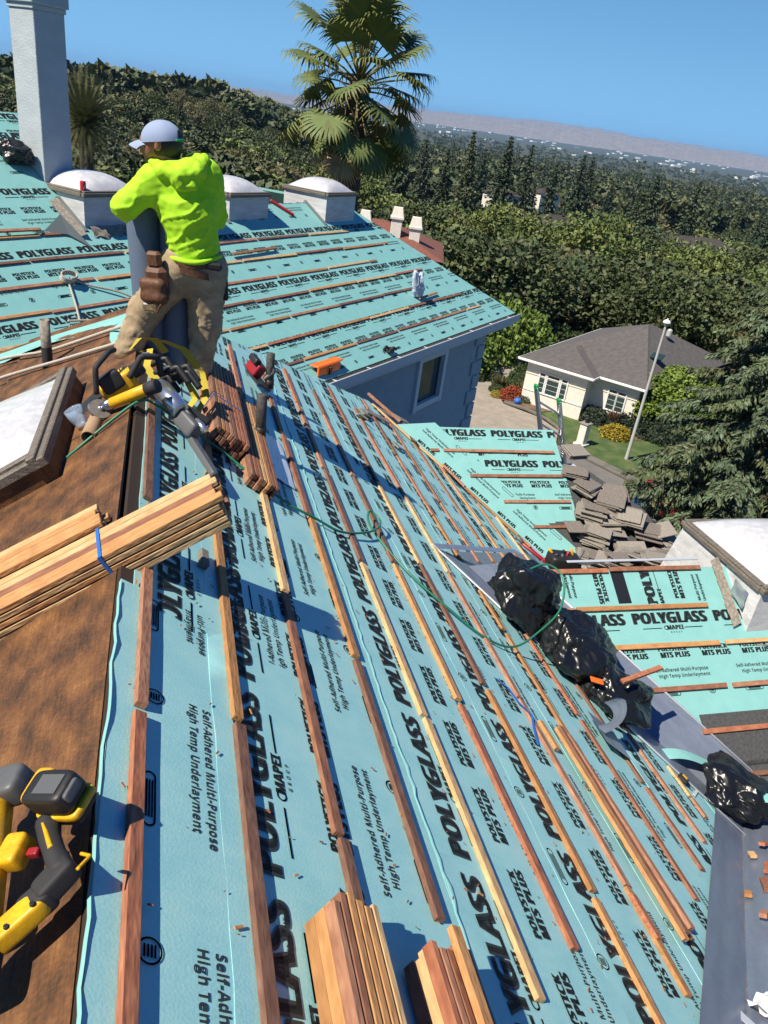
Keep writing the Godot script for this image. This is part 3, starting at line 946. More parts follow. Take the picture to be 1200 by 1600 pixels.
func build_metal() -> void:
	# near valley of the right gable: a bent sheet with white hems
	var v := Vector3(1, -T, 1).normalized()
	var am: Vector3 = FM.N.cross(v).normalized()
	if am.x > 0: am = -am
	var a2: Vector3 = F2.N.cross(v).normalized()
	if a2.x < 0: a2 = -a2
	var o := Vector3(2.43, -T * 2.43, -4.67)
	var L := 2.72
	var up := Vector3(0, 0.014, 0)
	var fl := Node3D.new(); fl.name = "valley_flashing"; house.add_child(fl, true)
	var m1 := MB.new()
	m1.mquad(o + am * 0.34 + FM.N * 0.016 - v * 0.35, o + v * L + am * 0.34 + FM.N * 0.016, o + v * L + up, o - v * 0.05 + up)
	m1.mquad(o - v * 0.05 + up, o + v * L + up, o + v * L + a2 * 0.36 + F2.N * 0.014, o + a2 * 0.36 + F2.N * 0.014 + v * 0.2)
	part(fl, "sheet", m1.done(), M.valley)
	var m2 := MB.new(true)
	m2.tube([o + am * 0.345 + FM.N * 0.022 - v * 0.35, o + v * L + am * 0.345 + FM.N * 0.022], 0.008, 6)
	part(fl, "hem", m2.done(), M.hem)
	var m3 := MB.new(true)
	m3.tube([o + a2 * 0.365 + F2.N * 0.02 + v * 0.2, o + v * L + a2 * 0.365 + F2.N * 0.02], 0.009, 6)
	part(fl, "hem", m3.done(), M.hem)
	# upper end of the valley metal, turned up on the main slope
	var me := MB.new()
	me.mquad(o + am * 0.34 + FM.N * 0.02 - v * 0.36, o + am * 0.34 + FM.N * 0.02 - v * 0.30, o + Vector3(0.55, -0.03, -0.30), o + Vector3(0.50, -0.02, -0.36))
	part(fl, "end_lap", me.done(), M.valley)
	# far-side valley of the same gable, dark
	var v2 := Vector3(1, -T, -1).normalized()
	var m5 := MB.new()
	var b1: Vector3 = FM.N.cross(v2).normalized()
	if b1.x > 0: b1 = -b1
	m5.mquad(o + b1 * 0.22 + FM.N * 0.012, o + up, o + v2 * 2.6 + up, o + v2 * 2.6 + b1 * 0.22 + FM.N * 0.012)
	part(house, "valley_flashing", m5.done(), M.valley)
	# wide ribbed metal on the near right slope
	var o4 := Vector3(4.1, -T * 4.1, -3.0)
	var w := Vector3(-1, T, 1).normalized()       # up the valley, towards the camera side
	var c4: Vector3 = F4.N.cross(w).normalized()
	if c4.x < 0: c4 = -c4
	var cm: Vector3 = FM.N.cross(w).normalized()
	if cm.x > 0: cm = -cm
	var fl4 := Node3D.new(); fl4.name = "valley_flashing"; house.add_child(fl4, true)
	var L4 := 3.9
	var m6 := MB.new()
	m6.mquad(o4 + up, o4 + w * L4 + up, o4 + w * L4 + cm * 0.24 + FM.N * 0.02, o4 + cm * 0.24 + FM.N * 0.02)
	var prof := [0.0, 0.20, 0.212, 0.224, 0.236, 0.36, 0.372, 0.384, 0.396, 1.6]
	var ht := [0.014, 0.014, 0.038, 0.038, 0.014, 0.014, 0.038, 0.038, 0.014, 0.014]
	for i in prof.size() - 1:
		var p0: Vector3 = o4 + c4 * prof[i] + F4.N * ht[i]; var p1: Vector3 = o4 + c4 * prof[i + 1] + F4.N * ht[i + 1]
		m6.mquad(p1, p1 + w * L4, p0 + w * L4, p0)
	part(fl4, "sheet", m6.done(), M.valley)
	# worn bare line along each rib and the fold
	for k in 3:
		var off: float = [0.0, 0.218, 0.378][k]
		var m7 := MB.new(true)
		var pts: Array = []
		for i in 40:
			pts.append(o4 + w * (L4 * i / 39.0) + c4 * (off + 0.003 * noise.get_noise_2d(i * 0.7, k * 9.0)) + F4.N * (0.0145 if k == 0 else 0.0375))
		var rr: Array = []
		for i in 40: rr.append(0.0025 + 0.0022 * absf(noise.get_noise_2d(i * 1.3, k * 5.0)))
		m7.tube(pts, rr, 5)
		part(fl4, "rib_wear", m7.done(), M.lead)
	slab("roof_deck", F4, pv([-6.3, 4.89, -4.1, 4.89, 0.9, -1.1, -6.3, -1.1]), -0.03, 0.03, M.ply_edge)

func skylight(called_label: String, corner: Vector3, ex: Vector3, ez: Vector3, wx: float, wz: float, hgt: float, deep: float, domeh: float, flare := 0.0) -> Node3D:
	# corner: top corner of the kerb; ex, ez horizontal sides; the kerb goes down by deep
	var sk := Node3D.new(); sk.name = "skylight"; sk.position = corner; house.add_child(sk, true)
	sk.set_meta("label", called_label)
	var mk := MB.new()
	var t0 := Vector3.ZERO; var t1 := ex * wx; var t2 := ex * wx + ez * wz; var t3 := ez * wz
	var c := (t1 + t3) * 0.5
	var dn := Vector3(0, -deep, 0)
	var tp: Array = [t0, t1, t2, t3]
	for i in 4:
		var a: Vector3 = tp[i]; var b: Vector3 = tp[(i + 1) % 4]
		var fa := (a - c).normalized() * flare; var fb2 := (b - c).normalized() * flare
		mk.mquad(b + fb2 + dn, a + fa + dn, a, b)
	part(sk, "kerb", mk.done(), M.curb)
	var bas := Basis(ex, Vector3.UP, ex.cross(Vector3.UP))
	for i in 4:
		var a: Vector3 = tp[i]; var b: Vector3 = tp[(i + 1) % 4]
		var m := (a + b) * 0.5
		var out := (m - c).normalized()
		var dir := (b - a).normalized()
		var fm := MB.new()
		fm.box(Transform3D(along(dir), m + out * 0.012 + Vector3(0, 0.0, 0)), Vector3(a.distance_to(b) + (0.05 if i % 2 == 0 else -0.02), 0.045, 0.05), 0.006)
		fm.box(Transform3D(along(dir), m - out * 0.005 + Vector3(0, 0.032, 0)), Vector3(a.distance_to(b) + (0.0 if i % 2 == 0 else -0.06), 0.02, 0.055), 0.005)
		var fo := part(sk, "frame", fm.done(), M.frame_old)
	var md := MB.new(true)
	md.grid(18, 18, func(a: float, b: float) -> Vector3:
		var x := a * 2.0 - 1.0; var z := b * 2.0 - 1.0
		var hh := (1.0 - pow(absf(x), 2.6)) * (1.0 - pow(absf(z), 2.6))
		return c + ex * x * (wx * 0.5 - 0.02) + ez * z * (wz * 0.5 - 0.02) + Vector3(0, 0.035 + domeh * pow(hh, 0.75), 0), wx, wz)
	part(sk, "dome", md.done(), M.dome)
	return sk

func build_skylights() -> void:
	var e := Vector3(Q, 0, -Q); var b := Vector3(-Q, 0, -Q)
	var lab := ["skylight with a drink can on its frame, beside the chimney", "skylight partly behind the person in the yellow-green hoodie", "skylight in front of the tall fan palm"]
	var cs := [Vector3(-0.77, 0.21, -9.93), Vector3(0.985, 0.17, -11.66), Vector3(2.62, 0.17, -13.1)]
	for i in 3:
		skylight(lab[i], cs[i], e, b, 0.86, 0.86, 0.41, 0.62, 0.17)
	# old flashing skirt below each: crumpled grey film and a lifted side flashing
	for i in 3:
		var c0: Vector3 = cs[i]
		var m := MB.new(true)
		var u0: float = ((c0.x) - (c0.z + 11.03)) * Q
		var ww: float = ((c0.x) + (c0.z + 11.03)) * Q / C
		if i == 0:
			m.grid(20, 5, func(a: float, q: float) -> Vector3:
				return fp(F1, u0 + 0.02 + a * 0.62, ww + 0.03 + q * (0.13 + 0.04 * noise.get_noise_2d(a * 6.0, 3.0)), 0.02 + 0.035 * (1.0 - q) + 0.02 * noise.get_noise_2d(a * 9.0, q * 4.0)), 1.0, 0.3)
			part(house, "flashing_skirt", m.done(), M.lead)
		var ms := MB.new()
		var s0 := fp(F1, u0 - 0.05, ww - 0.5, 0.012); var s1 := fp(F1, u0 - 0.05, ww + 0.05, 0.012)
		ms.mquad(s0 - F1.U * 0.015, s1 - F1.U * 0.02, s1 + F1.U * 0.05 + F1.N * 0.01, s0 + F1.U * 0.05 + F1.N * 0.01)
		part(house, "side_flashing", ms.done(), M.old_flash)
	# bent corner of dark sheet metal standing up beside the first skylight
	var mt := MB.new()
	mt.tri(fp(F1, -1.90, 0.30, 0.02), fp(F1, -1.64, 0.38, 0.03), fp(F1, -1.60, 0.14, 0.10))
	mt.tri(fp(F1, -1.64, 0.38, 0.03), fp(F1, -1.46, 0.60, 0.02), fp(F1, -1.60, 0.14, 0.10))
	part(house, "bent_flashing", mt.done(), M.old_flash)
	# right-hand skylight on the gable
	var sk := skylight("large skylight with a flared white kerb and old lead apron on the right gable", Vector3(4.76, -1.53, -4.21), Vector3(1, 0, 0), Vector3(0, 0, -1), 1.15, 1.1, 0.35, 0.55, 0.16, 0.10)
	var la := MB.new(true)
	la.grid(24, 4, func(a: float, q: float) -> Vector3:
		return Vector3(4.62 + a * 1.5, -1.90 - q * 0.07 + 0.012 * noise.get_noise_2d(a * 12.0, q * 3.0), -4.19 + q * (0.12 + 0.03 * noise.get_noise_2d(a * 9.0, 1.0))) , 2.0, 0.2)
	part(sk, "apron", la.done(), M.lead, Transform3D(Basis(), -sk.position))
	var lb := MB.new(true)
	lb.grid(14, 3, func(a: float, q: float) -> Vector3:
		var z := lerpf(-4.20, -4.70, a)
		return Vector3(4.67 - q * 0.08 + 0.01 * noise.get_noise_2d(a * 6.0, 2.0), -T * (z + 7.1) + 0.022 + 0.03 * (1.0 - q), z + q * 0.02), 1.0, 0.3)
	part(sk, "side_flashing", lb.done(), M.lead, Transform3D(Basis(), -sk.position))
	var lc := MB.new(true)
	lc.grid(10, 4, func(a: float, q: float) -> Vector3:
		return Vector3(4.742 - 0.05 * q - 0.006 * sin(q * 9.0 + a * 4.0), -1.60 - 0.12 * q - 0.03 * a, -4.50 + a * 0.18 + q * 0.05), 1.0, 1.0)
	part(sk, "foil_patch", lc.done(), M.silver, Transform3D(Basis(), -sk.position))
	# skylight on the plywood side, its frame tilted with the roof
	var sp := Node3D.new(); sp.name = "skylight"; house.add_child(sp, true)
	sp.set_meta("label", "low skylight with a milky dome set in the bare plywood")
	sp.transform = Transform3D(Basis(FP.D, FP.N, FP.D.cross(FP.N)), fp(FP, -4.06, 1.02, 0.0))
	# local x down the slope, z along the ridge
	var hw := 0.62; var hl := 0.60
	for i in 4:
		var vert := i % 2 == 0
		var sg := 1.0 if i < 2 else -1.0
		var pos := Vector3(sg * hw, 0.055, 0) if vert else Vector3(0, 0.055, sg * hl)
		var sz := Vector3(0.04, 0.11, hl * 2 + 0.04) if vert else Vector3(hw * 2 - 0.04, 0.11, 0.04)
		part(sp, "kerb", plain(Basis(), pos, sz, 0.003), M.ply)
		var fz := Vector3(0.085, 0.05, hl * 2 + 0.09) if vert else Vector3(hw * 2 - 0.08, 0.05, 0.085)
		var fr := MB.new()
		fr.box(at(pos * Vector3(0.985, 1, 0.985) + Vector3(0, 0.075, 0)), fz, 0.006)
		fr.box(at(pos * Vector3(0.96, 1, 0.96) + Vector3(0, 0.105, 0)), fz * Vector3(0.55 if vert else 1.0, 0.5, 1.0 if vert else 0.55), 0.004)
		part(sp, "frame", fr.done(), M.frame_old)
	var md := MB.new(true)
	md.grid(20, 20, func(a: float, b: float) -> Vector3:
		var x := a * 2.0 - 1.0; var z := b * 2.0 - 1.0
		var hh := (1.0 - pow(absf(x), 2.4)) * (1.0 - pow(absf(z), 2.4))
		return Vector3(x * (hw - 0.03), 0.15 + 0.13 * pow(hh, 0.75), -z * (hl - 0.03)), 1.2, 1.2)
	part(sp, "dome", md.done(), M.dome)

func build_chimney() -> void:
	var e := Vector3(Q, 0, -Q); var b := Vector3(-Q, 0, -Q)
	var c := Vector3(-1.22, 0.25, -10.35)
	var bs := Basis(e, Vector3.UP, -b)
	var ch := Node3D.new(); ch.name = "chimney"; house.add_child(ch, true)
	var ctr := c + (e + b) * 0.2
	part(ch, "shaft", plain(bs, ctr + Vector3(0, 0.72, 0), Vector3(0.40, 2.0, 0.40), 0.006), M.stucco)
	part(ch, "cap", plain(bs, ctr + Vector3(0, 1.745, 0), Vector3(0.43, 0.05, 0.43), 0.006), M.stucco)
	part(ch, "cap", plain(bs, ctr + Vector3(0, 1.85, 0), Vector3(0.48, 0.16, 0.48), 0.01), M.stucco)
	part(ch, "cap", plain(bs, ctr + Vector3(0, 2.15, 0), Vector3(0.50, 0.44, 0.50), 0.01), M.stucco)
	var mf := MB.new(true)
	mf.grid(16, 3, func(a: float, q: float) -> Vector3:
		return fp(F1, -1.42 - q * 0.10 + 0.01 * noise.get_noise_2d(a * 8.0, 1.0), lerpf(-0.15, 0.42, a), 0.02 + 0.04 * (1.0 - q)), 1.0, 0.3)
	part(ch, "base_flashing", mf.done(), M.lead)

# ---------------------------------------------------------------- loose things on the roof
func bundle(label: String, o: Vector3, ax: Vector3, side: Vector3, up: Vector3, length: float, nx: int, ny: int, on_edge: bool, yellow: float, strap_at: Array) -> void:
	var t := thing("lumber_bundle", label, "lumber bundle", o, "bundles of wooden battens")
	var bw := 0.0262 if on_edge else 0.039
	var bh := 0.039 if on_edge else 0.0262
	var b0 := Basis(ax, up, ax.cross(up))
	var b1 := Basis(ax, side, ax.cross(side))
	for j in ny:
		for i in nx:
			var sl := rng.randf_range(-0.018, 0.018)
			var p := side * (bw * (i + 0.5)) + up * (bh * (j + 0.5)) + ax * (length * 0.5 + sl)
			batten(t, Transform3D(b1 if on_edge else b0, p), length, "batten", yellow)
	for s: float in strap_at:
		var m := MB.new()
		var w := nx * bw; var h := ny * bh
		var c := [Vector2(-0.002, -0.002), Vector2(w + 0.002, -0.002), Vector2(w + 0.002, h + 0.002), Vector2(-0.002, h + 0.002)]
		for k in 4:
			var p: Vector2 = c[k]; var q: Vector2 = c[(k + 1) % 4]
			var pa := side * p.x + up * p.y + ax * s; var pb := side * q.x + up * q.y + ax * (s + 0.004)
			m.mquad(pa, pb, pb + ax * 0.013, pa + ax * 0.013)
		part(t, "strap", m.done(), M.blue_tape)

func build_bundles() -> void:
	# two bundles laid over the ridge, one against the other
	var ax := Vector3(0.875, 0.475, -0.09).normalized()
	var side := Vector3(-0.10, 0.0, -1.0); side = (side - ax * side.dot(ax)).normalized()
	var up := side.cross(ax).normalized()
	if up.y < 0: up = -up
	var tip := Vector3(0.385, 0.135, -2.41)
	bundle("bundle of battens laid over the ridge, its end sticking out furthest over the teal slope", tip - ax * 1.22, ax, side, up, 1.22, 5, 5, false, 0.85, [0.22, 0.76])
	bundle("bundle of yellowish battens lying behind another over the ridge, its end set back", tip - ax * 1.66 + side * 0.2 + up * 0.02, ax, side, up, 1.22, 4, 5, false, 0.85, [0.62])
	# two near the camera, lying along the battens
	var z := Vector3(0, 0, -1)
	bundle("bundle of battens on edge beside a reddish batten, the taller of two in the foreground", fp(FM, -0.05, 0.55, 0.012), z, FM.D, FM.N, 1.22, 6, 3, true, 0.7, [])
	bundle("smaller bundle of battens on edge with one batten standing proud", fp(FM, -0.10, 0.868, 0.012), z, FM.D, FM.N, 1.22, 6, 3, true, 0.4, [])
	loose_batten(fp(FM, 0.05, 0.955, 0.143), fp(FM, 1.16, 0.955, 0.146), FM.N, "single batten lying on top of the smaller foreground bundle", 0.8)
	# two by the person's foot
	bundle("reddish batten bundle at the person's right foot, upper one of two", fp(FM, 3.93, 0.41, 0.012), z, FM.D, FM.N, 1.22, 8, 3, true, 0.12, [0.5])
	bundle("reddish batten bundle just below another by the person's right foot", fp(FM, 3.68, 0.63, 0.012), z, FM.D, FM.N, 1.22, 7, 2, true, 0.2, [])

func build_bag(label: String, called: String, ctr: Vector3, r: Vector3, sd: float, m: Material, b := Basis(), crease := 0.16) -> MeshInstance3D:
	var mb := MB.new(true)
	var n2 := FastNoiseLite.new(); n2.seed = int(sd * 17.0) + 3; n2.frequency = 1.0; n2.fractal_type = FastNoiseLite.FRACTAL_RIDGED; n2.fractal_octaves = 3
	var rr := RandomNumberGenerator.new(); rr.seed = int(sd * 100.0)
	# tight film: many flat facets, with sharp wrinkles between them
	var pls: Array = []
	for i in 34:
		var y := 1.0 - 2.0 * (i + 0.5) / 34.0
		var an := i * 2.39996 + rr.randf_range(-0.3, 0.3)
		pls.append([Vector3(sqrt(1.0 - y * y) * cos(an), y, sqrt(1.0 - y * y) * sin(an)), rr.randf_range(0.66, 1.05)])
	mb.grid(120, 70, func(a: float, q: float) -> Vector3:
		var th := a * TAU; var ph := (q - 0.5) * PI
		var d := Vector3(cos(ph) * cos(th), sin(ph), cos(ph) * sin(th))
		var k := 1.25
		for pl in pls:
			var c: float = d.dot(pl[0])
			if c > 0.25: k = minf(k, pl[1] / c)
		var wv := Vector3(noise.get_noise_3d(d.x * 2.0, d.y * 2.0, sd), noise.get_noise_3d(d.y * 2.0, d.z * 2.0, sd + 5.0), noise.get_noise_3d(d.z * 2.0, d.x * 2.0, sd + 9.0)) * 0.35
		var e := d + wv
		k = k * (1.0 + crease * 0.55 * (n2.get_noise_3d(e.x * 0.8 + sd, e.y * 0.8, e.z * 0.8) - 0.2) + 0.05 * (n2.get_noise_3d(e.x * 2.2, e.y * 2.2 + sd, e.z * 2.2)) + 0.22 * noise.get_noise_3d(d.x * 1.1 + sd, d.y * 1.1, d.z * 1.1))
		var p := Vector3(d.x * r.x, d.y * r.y, d.z * r.z) * k
		if p.y < -r.y * 0.55: p.y = -r.y * 0.55 + (p.y + r.y * 0.55) * 0.12
		return b * p, 1.0, 1.0)
	return one(called, mb.done(), m, label, "bag" if m == M.bag else "plastic film", ctr)

func build_loose() -> void:
	# rubbish bags in the valley
	var tilt := Basis(Vector3(0, 0, 1), -0.45) * Basis(Vector3(1, 0, 0), 0.2)
	build_bag("shiny black rubbish bag at the top of the valley under a green hose loop", "rubbish_bag", Vector3(2.62, -1.42, -4.17), Vector3(0.36, 0.25, 0.30), 1.3, M.bag, tilt)
	build_bag("black rubbish bag between two others in the valley, slumped", "rubbish_bag", Vector3(2.93, -1.70, -3.83), Vector3(0.34, 0.24, 0.30), 4.1, M.bag, tilt)
	build_bag("black rubbish bag in the valley with a wood offcut on it", "rubbish_bag", Vector3(3.18, -1.92, -3.55), Vector3(0.32, 0.22, 0.27), 7.7, M.bag, tilt)
	build_bag("black rubbish bag at the low end of the valley under a teal strip", "rubbish_bag", Vector3(4.02, -2.42, -3.04), Vector3(0.36, 0.17, 0.30), 9.2, M.bag, Basis(Vector3(0, 0, 1), -0.3))
	build_bag("black rubbish bag behind the chimney on the far wing", "rubbish_bag", Vector3(-1.52, 0.52, -10.42), Vector3(0.24, 0.17, 0.2), 11.4, M.bag)
	build_bag("crumpled clear blue plastic wrap standing on the far wing", "plastic_wrap", Vector3(4.17, -1.03, -12.54), Vector3(0.11, 0.28, 0.10), 13.9, M.film_clear, Basis(Vector3(0, 0, 1), 0.2), 0.5)
	loose_batten(Vector3(3.06, -1.66, -3.42), Vector3(3.40, -1.63, -3.50), Vector3.UP, "brown wood offcut lying on a black rubbish bag", 0.0)
	# orange scrap poking out of a bag
	var mo := MB.new(); mo.box(Transform3D(along(Vector3(1, -0.2, 0.3)), Vector3.ZERO), Vector3(0.09, 0.012, 0.05), 0.003)
	one("orange_scrap", mo.done(), M.orange, "orange plastic scrap poking out from between the black bags", "scrap", Vector3(2.92, -1.70, -3.49))
	# curled piece of sheet metal leaning against the lowest bag
	var mc := MB.new(true)
	mc.grid(14, 6, func(a: float, q: float) -> Vector3:
		var an := -0.5 + a * 2.2
		return Vector3(0.16 * cos(an), 0.02 + 0.16 * (1.0 - absf(a - 0.2)) * q, 0.13 * sin(an) + 0.10 * q), 0.5, 0.3)
	one("metal_scrap", mc.done(), M.valley, "curled piece of grey sheet metal beside the black bags", "metal scrap", Vector3(2.72, -1.72, -3.22))
	var mw := MB.new(); mw.mquad(Vector3(-0.16, 0.0, 0.12), Vector3(0.1, 0.0, 0.14), Vector3(0.16, 0.012, -0.1), Vector3(-0.12, 0.012, -0.12))
	var wo := one("metal_scrap", mw.done(), M.valley, "flat grey sheet metal offcut lying over the battens below the bags", "metal scrap", fp(FM, 3.05, 3.28, 0.045))
	wo.basis = fb(FM)
	# teal strips
	var ms := MB.new(true)
	ms.grid(16, 2, func(a: float, q: float) -> Vector3: return Vector3(lerpf(3.50, 4.06, a), -2.31 - 0.06 * a + 0.03 * sin(a * 5.0), -3.40 + a * 0.12 + q * 0.10 - 0.02 * sin(a * 4.0)), 1.0, 0.2)
	one("underlayment_offcut", ms.done(), M.teal, "narrow teal underlayment strip bridging the metal valley", "offcut")
	var m2 := MB.new(true)
	m2.grid(16, 2, func(a: float, q: float) -> Vector3: return Vector3(lerpf(3.95, 4.5, a), -2.30 - 0.10 * a * a + 0.04 * sin(a * 3.0), -2.95 + a * 0.22 + q * 0.085), 1.0, 0.2)
	one("underlayment_offcut", m2.done(), M.teal, "narrow teal underlayment strip draped over the lowest black bag", "offcut")
	# blue strapping band
	var pts := [fp(FM, 3.05, 2.26, 0.012), fp(FM, 2.98, 2.31, 0.03), fp(FM, 2.90, 2.36, 0.02), fp(FM, 2.80, 2.40, 0.035), fp(FM, 2.70, 2.37, 0.02), fp(FM, 2.57, 2.33, 0.012)]
	var mb := MB.new()
	for i in 5:
		mb.mquad(pts[i], pts[i + 1], pts[i + 1] + FM.D * 0.016 + FM.N * 0.004, pts[i] + FM.D * 0.016 + FM.N * 0.004)
	one("strapping_band", mb.done(), M.blue_tape, "bright blue plastic strapping band lying across the battens", "strap")
	# spare battens laid over the nailed ones
	loose_batten(fp(FM, 1.56, 2.62, 0.045), fp(FM, 2.78, 2.60, 0.045), FM.N, "yellow loose batten in a pile of three on the lower main slope", 1.0, "spare battens on the lower main slope")
	loose_batten(fp(FM, 1.60, 2.665, 0.045), fp(FM, 2.82, 2.65, 0.045), FM.N, "reddish loose batten in a pile of three, middle one", 0.0, "spare battens on the lower main slope")
	loose_batten(fp(FM, 1.64, 2.75, 0.045), fp(FM, 2.78, 2.70, 0.045), FM.N, "reddish loose batten in a pile of three, lowest on the slope", 0.0, "spare battens on the lower main slope")
	loose_batten(fp(FM, 1.53, 2.42, 0.025), fp(FM, 1.73, 2.41, 0.025), FM.N, "short reddish batten offcut between two printed rows", 0.0)
	loose_batten(fp(FM, 2.60, 2.50, 0.025), fp(FM, 2.80, 2.49, 0.025), FM.N, "short yellow batten offcut above the pile of three", 1.0)
	loose_batten(fp(FM, 8.55, 2.9, 0.06), fp(FM, 8.2, 3.3, 0.07), Vector3.UP, "pinkish lath sticking out past the far hip", 0.0)
	loose_batten(fp(FM, 7.55, 3.75, 0.06), fp(FM, 7.2, 3.95, 0.06), FM.N, "short brown batten across the far valley strip", 0.0)
	loose_batten(fp(F1, -3.3, 0.28, 0.05), fp(F1, -1.95, 0.30, 0.05), F1.N, "pinkish loose batten lying on the far wing left of the first skylight", 0.1)
	loose_batten(fp(F1, 0.6, 0.93, 0.045), fp(F1, 1.55, 0.90, 0.045), F1.N, "reddish loose batten lying on another on the far wing", 0.0)
	loose_batten(fp(F1, 4.0, 2.30, 0.045), fp(F1, 4.7, 2.27, 0.045), F1.N, "yellow loose batten lying on another near the far wing's eave", 0.9)
	# offcuts on the ribbed metal
	var oc := [[Vector3(3.62, -2.27, -2.47), 0.05, 1.0], [Vector3(3.79, -2.31, -2.56), 0.06, 0.0], [Vector3(3.56, -2.17, -2.31), 0.13, 0.0], [Vector3(3.38, -2.07, -2.15), 0.14, 0.0], [Vector3(3.20, -2.03, -2.09), 0.045, 1.0], [Vector3(3.07, -1.87, -1.88), 0.06, 0.0]]
	for i in oc.size():
		var q: Array = oc[i]
		var d := Vector3(0.75, -0.4, -0.6).rotated(Vector3.UP, rng.randf_range(-0.3, 0.5))
		var lb: String = ["yellow batten offcut at the top of the ribbed metal beside the bag", "reddish batten offcut touching the bag on the ribbed metal", "long reddish batten offcut upper of two on a rib", "long reddish batten offcut lower of two on a rib", "small yellow batten offcut alone on the ribbed metal", "small dark batten offcut lowest on the ribbed metal"][i]
		loose_batten(q[0] - d.normalized() * q[1] * 0.5, q[0] + d.normalized() * q[1] * 0.5, F4.N, lb, q[2], "batten offcuts on the ribbed metal")
	# white corner strips and torn paper
	for i in 2:
		var m := MB.new()
		var p0: Vector3 = [Vector3(2.38, -1.66, -1.50), Vector3(2.30, -1.61, -1.42)][i]
		m.box(Transform3D(along(Vector3(-0.05, 0.20, 0.30), F4.N), p0 + Vector3(-0.02, 0.12, 0.16)), Vector3(0.42, 0.006, 0.035), 0.002)
		one("edge_strip", m.done(), M.hem, ["longer pale metal edge strip on the ribbed metal", "pale metal edge strip nearest the teal edge"][i], "metal strip")
	var mp := MB.new(true)
	mp.grid(12, 8, func(a: float, q: float) -> Vector3:
		return Vector3(2.42 + a * 0.26 + 0.05 * q, -1.55 + 0.03 * noise.get_noise_2d(a * 7.0, q * 7.0) - a * 0.02 + q * 0.09, -1.36 - a * 0.03 + q * 0.16 + 0.03 * noise.get_noise_2d(a * 9.0, 4.0)), 1.0, 1.0)
	one("torn_paper", mp.done(), M.white, "torn white paper crumpled on the ribbed metal", "paper")
	# tape measure
	var tm := thing("tape_measure", "yellow and black tape measure at the edge of the valley metal", "tape measure", fp(FM, 3.06, 4.15, 0.035))
	var tb := fb(FM).rotated(FM.N, 0.6)
	part(tm, "case", plain(tb, Vector3.ZERO, Vector3(0.075, 0.038, 0.070), 0.012), M.black)
	part(tm, "cover", plain(tb, FM.N * 0.016, Vector3(0.046, 0.014, 0.046), 0.006), M.yellow)
	part(tm, "blade", plain(tb, FM.D * 0.10 - FM.N * 0.016 + FM.U * -0.07, Vector3(0.02, 0.002, 0.16)), M.white)
	# old broken tiles left on the far hip
	var db := [[2.16, -7.45, 0.30, 0.2], [2.38, -7.75, 0.34, -0.5], [2.05, -7.15, 0.16, 0.9], [2.62, -8.30, 0.36, -0.65], [2.75, -8.50, 0.34, -0.75], [2.95, -8.62, 0.26, -0.4], [3.05, -8.50, 0.30, -0.8], [2.9, -7.9, 0.24, 0.4], [2.42, -7.0, 0.14, 0.1]]
	for i in db.size():
		var q: Array = db[i]
		var m := MB.new()
		var n: Vector3 = FM.N if q[1] > -6.0 - q[0] else Vector3(0.1, 0.8, 0.1).normalized()
		m.box(Transform3D(along(Vector3(0.7, -0.5, -0.7).rotated(Vector3.UP, q[3]), n), Vector3.ZERO), Vector3(q[2], 0.016, 0.11), 0.004)
		one("broken_tile", m.done(), M.tile if i % 2 == 0 else M.tile2, "piece of broken grey roof tile left along the far hip of the main slope", "tile", Vector3(q[0], -T * q[0] + 0.04, q[1]), "broken tiles along the far hip")
	var so := MB.new(); so.box(Transform3D(fb(FM), Vector3.ZERO), Vector3(0.11, 0.03, 0.035), 0.003)
	one("shingle_offcut", so.done(), M.tile2, "small dark shingle block under the end of the ridge bundle", "offcut", fp(FM, 2.66, 0.33, 0.02))

func build_chips() -> void:
	# splinters and offcut crumbs left on the walked-on slope
	var m := MB.new(); m.box(at(Vector3.ZERO), Vector3(0.022, 0.003, 0.007), 0.001)
	for k in 2:
		var mm := MultiMesh.new(); mm.transform_format = MultiMesh.TRANSFORM_3D; mm.mesh = m.done() if k == 0 else null
		if k == 1:
			var m2 := MB.new(); m2.box(at(Vector3.ZERO), Vector3(0.012, 0.002, 0.004), 0.0)
			mm.mesh = m2.done()
		mm.instance_count = 130 if k == 0 else 420
		for i in mm.instance_count:
			var u := rng.randf_range(0.6, 6.5); var w := rng.randf_range(0.1, 3.4)
			if rng.randf() < 0.5: w = (floorf(w / 0.335) * 0.335) + rng.randf_range(-0.06, 0.06)
			mm.set_instance_transform(i, Transform3D(fb(FM).rotated(FM.N, rng.randf() * TAU).scaled(Vector3.ONE * rng.randf_range(0.4, 1.3)), fp(FM, u, maxf(w, 0.05), 0.0115)))
		var o := MultiMeshInstance3D.new()
		o.name = numbered("wood_chips")
		o.multimesh = mm; o.material_override = M.wood[5] if k == 0 else M.wood[2]
		add_child(o)
		tag(o, ["pale wood splinters scattered over the main slope", "reddish sawdust crumbs scattered over the main slope"][k], "wood chips", "", "stuff")

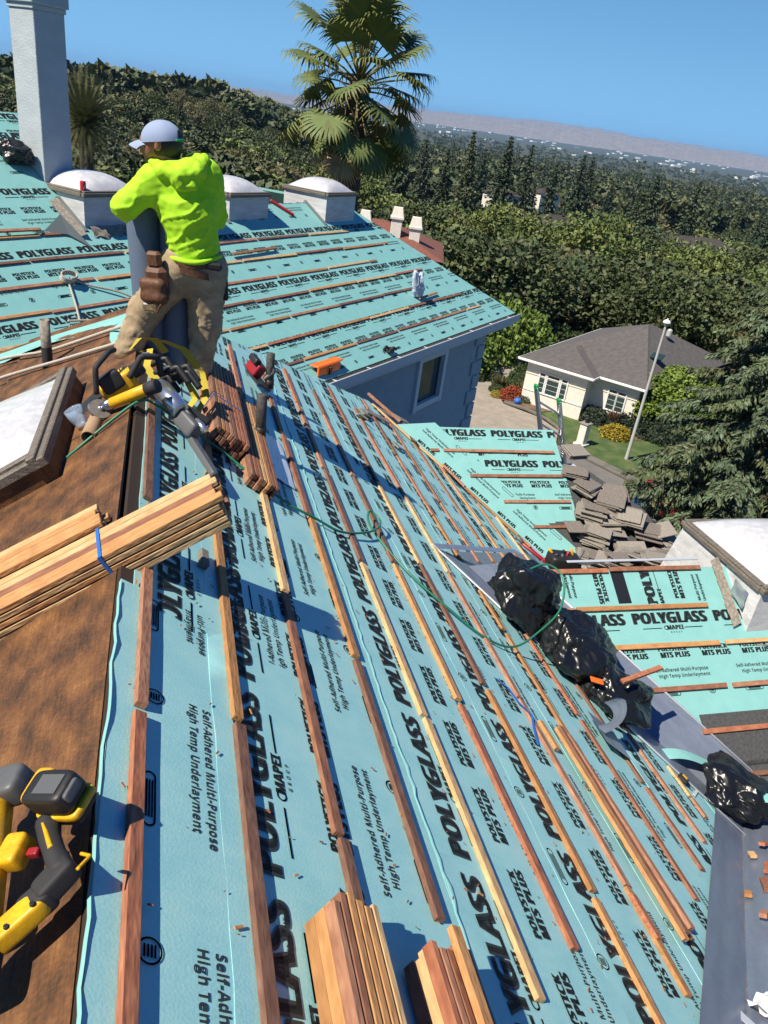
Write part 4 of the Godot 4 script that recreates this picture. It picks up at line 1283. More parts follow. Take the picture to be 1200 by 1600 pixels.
func build_hose() -> void:
	var pts: Array[Vector3] = [Vector3(-0.95, -0.60, -3.45), Vector3(-0.61, -0.375, -3.48), Vector3(-0.44, -0.26, -3.54), Vector3(-0.28, -0.15, -3.66), Vector3(-0.1, -0.015, -3.76), Vector3(0.02, 0.055, -3.82), Vector3(0.10, 0.02, -3.86), Vector3(0.28, -0.13, -3.9), Vector3(0.46, -0.255, -3.86), Vector3(0.75, -0.45, -3.72), Vector3(0.95, -0.58, -3.74), Vector3(1.11, -0.69, -3.78), Vector3(1.30, -0.80, -3.95), Vector3(1.44, -0.88, -4.14), Vector3(1.50, -0.90, -4.28), Vector3(1.44, -0.86, -4.34), Vector3(1.40, -0.86, -4.22), Vector3(1.43, -0.90, -4.08), Vector3(1.58, -1.0, -3.79), Vector3(1.79, -1.13, -3.6), Vector3(2.04, -1.30, -3.5), Vector3(2.28, -1.42, -3.55), Vector3(2.52, -1.40, -3.68), Vector3(2.72, -1.34, -3.83), Vector3(2.80, -1.22, -4.02), Vector3(2.70, -1.17, -4.12), Vector3(2.5, -1.20, -4.06)]
	var c := Curve3D.new()
	for i in pts.size():
		var d := (pts[mini(i + 1, pts.size() - 1)] - pts[maxi(i - 1, 0)]) / 6.0
		c.add_point(pts[i], -d, d)
	c.bake_interval = 0.03
	var bp: Array = []
	for p in c.get_baked_points(): bp.append(p)
	var m := MB.new(true)
	m.tube(bp, 0.0075, 8)
	one("air_hose", m.done(), M.green_hose, "long green air hose running over the ridge and down the battens", "hose")

func rope(pts: Array, r: float, label: String, group := "") -> void:
	var c := Curve3D.new()
	for i in pts.size():
		var a: Vector3 = pts[maxi(i - 1, 0)]; var b: Vector3 = pts[mini(i + 1, pts.size() - 1)]
		c.add_point(pts[i], -(b - a) / 6.0, (b - a) / 6.0)
	c.bake_interval = 0.008
	var bp := c.get_baked_points()
	# three twisted strands
	var t := thing("rope", label, "rope", Vector3.ZERO, group)
	for s in 3:
		var q: Array = []
		var dist := 0.0
		for i in bp.size():
			if i > 0: dist += bp[i].distance_to(bp[i - 1])
			var tg := (bp[mini(i + 1, bp.size() - 1)] - bp[maxi(i - 1, 0)]).normalized()
			var x := tg.cross(Vector3(0.3, 0.9, 0.1)).normalized(); var y := x.cross(tg)
			var an := dist * 130.0 + s * TAU / 3.0
			q.append(bp[i] + (x * cos(an) + y * sin(an)) * r * 0.5)
		var m := MB.new(true)
		m.tube(q, r * 0.6, 5)
		part(t, "strand", m.done(), M.rope)

func build_ropes() -> void:
	rope([Vector3(-1.9, -1.10, -6.9), Vector3(-1.2, -0.70, -6.62), Vector3(-0.70, -0.385, -5.97), Vector3(-0.26, -0.10, -5.56), Vector3(-0.05, 0.06, -5.25)], 0.012, "white rope running taut past the vent pipe to the person")
	rope([Vector3(-1.6, -0.95, -6.3), Vector3(-1.05, -0.61, -5.95), Vector3(-0.58, -0.32, -5.54), Vector3(-0.22, -0.09, -5.20), Vector3(-0.05, 0.03, -5.0)], 0.012, "white rope lying on the plywood below the taut one")
	rope([fp(F1, -2.1, 1.0, 0.03), fp(F1, -2.25, 1.35, 0.03), fp(F1, -2.38, 1.62, 0.03), fp(F1, -2.5, 1.9, 0.06), fp(F1, -2.7, 2.05, 0.06)], 0.012, "white rope hanging from the coil on the far wing")
	rope([fp(F1, -2.08, 1.0, 0.04), fp(F1, -1.9, 1.12, 0.03), fp(F1, -1.6, 1.3, 0.05), fp(F1, -1.36, 1.55, 0.04), fp(F1, -1.30, 1.85, 0.04), fp(F1, -1.32, 2.1, 0.03)], 0.012, "white rope looping away right of the coil on the far wing")
	rope([fp(F1, -2.5, 1.55, 0.05), fp(F1, -2.2, 1.62, 0.06), fp(F1, -1.95, 1.78, 0.05), fp(F1, -1.8, 2.0, 0.05), fp(F1, -1.78, 2.2, 0.05)], 0.012, "white rope crossing the others at the left of the far wing")
	var coil: Array = []
	for i in 60:
		var a := i * 0.35
		coil.append(fp(F1, -2.1 + 0.09 * cos(a) * (1.0 + 0.1 * sin(i * 0.4)), 1.0 + 0.06 * sin(a), 0.03 + 0.0012 * i))
	rope(coil, 0.010, "small coil of white rope on the far wing")
	# cut boards by the ropes
	for q in [[fp(F1, -2.35, 1.98, 0.10), fp(F1, -1.75, 2.12, 0.06), "pinkish board end lying under the white ropes"], [fp(F1, -2.9, 1.80, 0.08), fp(F1, -2.35, 1.75, 0.12), "dark board under the white ropes at the far wing's foot"]]:
		var m := MB.new(); m.box(Transform3D(along(q[1] - q[0], F1.N), Vector3.ZERO), Vector3(q[0].distance_to(q[1]), 0.035, 0.14), 0.004)
		one("board", m.done(), M.wood[2] if q[2].begins_with("pink") else M.wood[3], q[2], "board", (q[0] + q[1]) * 0.5)

# ---------------------------------------------------------------- tools
func rod(parent: Node, called: String, a: Vector3, b: Vector3, ra: float, rb: float, m: Material, sides := 14) -> MeshInstance3D:
	var mb := MB.new(true)
	var d := (b - a)
	mb.tube([a, a + d * 0.02, b - d * 0.02, b], [ra * 0.86, ra, rb, rb * 0.86], sides)
	return part(parent, called, mb.done(), m)

func bent(parent: Node, called: String, pts: Array, r, m: Material, sides := 10) -> MeshInstance3D:
	var c := Curve3D.new()
	for i in pts.size():
		var a: Vector3 = pts[maxi(i - 1, 0)]; var b: Vector3 = pts[mini(i + 1, pts.size() - 1)]
		c.add_point(pts[i], -(b - a) / 6.0, (b - a) / 6.0)
	var n := 16
	var bp: Array = []; var rr: Array = []
	for i in n + 1:
		var f := float(i) / n
		bp.append(c.sample_baked(c.get_baked_length() * f))
		if r is Array:
			var x: float = f * (r.size() - 1); var k := mini(int(x), r.size() - 2)
			rr.append(lerpf(r[k], r[k + 1], x - k))
		else: rr.append(r)
	var mb := MB.new(true)
	mb.tube(bp, rr, sides)
	return part(parent, called, mb.done(), m)

func build_tools() -> void:
	# cordless framing nailer on the plywood in the foreground
	var n := thing("nail_gun", "yellow and black cordless nail gun lying on the dark plywood in the foreground", "nail gun")
	var up: Vector3 = FP.N
	var bb := along(Vector3(0.125, 0.081, 0.09), up)
	var bc := Vector3(-0.078, 0.098, -1.285)
	part(n, "battery", soft(bb, bc + up * 0.012, Vector3(0.125, 0.062, 0.082), 0.012), M.black)
	part(n, "battery_side", soft(bb, bc - bb.x * 0.040 + up * 0.010 - bb.z * 0.006, Vector3(0.052, 0.060, 0.085), 0.010), M.yellow)
	part(n, "battery_base", soft(bb, bc - up * 0.028, Vector3(0.132, 0.022, 0.088), 0.009), M.yellow)
	part(n, "battery_shoe", soft(bb, bc - up * 0.046, Vector3(0.11, 0.024, 0.080), 0.009), M.black)
	bent(n, "grip", [Vector3(-0.098, 0.040, -1.262), Vector3(-0.088, 0.055, -1.21), Vector3(-0.070, 0.068, -1.155), Vector3(-0.050, 0.070, -1.11)], [0.027, 0.023, 0.022, 0.027], M.rubber, 14)
	bent(n, "grip_stripe", [Vector3(-0.108, 0.058, -1.255), Vector3(-0.094, 0.074, -1.21), Vector3(-0.078, 0.086, -1.16)], [0.006, 0.005, 0.006], M.yellow, 8)
	part(n, "knuckle", soft(along(Vector3(-0.1, -0.06, 0.08), up), Vector3(-0.062, 0.062, -1.102), Vector3(0.085, 0.05, 0.055), 0.018), M.rubber)
	part(n, "magazine", soft(along(Vector3(-0.125, -0.081, 0.055), up), Vector3(-0.145, 0.005, -1.045), Vector3(0.17, 0.046, 0.052), 0.010), M.yellow)
	part(n, "magazine_grip", soft(along(Vector3(-0.125, -0.081, 0.055), up), Vector3(-0.095, 0.034, -1.075), Vector3(0.07, 0.05, 0.054), 0.014), M.rubber)
	rod(n, "body", Vector3(-0.235, -0.005, -1.40), Vector3(-0.205, -0.01, -1.06), 0.046, 0.044, M.yellow, 20)
	part(n, "trigger_guard", soft(along(Vector3(0.1, 0.06, 0.05), up), Vector3(-0.155, 0.03, -1.205), Vector3(0.055, 0.05, 0.07), 0.012), M.yellow)
	part(n, "cap", soft(along(Vector3(0.1, 0.065, 0.04), up), Vector3(-0.205, 0.02, -1.395), Vector3(0.12, 0.07, 0.08), 0.015), M.grey_plastic)
	part(n, "nose", soft(along(Vector3(0.1, 0.065, 0.0), up), Vector3(-0.195, -0.02, -0.985), Vector3(0.08, 0.06, 0.10), 0.012), M.rubber)
	for k in 3:
		rod(n, "screw", Vector3(-0.19 + k * 0.045, 0.004 + k * 0.029, -1.012 - k * 0.02), Vector3(-0.19 + k * 0.045, 0.010 + k * 0.029, -1.012 - k * 0.02), 0.005, 0.005, M.dark_metal, 10)
	part(n, "battery_label", plain(bb, bc + up * 0.0435 + bb.x * 0.012, Vector3(0.07, 0.002, 0.045), 0.0), M.grey_plastic)
	part(n, "battery_latch", soft(bb, bc + up * 0.02 + bb.x * 0.064, Vector3(0.012, 0.025, 0.05)), M.grey_plastic)
	part(n, "trigger", soft(along(Vector3(0.1, 0.06, 0.05), up), Vector3(-0.115, 0.045, -1.185), Vector3(0.03, 0.02, 0.018)), M.red_tool)
	bent(n, "belt_hook", [Vector3(-0.02, 0.10, -1.09), Vector3(0.0, 0.085, -1.13), Vector3(-0.02, 0.07, -1.15)], 0.004, M.yellow, 6)
	# cut-off saw by the skylight
	var s := thing("chain_saw", "yellow and black battery chain saw lying by the plywood skylight", "chain saw")
	var sb := along(Vector3(0.25, 0.16, -0.06), up)
	var sc := Vector3(-0.10, 0.045, -4.08)
	part(s, "body", soft(sb, sc, Vector3(0.20, 0.11, 0.13), 0.025), M.yellow)
	part(s, "motor_cover", soft(sb, sc + Vector3(-0.03, 0.03, 0.05), Vector3(0.12, 0.10, 0.06), 0.02), M.rubber)
	part(s, "battery", soft(sb, sc + Vector3(0.09, 0.075, -0.02), Vector3(0.09, 0.06, 0.10), 0.012), M.black)
	bent(s, "rear_handle", [sc + Vector3(0.06, 0.06, 0.06), sc + Vector3(0.12, 0.17, 0.04), sc + Vector3(0.20, 0.16, 0.0), sc + Vector3(0.22, 0.06, 0.0)], 0.017, M.rubber)
	bent(s, "front_handle", [sc + Vector3(-0.10, -0.02, 0.10), sc + Vector3(-0.10, 0.12, 0.10), sc + Vector3(-0.04, 0.18, 0.02), sc + Vector3(-0.02, 0.16, -0.08)], 0.015, M.rubber)
	part(s, "bar", plain(along(Vector3(-0.2, -0.13, 0.25), Vector3(1, 0, 1)), sc + Vector3(-0.12, -0.06, 0.08), Vector3(0.22, 0.055, 0.008), 0.003), M.dark_metal)
	part(s, "chain", soft(along(Vector3(-0.2, -0.13, 0.25), Vector3(1, 0, 1)), sc + Vector3(-0.12, -0.06, 0.08), Vector3(0.235, 0.07, 0.005), 0.002), M.rubber)
	for k in 5:
		part(s, "vent_slot", soft(sb, sc + sb.x * (-0.05 + 0.025 * k) + sb.y * 0.052 + sb.z * -0.02, Vector3(0.008, 0.01, 0.05), 0.002), M.black)
	# angle grinder
	var g := thing("angle_grinder", "yellow angle grinder with a steel guard lying near the ridge", "angle grinder")
	rod(g, "body", Vector3(-0.125, 0.005, -3.90), Vector3(0.055, 0.125, -3.80), 0.028, 0.031, M.yellow, 18)
	rod(g, "tail", Vector3(0.05, 0.122, -3.803), Vector3(0.105, 0.155, -3.775), 0.034, 0.036, M.rubber, 16)
	rod(g, "gear_head", Vector3(-0.175, -0.03, -3.925), Vector3(-0.12, 0.008, -3.90), 0.024, 0.030, M.steel, 16)
	var gd := along(Vector3(0.35, 0.75, 0.55), Vector3.RIGHT)
	var gc := Vector3(-0.178, -0.025, -3.90)
	var md := MB.new(); md.tube([gc + gd.x * -0.004, gc + gd.x * 0.002], 0.055, 28)
	part(g, "disc", md.done(), M.tile2)
	var mg := MB.new(true); mg.tube([gc + gd.x * -0.024, gc + gd.x * -0.006], [0.05, 0.062], 28)
	part(g, "guard", mg.done(), M.steel)
	var mn := MB.new(true); mn.tube([gc, gc + gd.x * 0.012], [0.016, 0.011], 12)
	part(g, "nut", mn.done(), M.silver)
	# pneumatic nailer over the ridge
	var c := thing("roofing_nailer", "silver and dark green air nailer lying across the ridge beside the grinder", "nail gun")
	rod(c, "head", Vector3(0.12, 0.075, -3.95), Vector3(0.215, 0.015, -3.80), 0.052, 0.047, M.silver, 20)
	rod(c, "head_cap", Vector3(0.10, 0.088, -3.985), Vector3(0.122, 0.074, -3.948), 0.038, 0.05, M.silver, 20)
	bent(c, "handle", [Vector3(0.16, 0.03, -3.90), Vector3(0.25, -0.03, -3.94), Vector3(0.36, -0.10, -3.93)], [0.032, 0.024, 0.026], M.rubber)
	part(c, "body", soft(along(Vector3(0.5, -0.3, 0.75), FM.N), Vector3(0.255, -0.045, -3.77), Vector3(0.15, 0.09, 0.09), 0.02), M.grey_plastic)
	rod(c, "air_fitting", Vector3(0.29, -0.02, -3.77), Vector3(0.335, -0.05, -3.70), 0.016, 0.02, M.silver, 12)
	rod(c, "air_plug", Vector3(0.24, 0.02, -3.80), Vector3(0.29, -0.02, -3.77), 0.012, 0.012, M.dark_metal, 10)
	part(c, "magazine", soft(along(Vector3(0.32, -0.2, 0.9), FM.N), Vector3(0.315, -0.13, -3.58), Vector3(0.34, 0.035, 0.045), 0.006), M.grey_plastic)
	part(c, "foot", soft(along(Vector3(0.32, -0.2, 0.9), FM.N), Vector3(0.365, -0.19, -3.44), Vector3(0.09, 0.04, 0.06), 0.008), M.black)
	part(c, "trigger", soft(along(Vector3(0.5, -0.3, 0.75), FM.N), Vector3(0.27, -0.06, -3.86), Vector3(0.04, 0.02, 0.012), 0.004), M.black)
	# harness heaped at the person's feet
	var h := thing("safety_harness", "heap of yellow and black harness webbing at the person's feet", "harness")
	var hp := [[Vector3(0.02, 0.16, -4.50), Vector3(0.12, 0.20, -4.40), Vector3(0.24, 0.15, -4.42), Vector3(0.32, 0.03, -4.45)], [Vector3(0.26, 0.10, -4.35), Vector3(0.34, 0.06, -4.30), Vector3(0.36, -0.06, -4.22), Vector3(0.30, -0.14, -4.15)], [Vector3(0.0, 0.12, -4.42), Vector3(0.06, 0.18, -4.30), Vector3(0.04, 0.10, -4.22), Vector3(0.10, 0.04, -4.16)], [Vector3(0.18, 0.02, -4.2), Vector3(0.25, 0.06, -4.14), Vector3(0.30, -0.02, -4.1), Vector3(0.24, -0.08, -4.02)], [Vector3(-0.06, 0.10, -4.5), Vector3(0.0, 0.19, -4.46), Vector3(0.08, 0.17, -4.52), Vector3(0.14, 0.08, -4.56)]]
	for i in hp.size():
		var cv := Curve3D.new()
		var q: Array = hp[i]
		for k in 4:
			var a: Vector3 = q[maxi(k - 1, 0)]; var b: Vector3 = q[mini(k + 1, 3)]
			cv.add_point(q[k], -(b - a) / 6.0, (b - a) / 6.0)
		var mb := MB.new(true)
		var wd := Vector3(0.25, 0.35, 0.9).normalized() * 0.022
		mb.grid(24, 1, func(a: float, t: float) -> Vector3:
			return cv.sample_baked(cv.get_baked_length() * a) + wd.rotated(Vector3.UP, a * 1.5) * (t * 2.0 - 1.0), 1.0, 0.1)
		part(h, "strap", mb.done(), M.webbing)
	for i in 6:
		var p := Vector3(rng.randf_range(0.05, 0.25), rng.randf_range(0.0, 0.1), rng.randf_range(-4.4, -4.1))
		bent(h, "pad", [p, p + Vector3(0.08, 0.05, 0.03), p + Vector3(0.14, -0.02, 0.08)], 0.018, M.black, 8)
	rod(h, "buckle", Vector3(0.02, 0.14, -4.30), Vector3(0.06, 0.15, -4.28), 0.016, 0.016, M.silver)
	# cardboard tube and a clear cup beside the skylight
	var ct := MB.new(true)
	var tb := Transform3D(along(Vector3(0.04, 0.03, -0.3), up) * Basis(Vector3(0, 0, 1), -PI / 2), Vector3(-0.225, -0.10, -3.70))
	ct.lathe(tb, [Vector2(0.036, 0), Vector2(0.036, 0.26), Vector2(0.030, 0.26), Vector2(0.030, 0), Vector2(0.036, 0)], 24)
	one("cardboard_tube", ct.done(), M.card, "short cardboard core tube lying on the plywood by the skylight", "tube")
	var cup := thing("plastic_cup", "crumpled clear plastic cup on the plywood beside the cardboard tube", "cup", Vector3(-0.268, -0.13, -3.93))
	var cm := MB.new(true); cm.lathe(Transform3D(Basis(Vector3(0, 0, 1), 0.5), Vector3.ZERO), [Vector2(0.0, 0.0), Vector2(0.034, 0.004), Vector2(0.045, 0.05), Vector2(0.047, 0.10), Vector2(0.044, 0.10), Vector2(0.042, 0.05), Vector2(0.03, 0.01), Vector2(0.0, 0.008)], 20)
	var gm := mat(Color(0.75, 0.85, 0.95, 0.30), 0.05); gm.transparency = BaseMaterial3D.TRANSPARENCY_ALPHA
	part(cup, "cup", cm.done(), gm)
	# red framing tool and two black-handled slate bars standing in the battens
	var rt := thing("jigsaw", "red and black power saw standing on the main slope beyond the bundles", "power saw", Vector3(0.80, -0.47, -5.75))
	part(rt, "motor", soft(fb(FM).rotated(FM.N, 0.4), Vector3(0, 0.10, 0), Vector3(0.16, 0.11, 0.09), 0.03), M.red_tool)
	part(rt, "grip", soft(fb(FM).rotated(FM.N, 0.4), Vector3(-0.01, 0.17, 0.02), Vector3(0.12, 0.05, 0.06), 0.02), M.black)
	bent(rt, "handle", [Vector3(0.06, 0.03, 0.06), Vector3(0.13, 0.09, 0.06), Vector3(0.10, 0.17, 0.03)], 0.018, M.grey_plastic)
	part(rt, "shoe", plain(fb(FM).rotated(FM.N, 0.4), Vector3(0.02, 0.015, 0.05), Vector3(0.22, 0.02, 0.14), 0.006), M.dark_metal)
	for i in 2:
		var b0: Vector3 = [Vector3(0.905, -0.57, -5.70), Vector3(0.70, -0.44, -4.42)][i]
		var tp := b0 + Vector3(0.0, 0.33, -0.02)
		var sl := thing("sealant_tube", ["black sealant tube with a foil end standing beside the red saw", "black sealant tube with a foil end standing below the batten bundles"][i], "tube")
		rod(sl, "barrel", b0 + Vector3(0, 0.11, 0), tp, 0.032, 0.032, M.pipe_old, 18)
		rod(sl, "collar", b0 + Vector3(0, 0.06, 0), b0 + Vector3(0, 0.13, 0), 0.034, 0.034, M.black, 18)
		var fm := MB.new(); fm.mquad(b0 + Vector3(-0.05, -0.03, 0.05), b0 + Vector3(0.03, -0.07, 0.06), b0 + Vector3(0.033, 0.08, 0.0), b0 + Vector3(-0.033, 0.08, 0.0))
		part(sl, "foil_end", fm.done(), M.silver)
	var bp := MB.new(true)
	bp.grid(8, 6, func(a: float, q: float) -> Vector3: return fp(FM, lerpf(4.05, 4.75, q), lerpf(0.86, 1.04, a), 0.013 + 0.006 * noise.get_noise_2d(a * 9.0, q * 9.0)), 1.0, 1.0)
	one("plastic_wrapper", bp.done(), M.film_clear, "flattened bluish plastic wrapper on the main slope below the bundles", "plastic film")
	# tools at the foot of the far valley
	var w := thing("pipe_wrench", "red pipe wrench lying at the foot of the far valley strip", "wrench")
	rod(w, "handle", Vector3(3.72, -2.33, -6.35), Vector3(3.90, -2.42, -6.15), 0.018, 0.022, M.red_tool)
	part(w, "jaw", soft(along(Vector3(1, -0.4, 0.9)), Vector3(3.93, -2.42, -6.10), Vector3(0.10, 0.05, 0.05), 0.01), M.red_tool)
	rod(w, "hook", Vector3(3.68, -2.28, -6.40), Vector3(3.73, -2.32, -6.33), 0.028, 0.02, M.grey_plastic)
	var tbg := thing("tool_bag", "black open tool bag with tools beside the pipe wrench", "bag", Vector3(4.02, -2.32, -5.95))
	part(tbg, "bag", soft(along(Vector3(1, -0.1, 0.1)), Vector3(0, 0, 0), Vector3(0.34, 0.16, 0.22), 0.05), M.black)
	for k in 7:
		var p := Vector3(-0.15 + k * 0.05, 0.05, rng.randf_range(-0.06, 0.06))
		rod(tbg, "tool_handle", p, p + Vector3(rng.randf_range(-0.09, 0.09), rng.randf_range(0.05, 0.11), rng.randf_range(-0.05, 0.05)), 0.012, 0.014, [M.black, M.yellow, M.grey_plastic, M.red_tool][k % 4])
	for k in 3:
		var m := MB.new(); m.box(Transform3D(along(Vector3(1, -0.05, 0.25 * (k - 1)), Vector3(0, 0.9, -0.4)), Vector3.ZERO), Vector3(0.26, 0.006, 0.18), 0.002)
		one("cap_sheet_scrap", m.done(), M.felt, ["grey cap sheet scrap beside the tool bag", "grey cap sheet scrap under another beside the gable ridge", "grey cap sheet scrap lying nearest the stacked tiles"][k], "scrap", Vector3(4.25 + 0.14 * k, -2.28 - 0.02 * k, -5.85 + 0.1 * (k % 2)))
	# metal drip edge laid along the gable ridge
	var de := MB.new(); de.box(at(Vector3.ZERO), Vector3(1.25, 0.010, 0.03), 0.003)
	one("drip_edge_length", de.done(), M.hem, "length of pale metal edging laid behind the right gable's ridge", "metal strip", Vector3(3.92, -1.575, -4.78))
	# can, level, gloves, orange bracket
	var can := thing("drink_can", "red drink can standing on the frame of the skylight by the chimney", "can", Vector3(-0.775, 0.235, -9.99))
	var cb := MB.new(true); cb.lathe(Transform3D(), [Vector2(0.0, 0.0), Vector2(0.028, 0.0), Vector2(0.033, 0.012), Vector2(0.033, 0.105), Vector2(0.027, 0.120)], 24)
	part(can, "body", cb.done(), M.red)
	var cl := MB.new(true); cl.lathe(Transform3D(), [Vector2(0.027, 0.120), Vector2(0.0255, 0.117), Vector2(0.0, 0.117)], 24)
	part(can, "lid", cl.done(), M.silver)
	var band := MB.new(true)
	band.grid(6, 1, func(a: float, q: float) -> Vector3: return Vector3(sin(a * 0.9 + 0.1) * 0.0334, 0.03 + a * 0.05 + q * 0.014, cos(a * 0.9 + 0.1) * 0.0334))
	part(can, "white_band", band.done(), M.white)
	var lv := MB.new(); lv.box(Transform3D(along(fp(F1, 2.62, 0.20, 0) - fp(F1, 2.45, -0.02, 0), F1.N), Vector3.ZERO), Vector3(0.42, 0.03, 0.045), 0.006)
	one("red_bar", lv.done(), M.red, "red pry bar lying on the far wing between two skylights", "bar", fp(F1, 2.52, 0.12, 0.03))
	var gl := thing("work_gloves", "black work gloves dropped on the far wing's eave", "gloves", Vector3(3.28, -1.63, -10.70))
	for k in 6:
		var d := Vector3(rng.randf_range(-0.12, 0.12), rng.randf_range(-0.01, 0.03), rng.randf_range(-0.10, 0.10))
		bent(gl, "finger", [d, d + Vector3(0.04, 0.035, -0.03), d + Vector3(0.09, 0.0, -0.05)], 0.018, M.black, 8)
	part(gl, "palm", soft(fb(F1), Vector3(0.02, 0.01, -0.02), Vector3(0.16, 0.04, 0.10), 0.015), M.black)
	var ob := thing("roof_bracket", "orange roof bracket hooked at the end of the far wing's eave", "bracket", Vector3(2.18, -1.58, -9.60))
	part(ob, "plate", plain(Basis(Vector3(Q, 0, -Q), Vector3.UP, Vector3(Q, 0, Q)), Vector3(0, 0.0, 0), Vector3(0.50, 0.12, 0.03), 0.006), M.orange)
	part(ob, "flange", plain(Basis(Vector3(Q, 0, -Q), Vector3.UP, Vector3(Q, 0, Q)), Vector3(-0.02, 0.06, -0.07), Vector3(0.58, 0.02, 0.14), 0.006), M.orange)
	part(ob, "lug", plain(Basis(Vector3(Q, 0, -Q), Vector3.UP, Vector3(Q, 0, Q)), Vector3(0.02, -0.02, 0.02), Vector3(0.04, 0.10, 0.04), 0.006), M.dark_metal)
	# rolls of underlayment standing in front of the person
	for i in 2:
		var m := MB.new(true)
		var bx: Vector3 = [Vector3(0.065, -0.13, -5.02), Vector3(0.215, -0.14, -4.99)][i]
		var lean: Vector3 = [Vector3(-0.055, 0.93, 0.0), Vector3(-0.02, 0.97, -0.02)][i]
		var bs := along(lean, Vector3.BACK) * Basis(Vector3(0, 0, 1), -PI / 2)
		m.lathe(Transform3D(bs, bx), [Vector2(0.0, 0.0), Vector2(0.095, 0.0), Vector2(0.097, 0.01), Vector2(0.097, 0.94), Vector2(0.095, 0.95), Vector2(0.05, 0.95), Vector2(0.05, 0.8), Vector2(0.0, 0.8)], 30)
		one("underlayment_roll", m.done(), M.roll, ["grey-blue roll of underlayment standing upright, at the person's left arm", "grey-blue roll of underlayment standing upright between the person's legs"][i], "roll", Vector3.ZERO, "rolls of underlayment")

func build_tiles() -> void:
	# stacks of old flat concrete tiles where the two gables meet
	var tms: Array = []
	for k in 3:
		var proto := MB.new(); proto.box(at(Vector3.ZERO), Vector3(0.33 - 0.03 * k, 0.015, 0.25 - 0.02 * k), 0.004)
		tms.append(proto.done())
	var spots := [[4.92, -7.62, 3], [5.02, -7.40, 6], [5.20, -7.20, 8], [5.44, -7.05, 9], [5.62, -6.88, 6], [4.95, -7.12, 7], [5.16, -6.90, 5], [4.92, -6.84, 8], [5.28, -6.66, 10], [5.52, -6.62, 5], [5.72, -6.52, 7], [4.95, -6.52, 6], [5.14, -6.32, 9], [5.44, -6.30, 6], [5.68, -6.18, 8], [5.92, -6.30, 4], [4.72, -6.30, 6], [4.86, -6.05, 5], [5.12, -5.98, 7], [5.40, -5.96, 5], [5.62, -5.82, 6], [5.88, -5.95, 4], [4.70, -5.80, 4], [4.96, -5.68, 5], [5.24, -5.62, 4], [5.48, -5.52, 4], [5.80, -5.58, 3], [6.0, -6.55, 5], [5.92, -6.78, 4], [6.12, -6.12, 5], [6.08, -5.78, 4], [5.36, -7.35, 5], [4.98, -7.85, 4], [5.30, -6.45, 8], [4.78, -6.62, 6]]
	for i in spots.size():
		var q: Array = spots[i]
		var z: float = q[1]
		var y := maxf(-T * (z + 10.9), -1.586 + T * (z + 4.66))
		var onb := -T * (z + 10.9) < -1.586 + T * (z + 4.66)
		var nrm: Vector3 = FB.N if onb else F3.N
		var st := thing("tile_stack", "stack of old grey-brown flat roof tiles, lifted off and piled behind the right gable", "tile stack", Vector3(q[0], y, z), "stacks of lifted roof tiles")
		var yaw := rng.randf_range(-0.7, 0.7)
		var lean := rng.randf_range(-0.35, 0.25)
		var b0 := along(Vector3(1, 0, 0).rotated(Vector3.UP, yaw), nrm.lerp(Vector3.UP, rng.randf_range(0.2, 0.8)).normalized()).rotated(Vector3(0, 0, 1), lean * 0.5)
		for k in q[2]:
			var b := b0.rotated(Vector3.UP, rng.randf_range(-0.16, 0.16)).rotated(b0.x, rng.randf_range(-0.05, 0.05))
			part(st, "tile", tms[rng.randi() % 3], M.tile if rng.randf() < 0.6 else M.tile2, Transform3D(b, nrm * 0.03 + b0.y * 0.0205 * k + b0.z * (rng.randf_range(-0.025, 0.025) + k * lean * 0.03) + b0.x * rng.randf_range(-0.03, 0.03)))
	for i in 34:
		var x := rng.randf_range(4.62, 6.0); var z := rng.randf_range(-7.2, -5.4)
		if z < -6.9 and x > 5.5: x -= 0.5
		var y := maxf(-T * (z + 10.9), -1.586 + T * (z + 4.66))
		var o := one("loose_tile", tms[i % 3], M.tile2 if i % 2 else M.tile, "single old grey-brown roof tile lying askew among the stacks", "tile", Vector3(x, y + rng.randf_range(0.06, 0.16), z), "single tiles among the stacks")
		o.basis = Basis(Vector3.UP, rng.randf_range(0, 6.0)) * Basis(Vector3.RIGHT, rng.randf_range(-0.6, 0.6))
	# aluminium ladder leaning beyond the far gable
	var ld := thing("ladder", "aluminium extension ladder with green feet caps leaning behind the far gable", "ladder")
	var a0 := Vector3(4.57, -1.31, -8.40); var a1 := Vector3(4.86, -1.44, -8.28)
	var dn := Vector3(0.30, -1.0, 0.10)
	for p: Vector3 in [a0, a1]:
		var d := dn.normalized()
		part(ld, "rail", plain(along(d, Vector3(0.3, 0, 1)), p + d * 3.7, Vector3(7.4, 0.075, 0.03), 0.006), M.silver)
		part(ld, "end_cap", plain(along(d, Vector3(0.3, 0, 1)), p, Vector3(0.09, 0.085, 0.04), 0.02), M.green_cap)
	for k in 23:
		var d := dn.normalized() * (0.18 + k * 0.30)
		rod(ld, "rung", a0 + d, a1 + d, 0.014, 0.014, M.silver, 8)

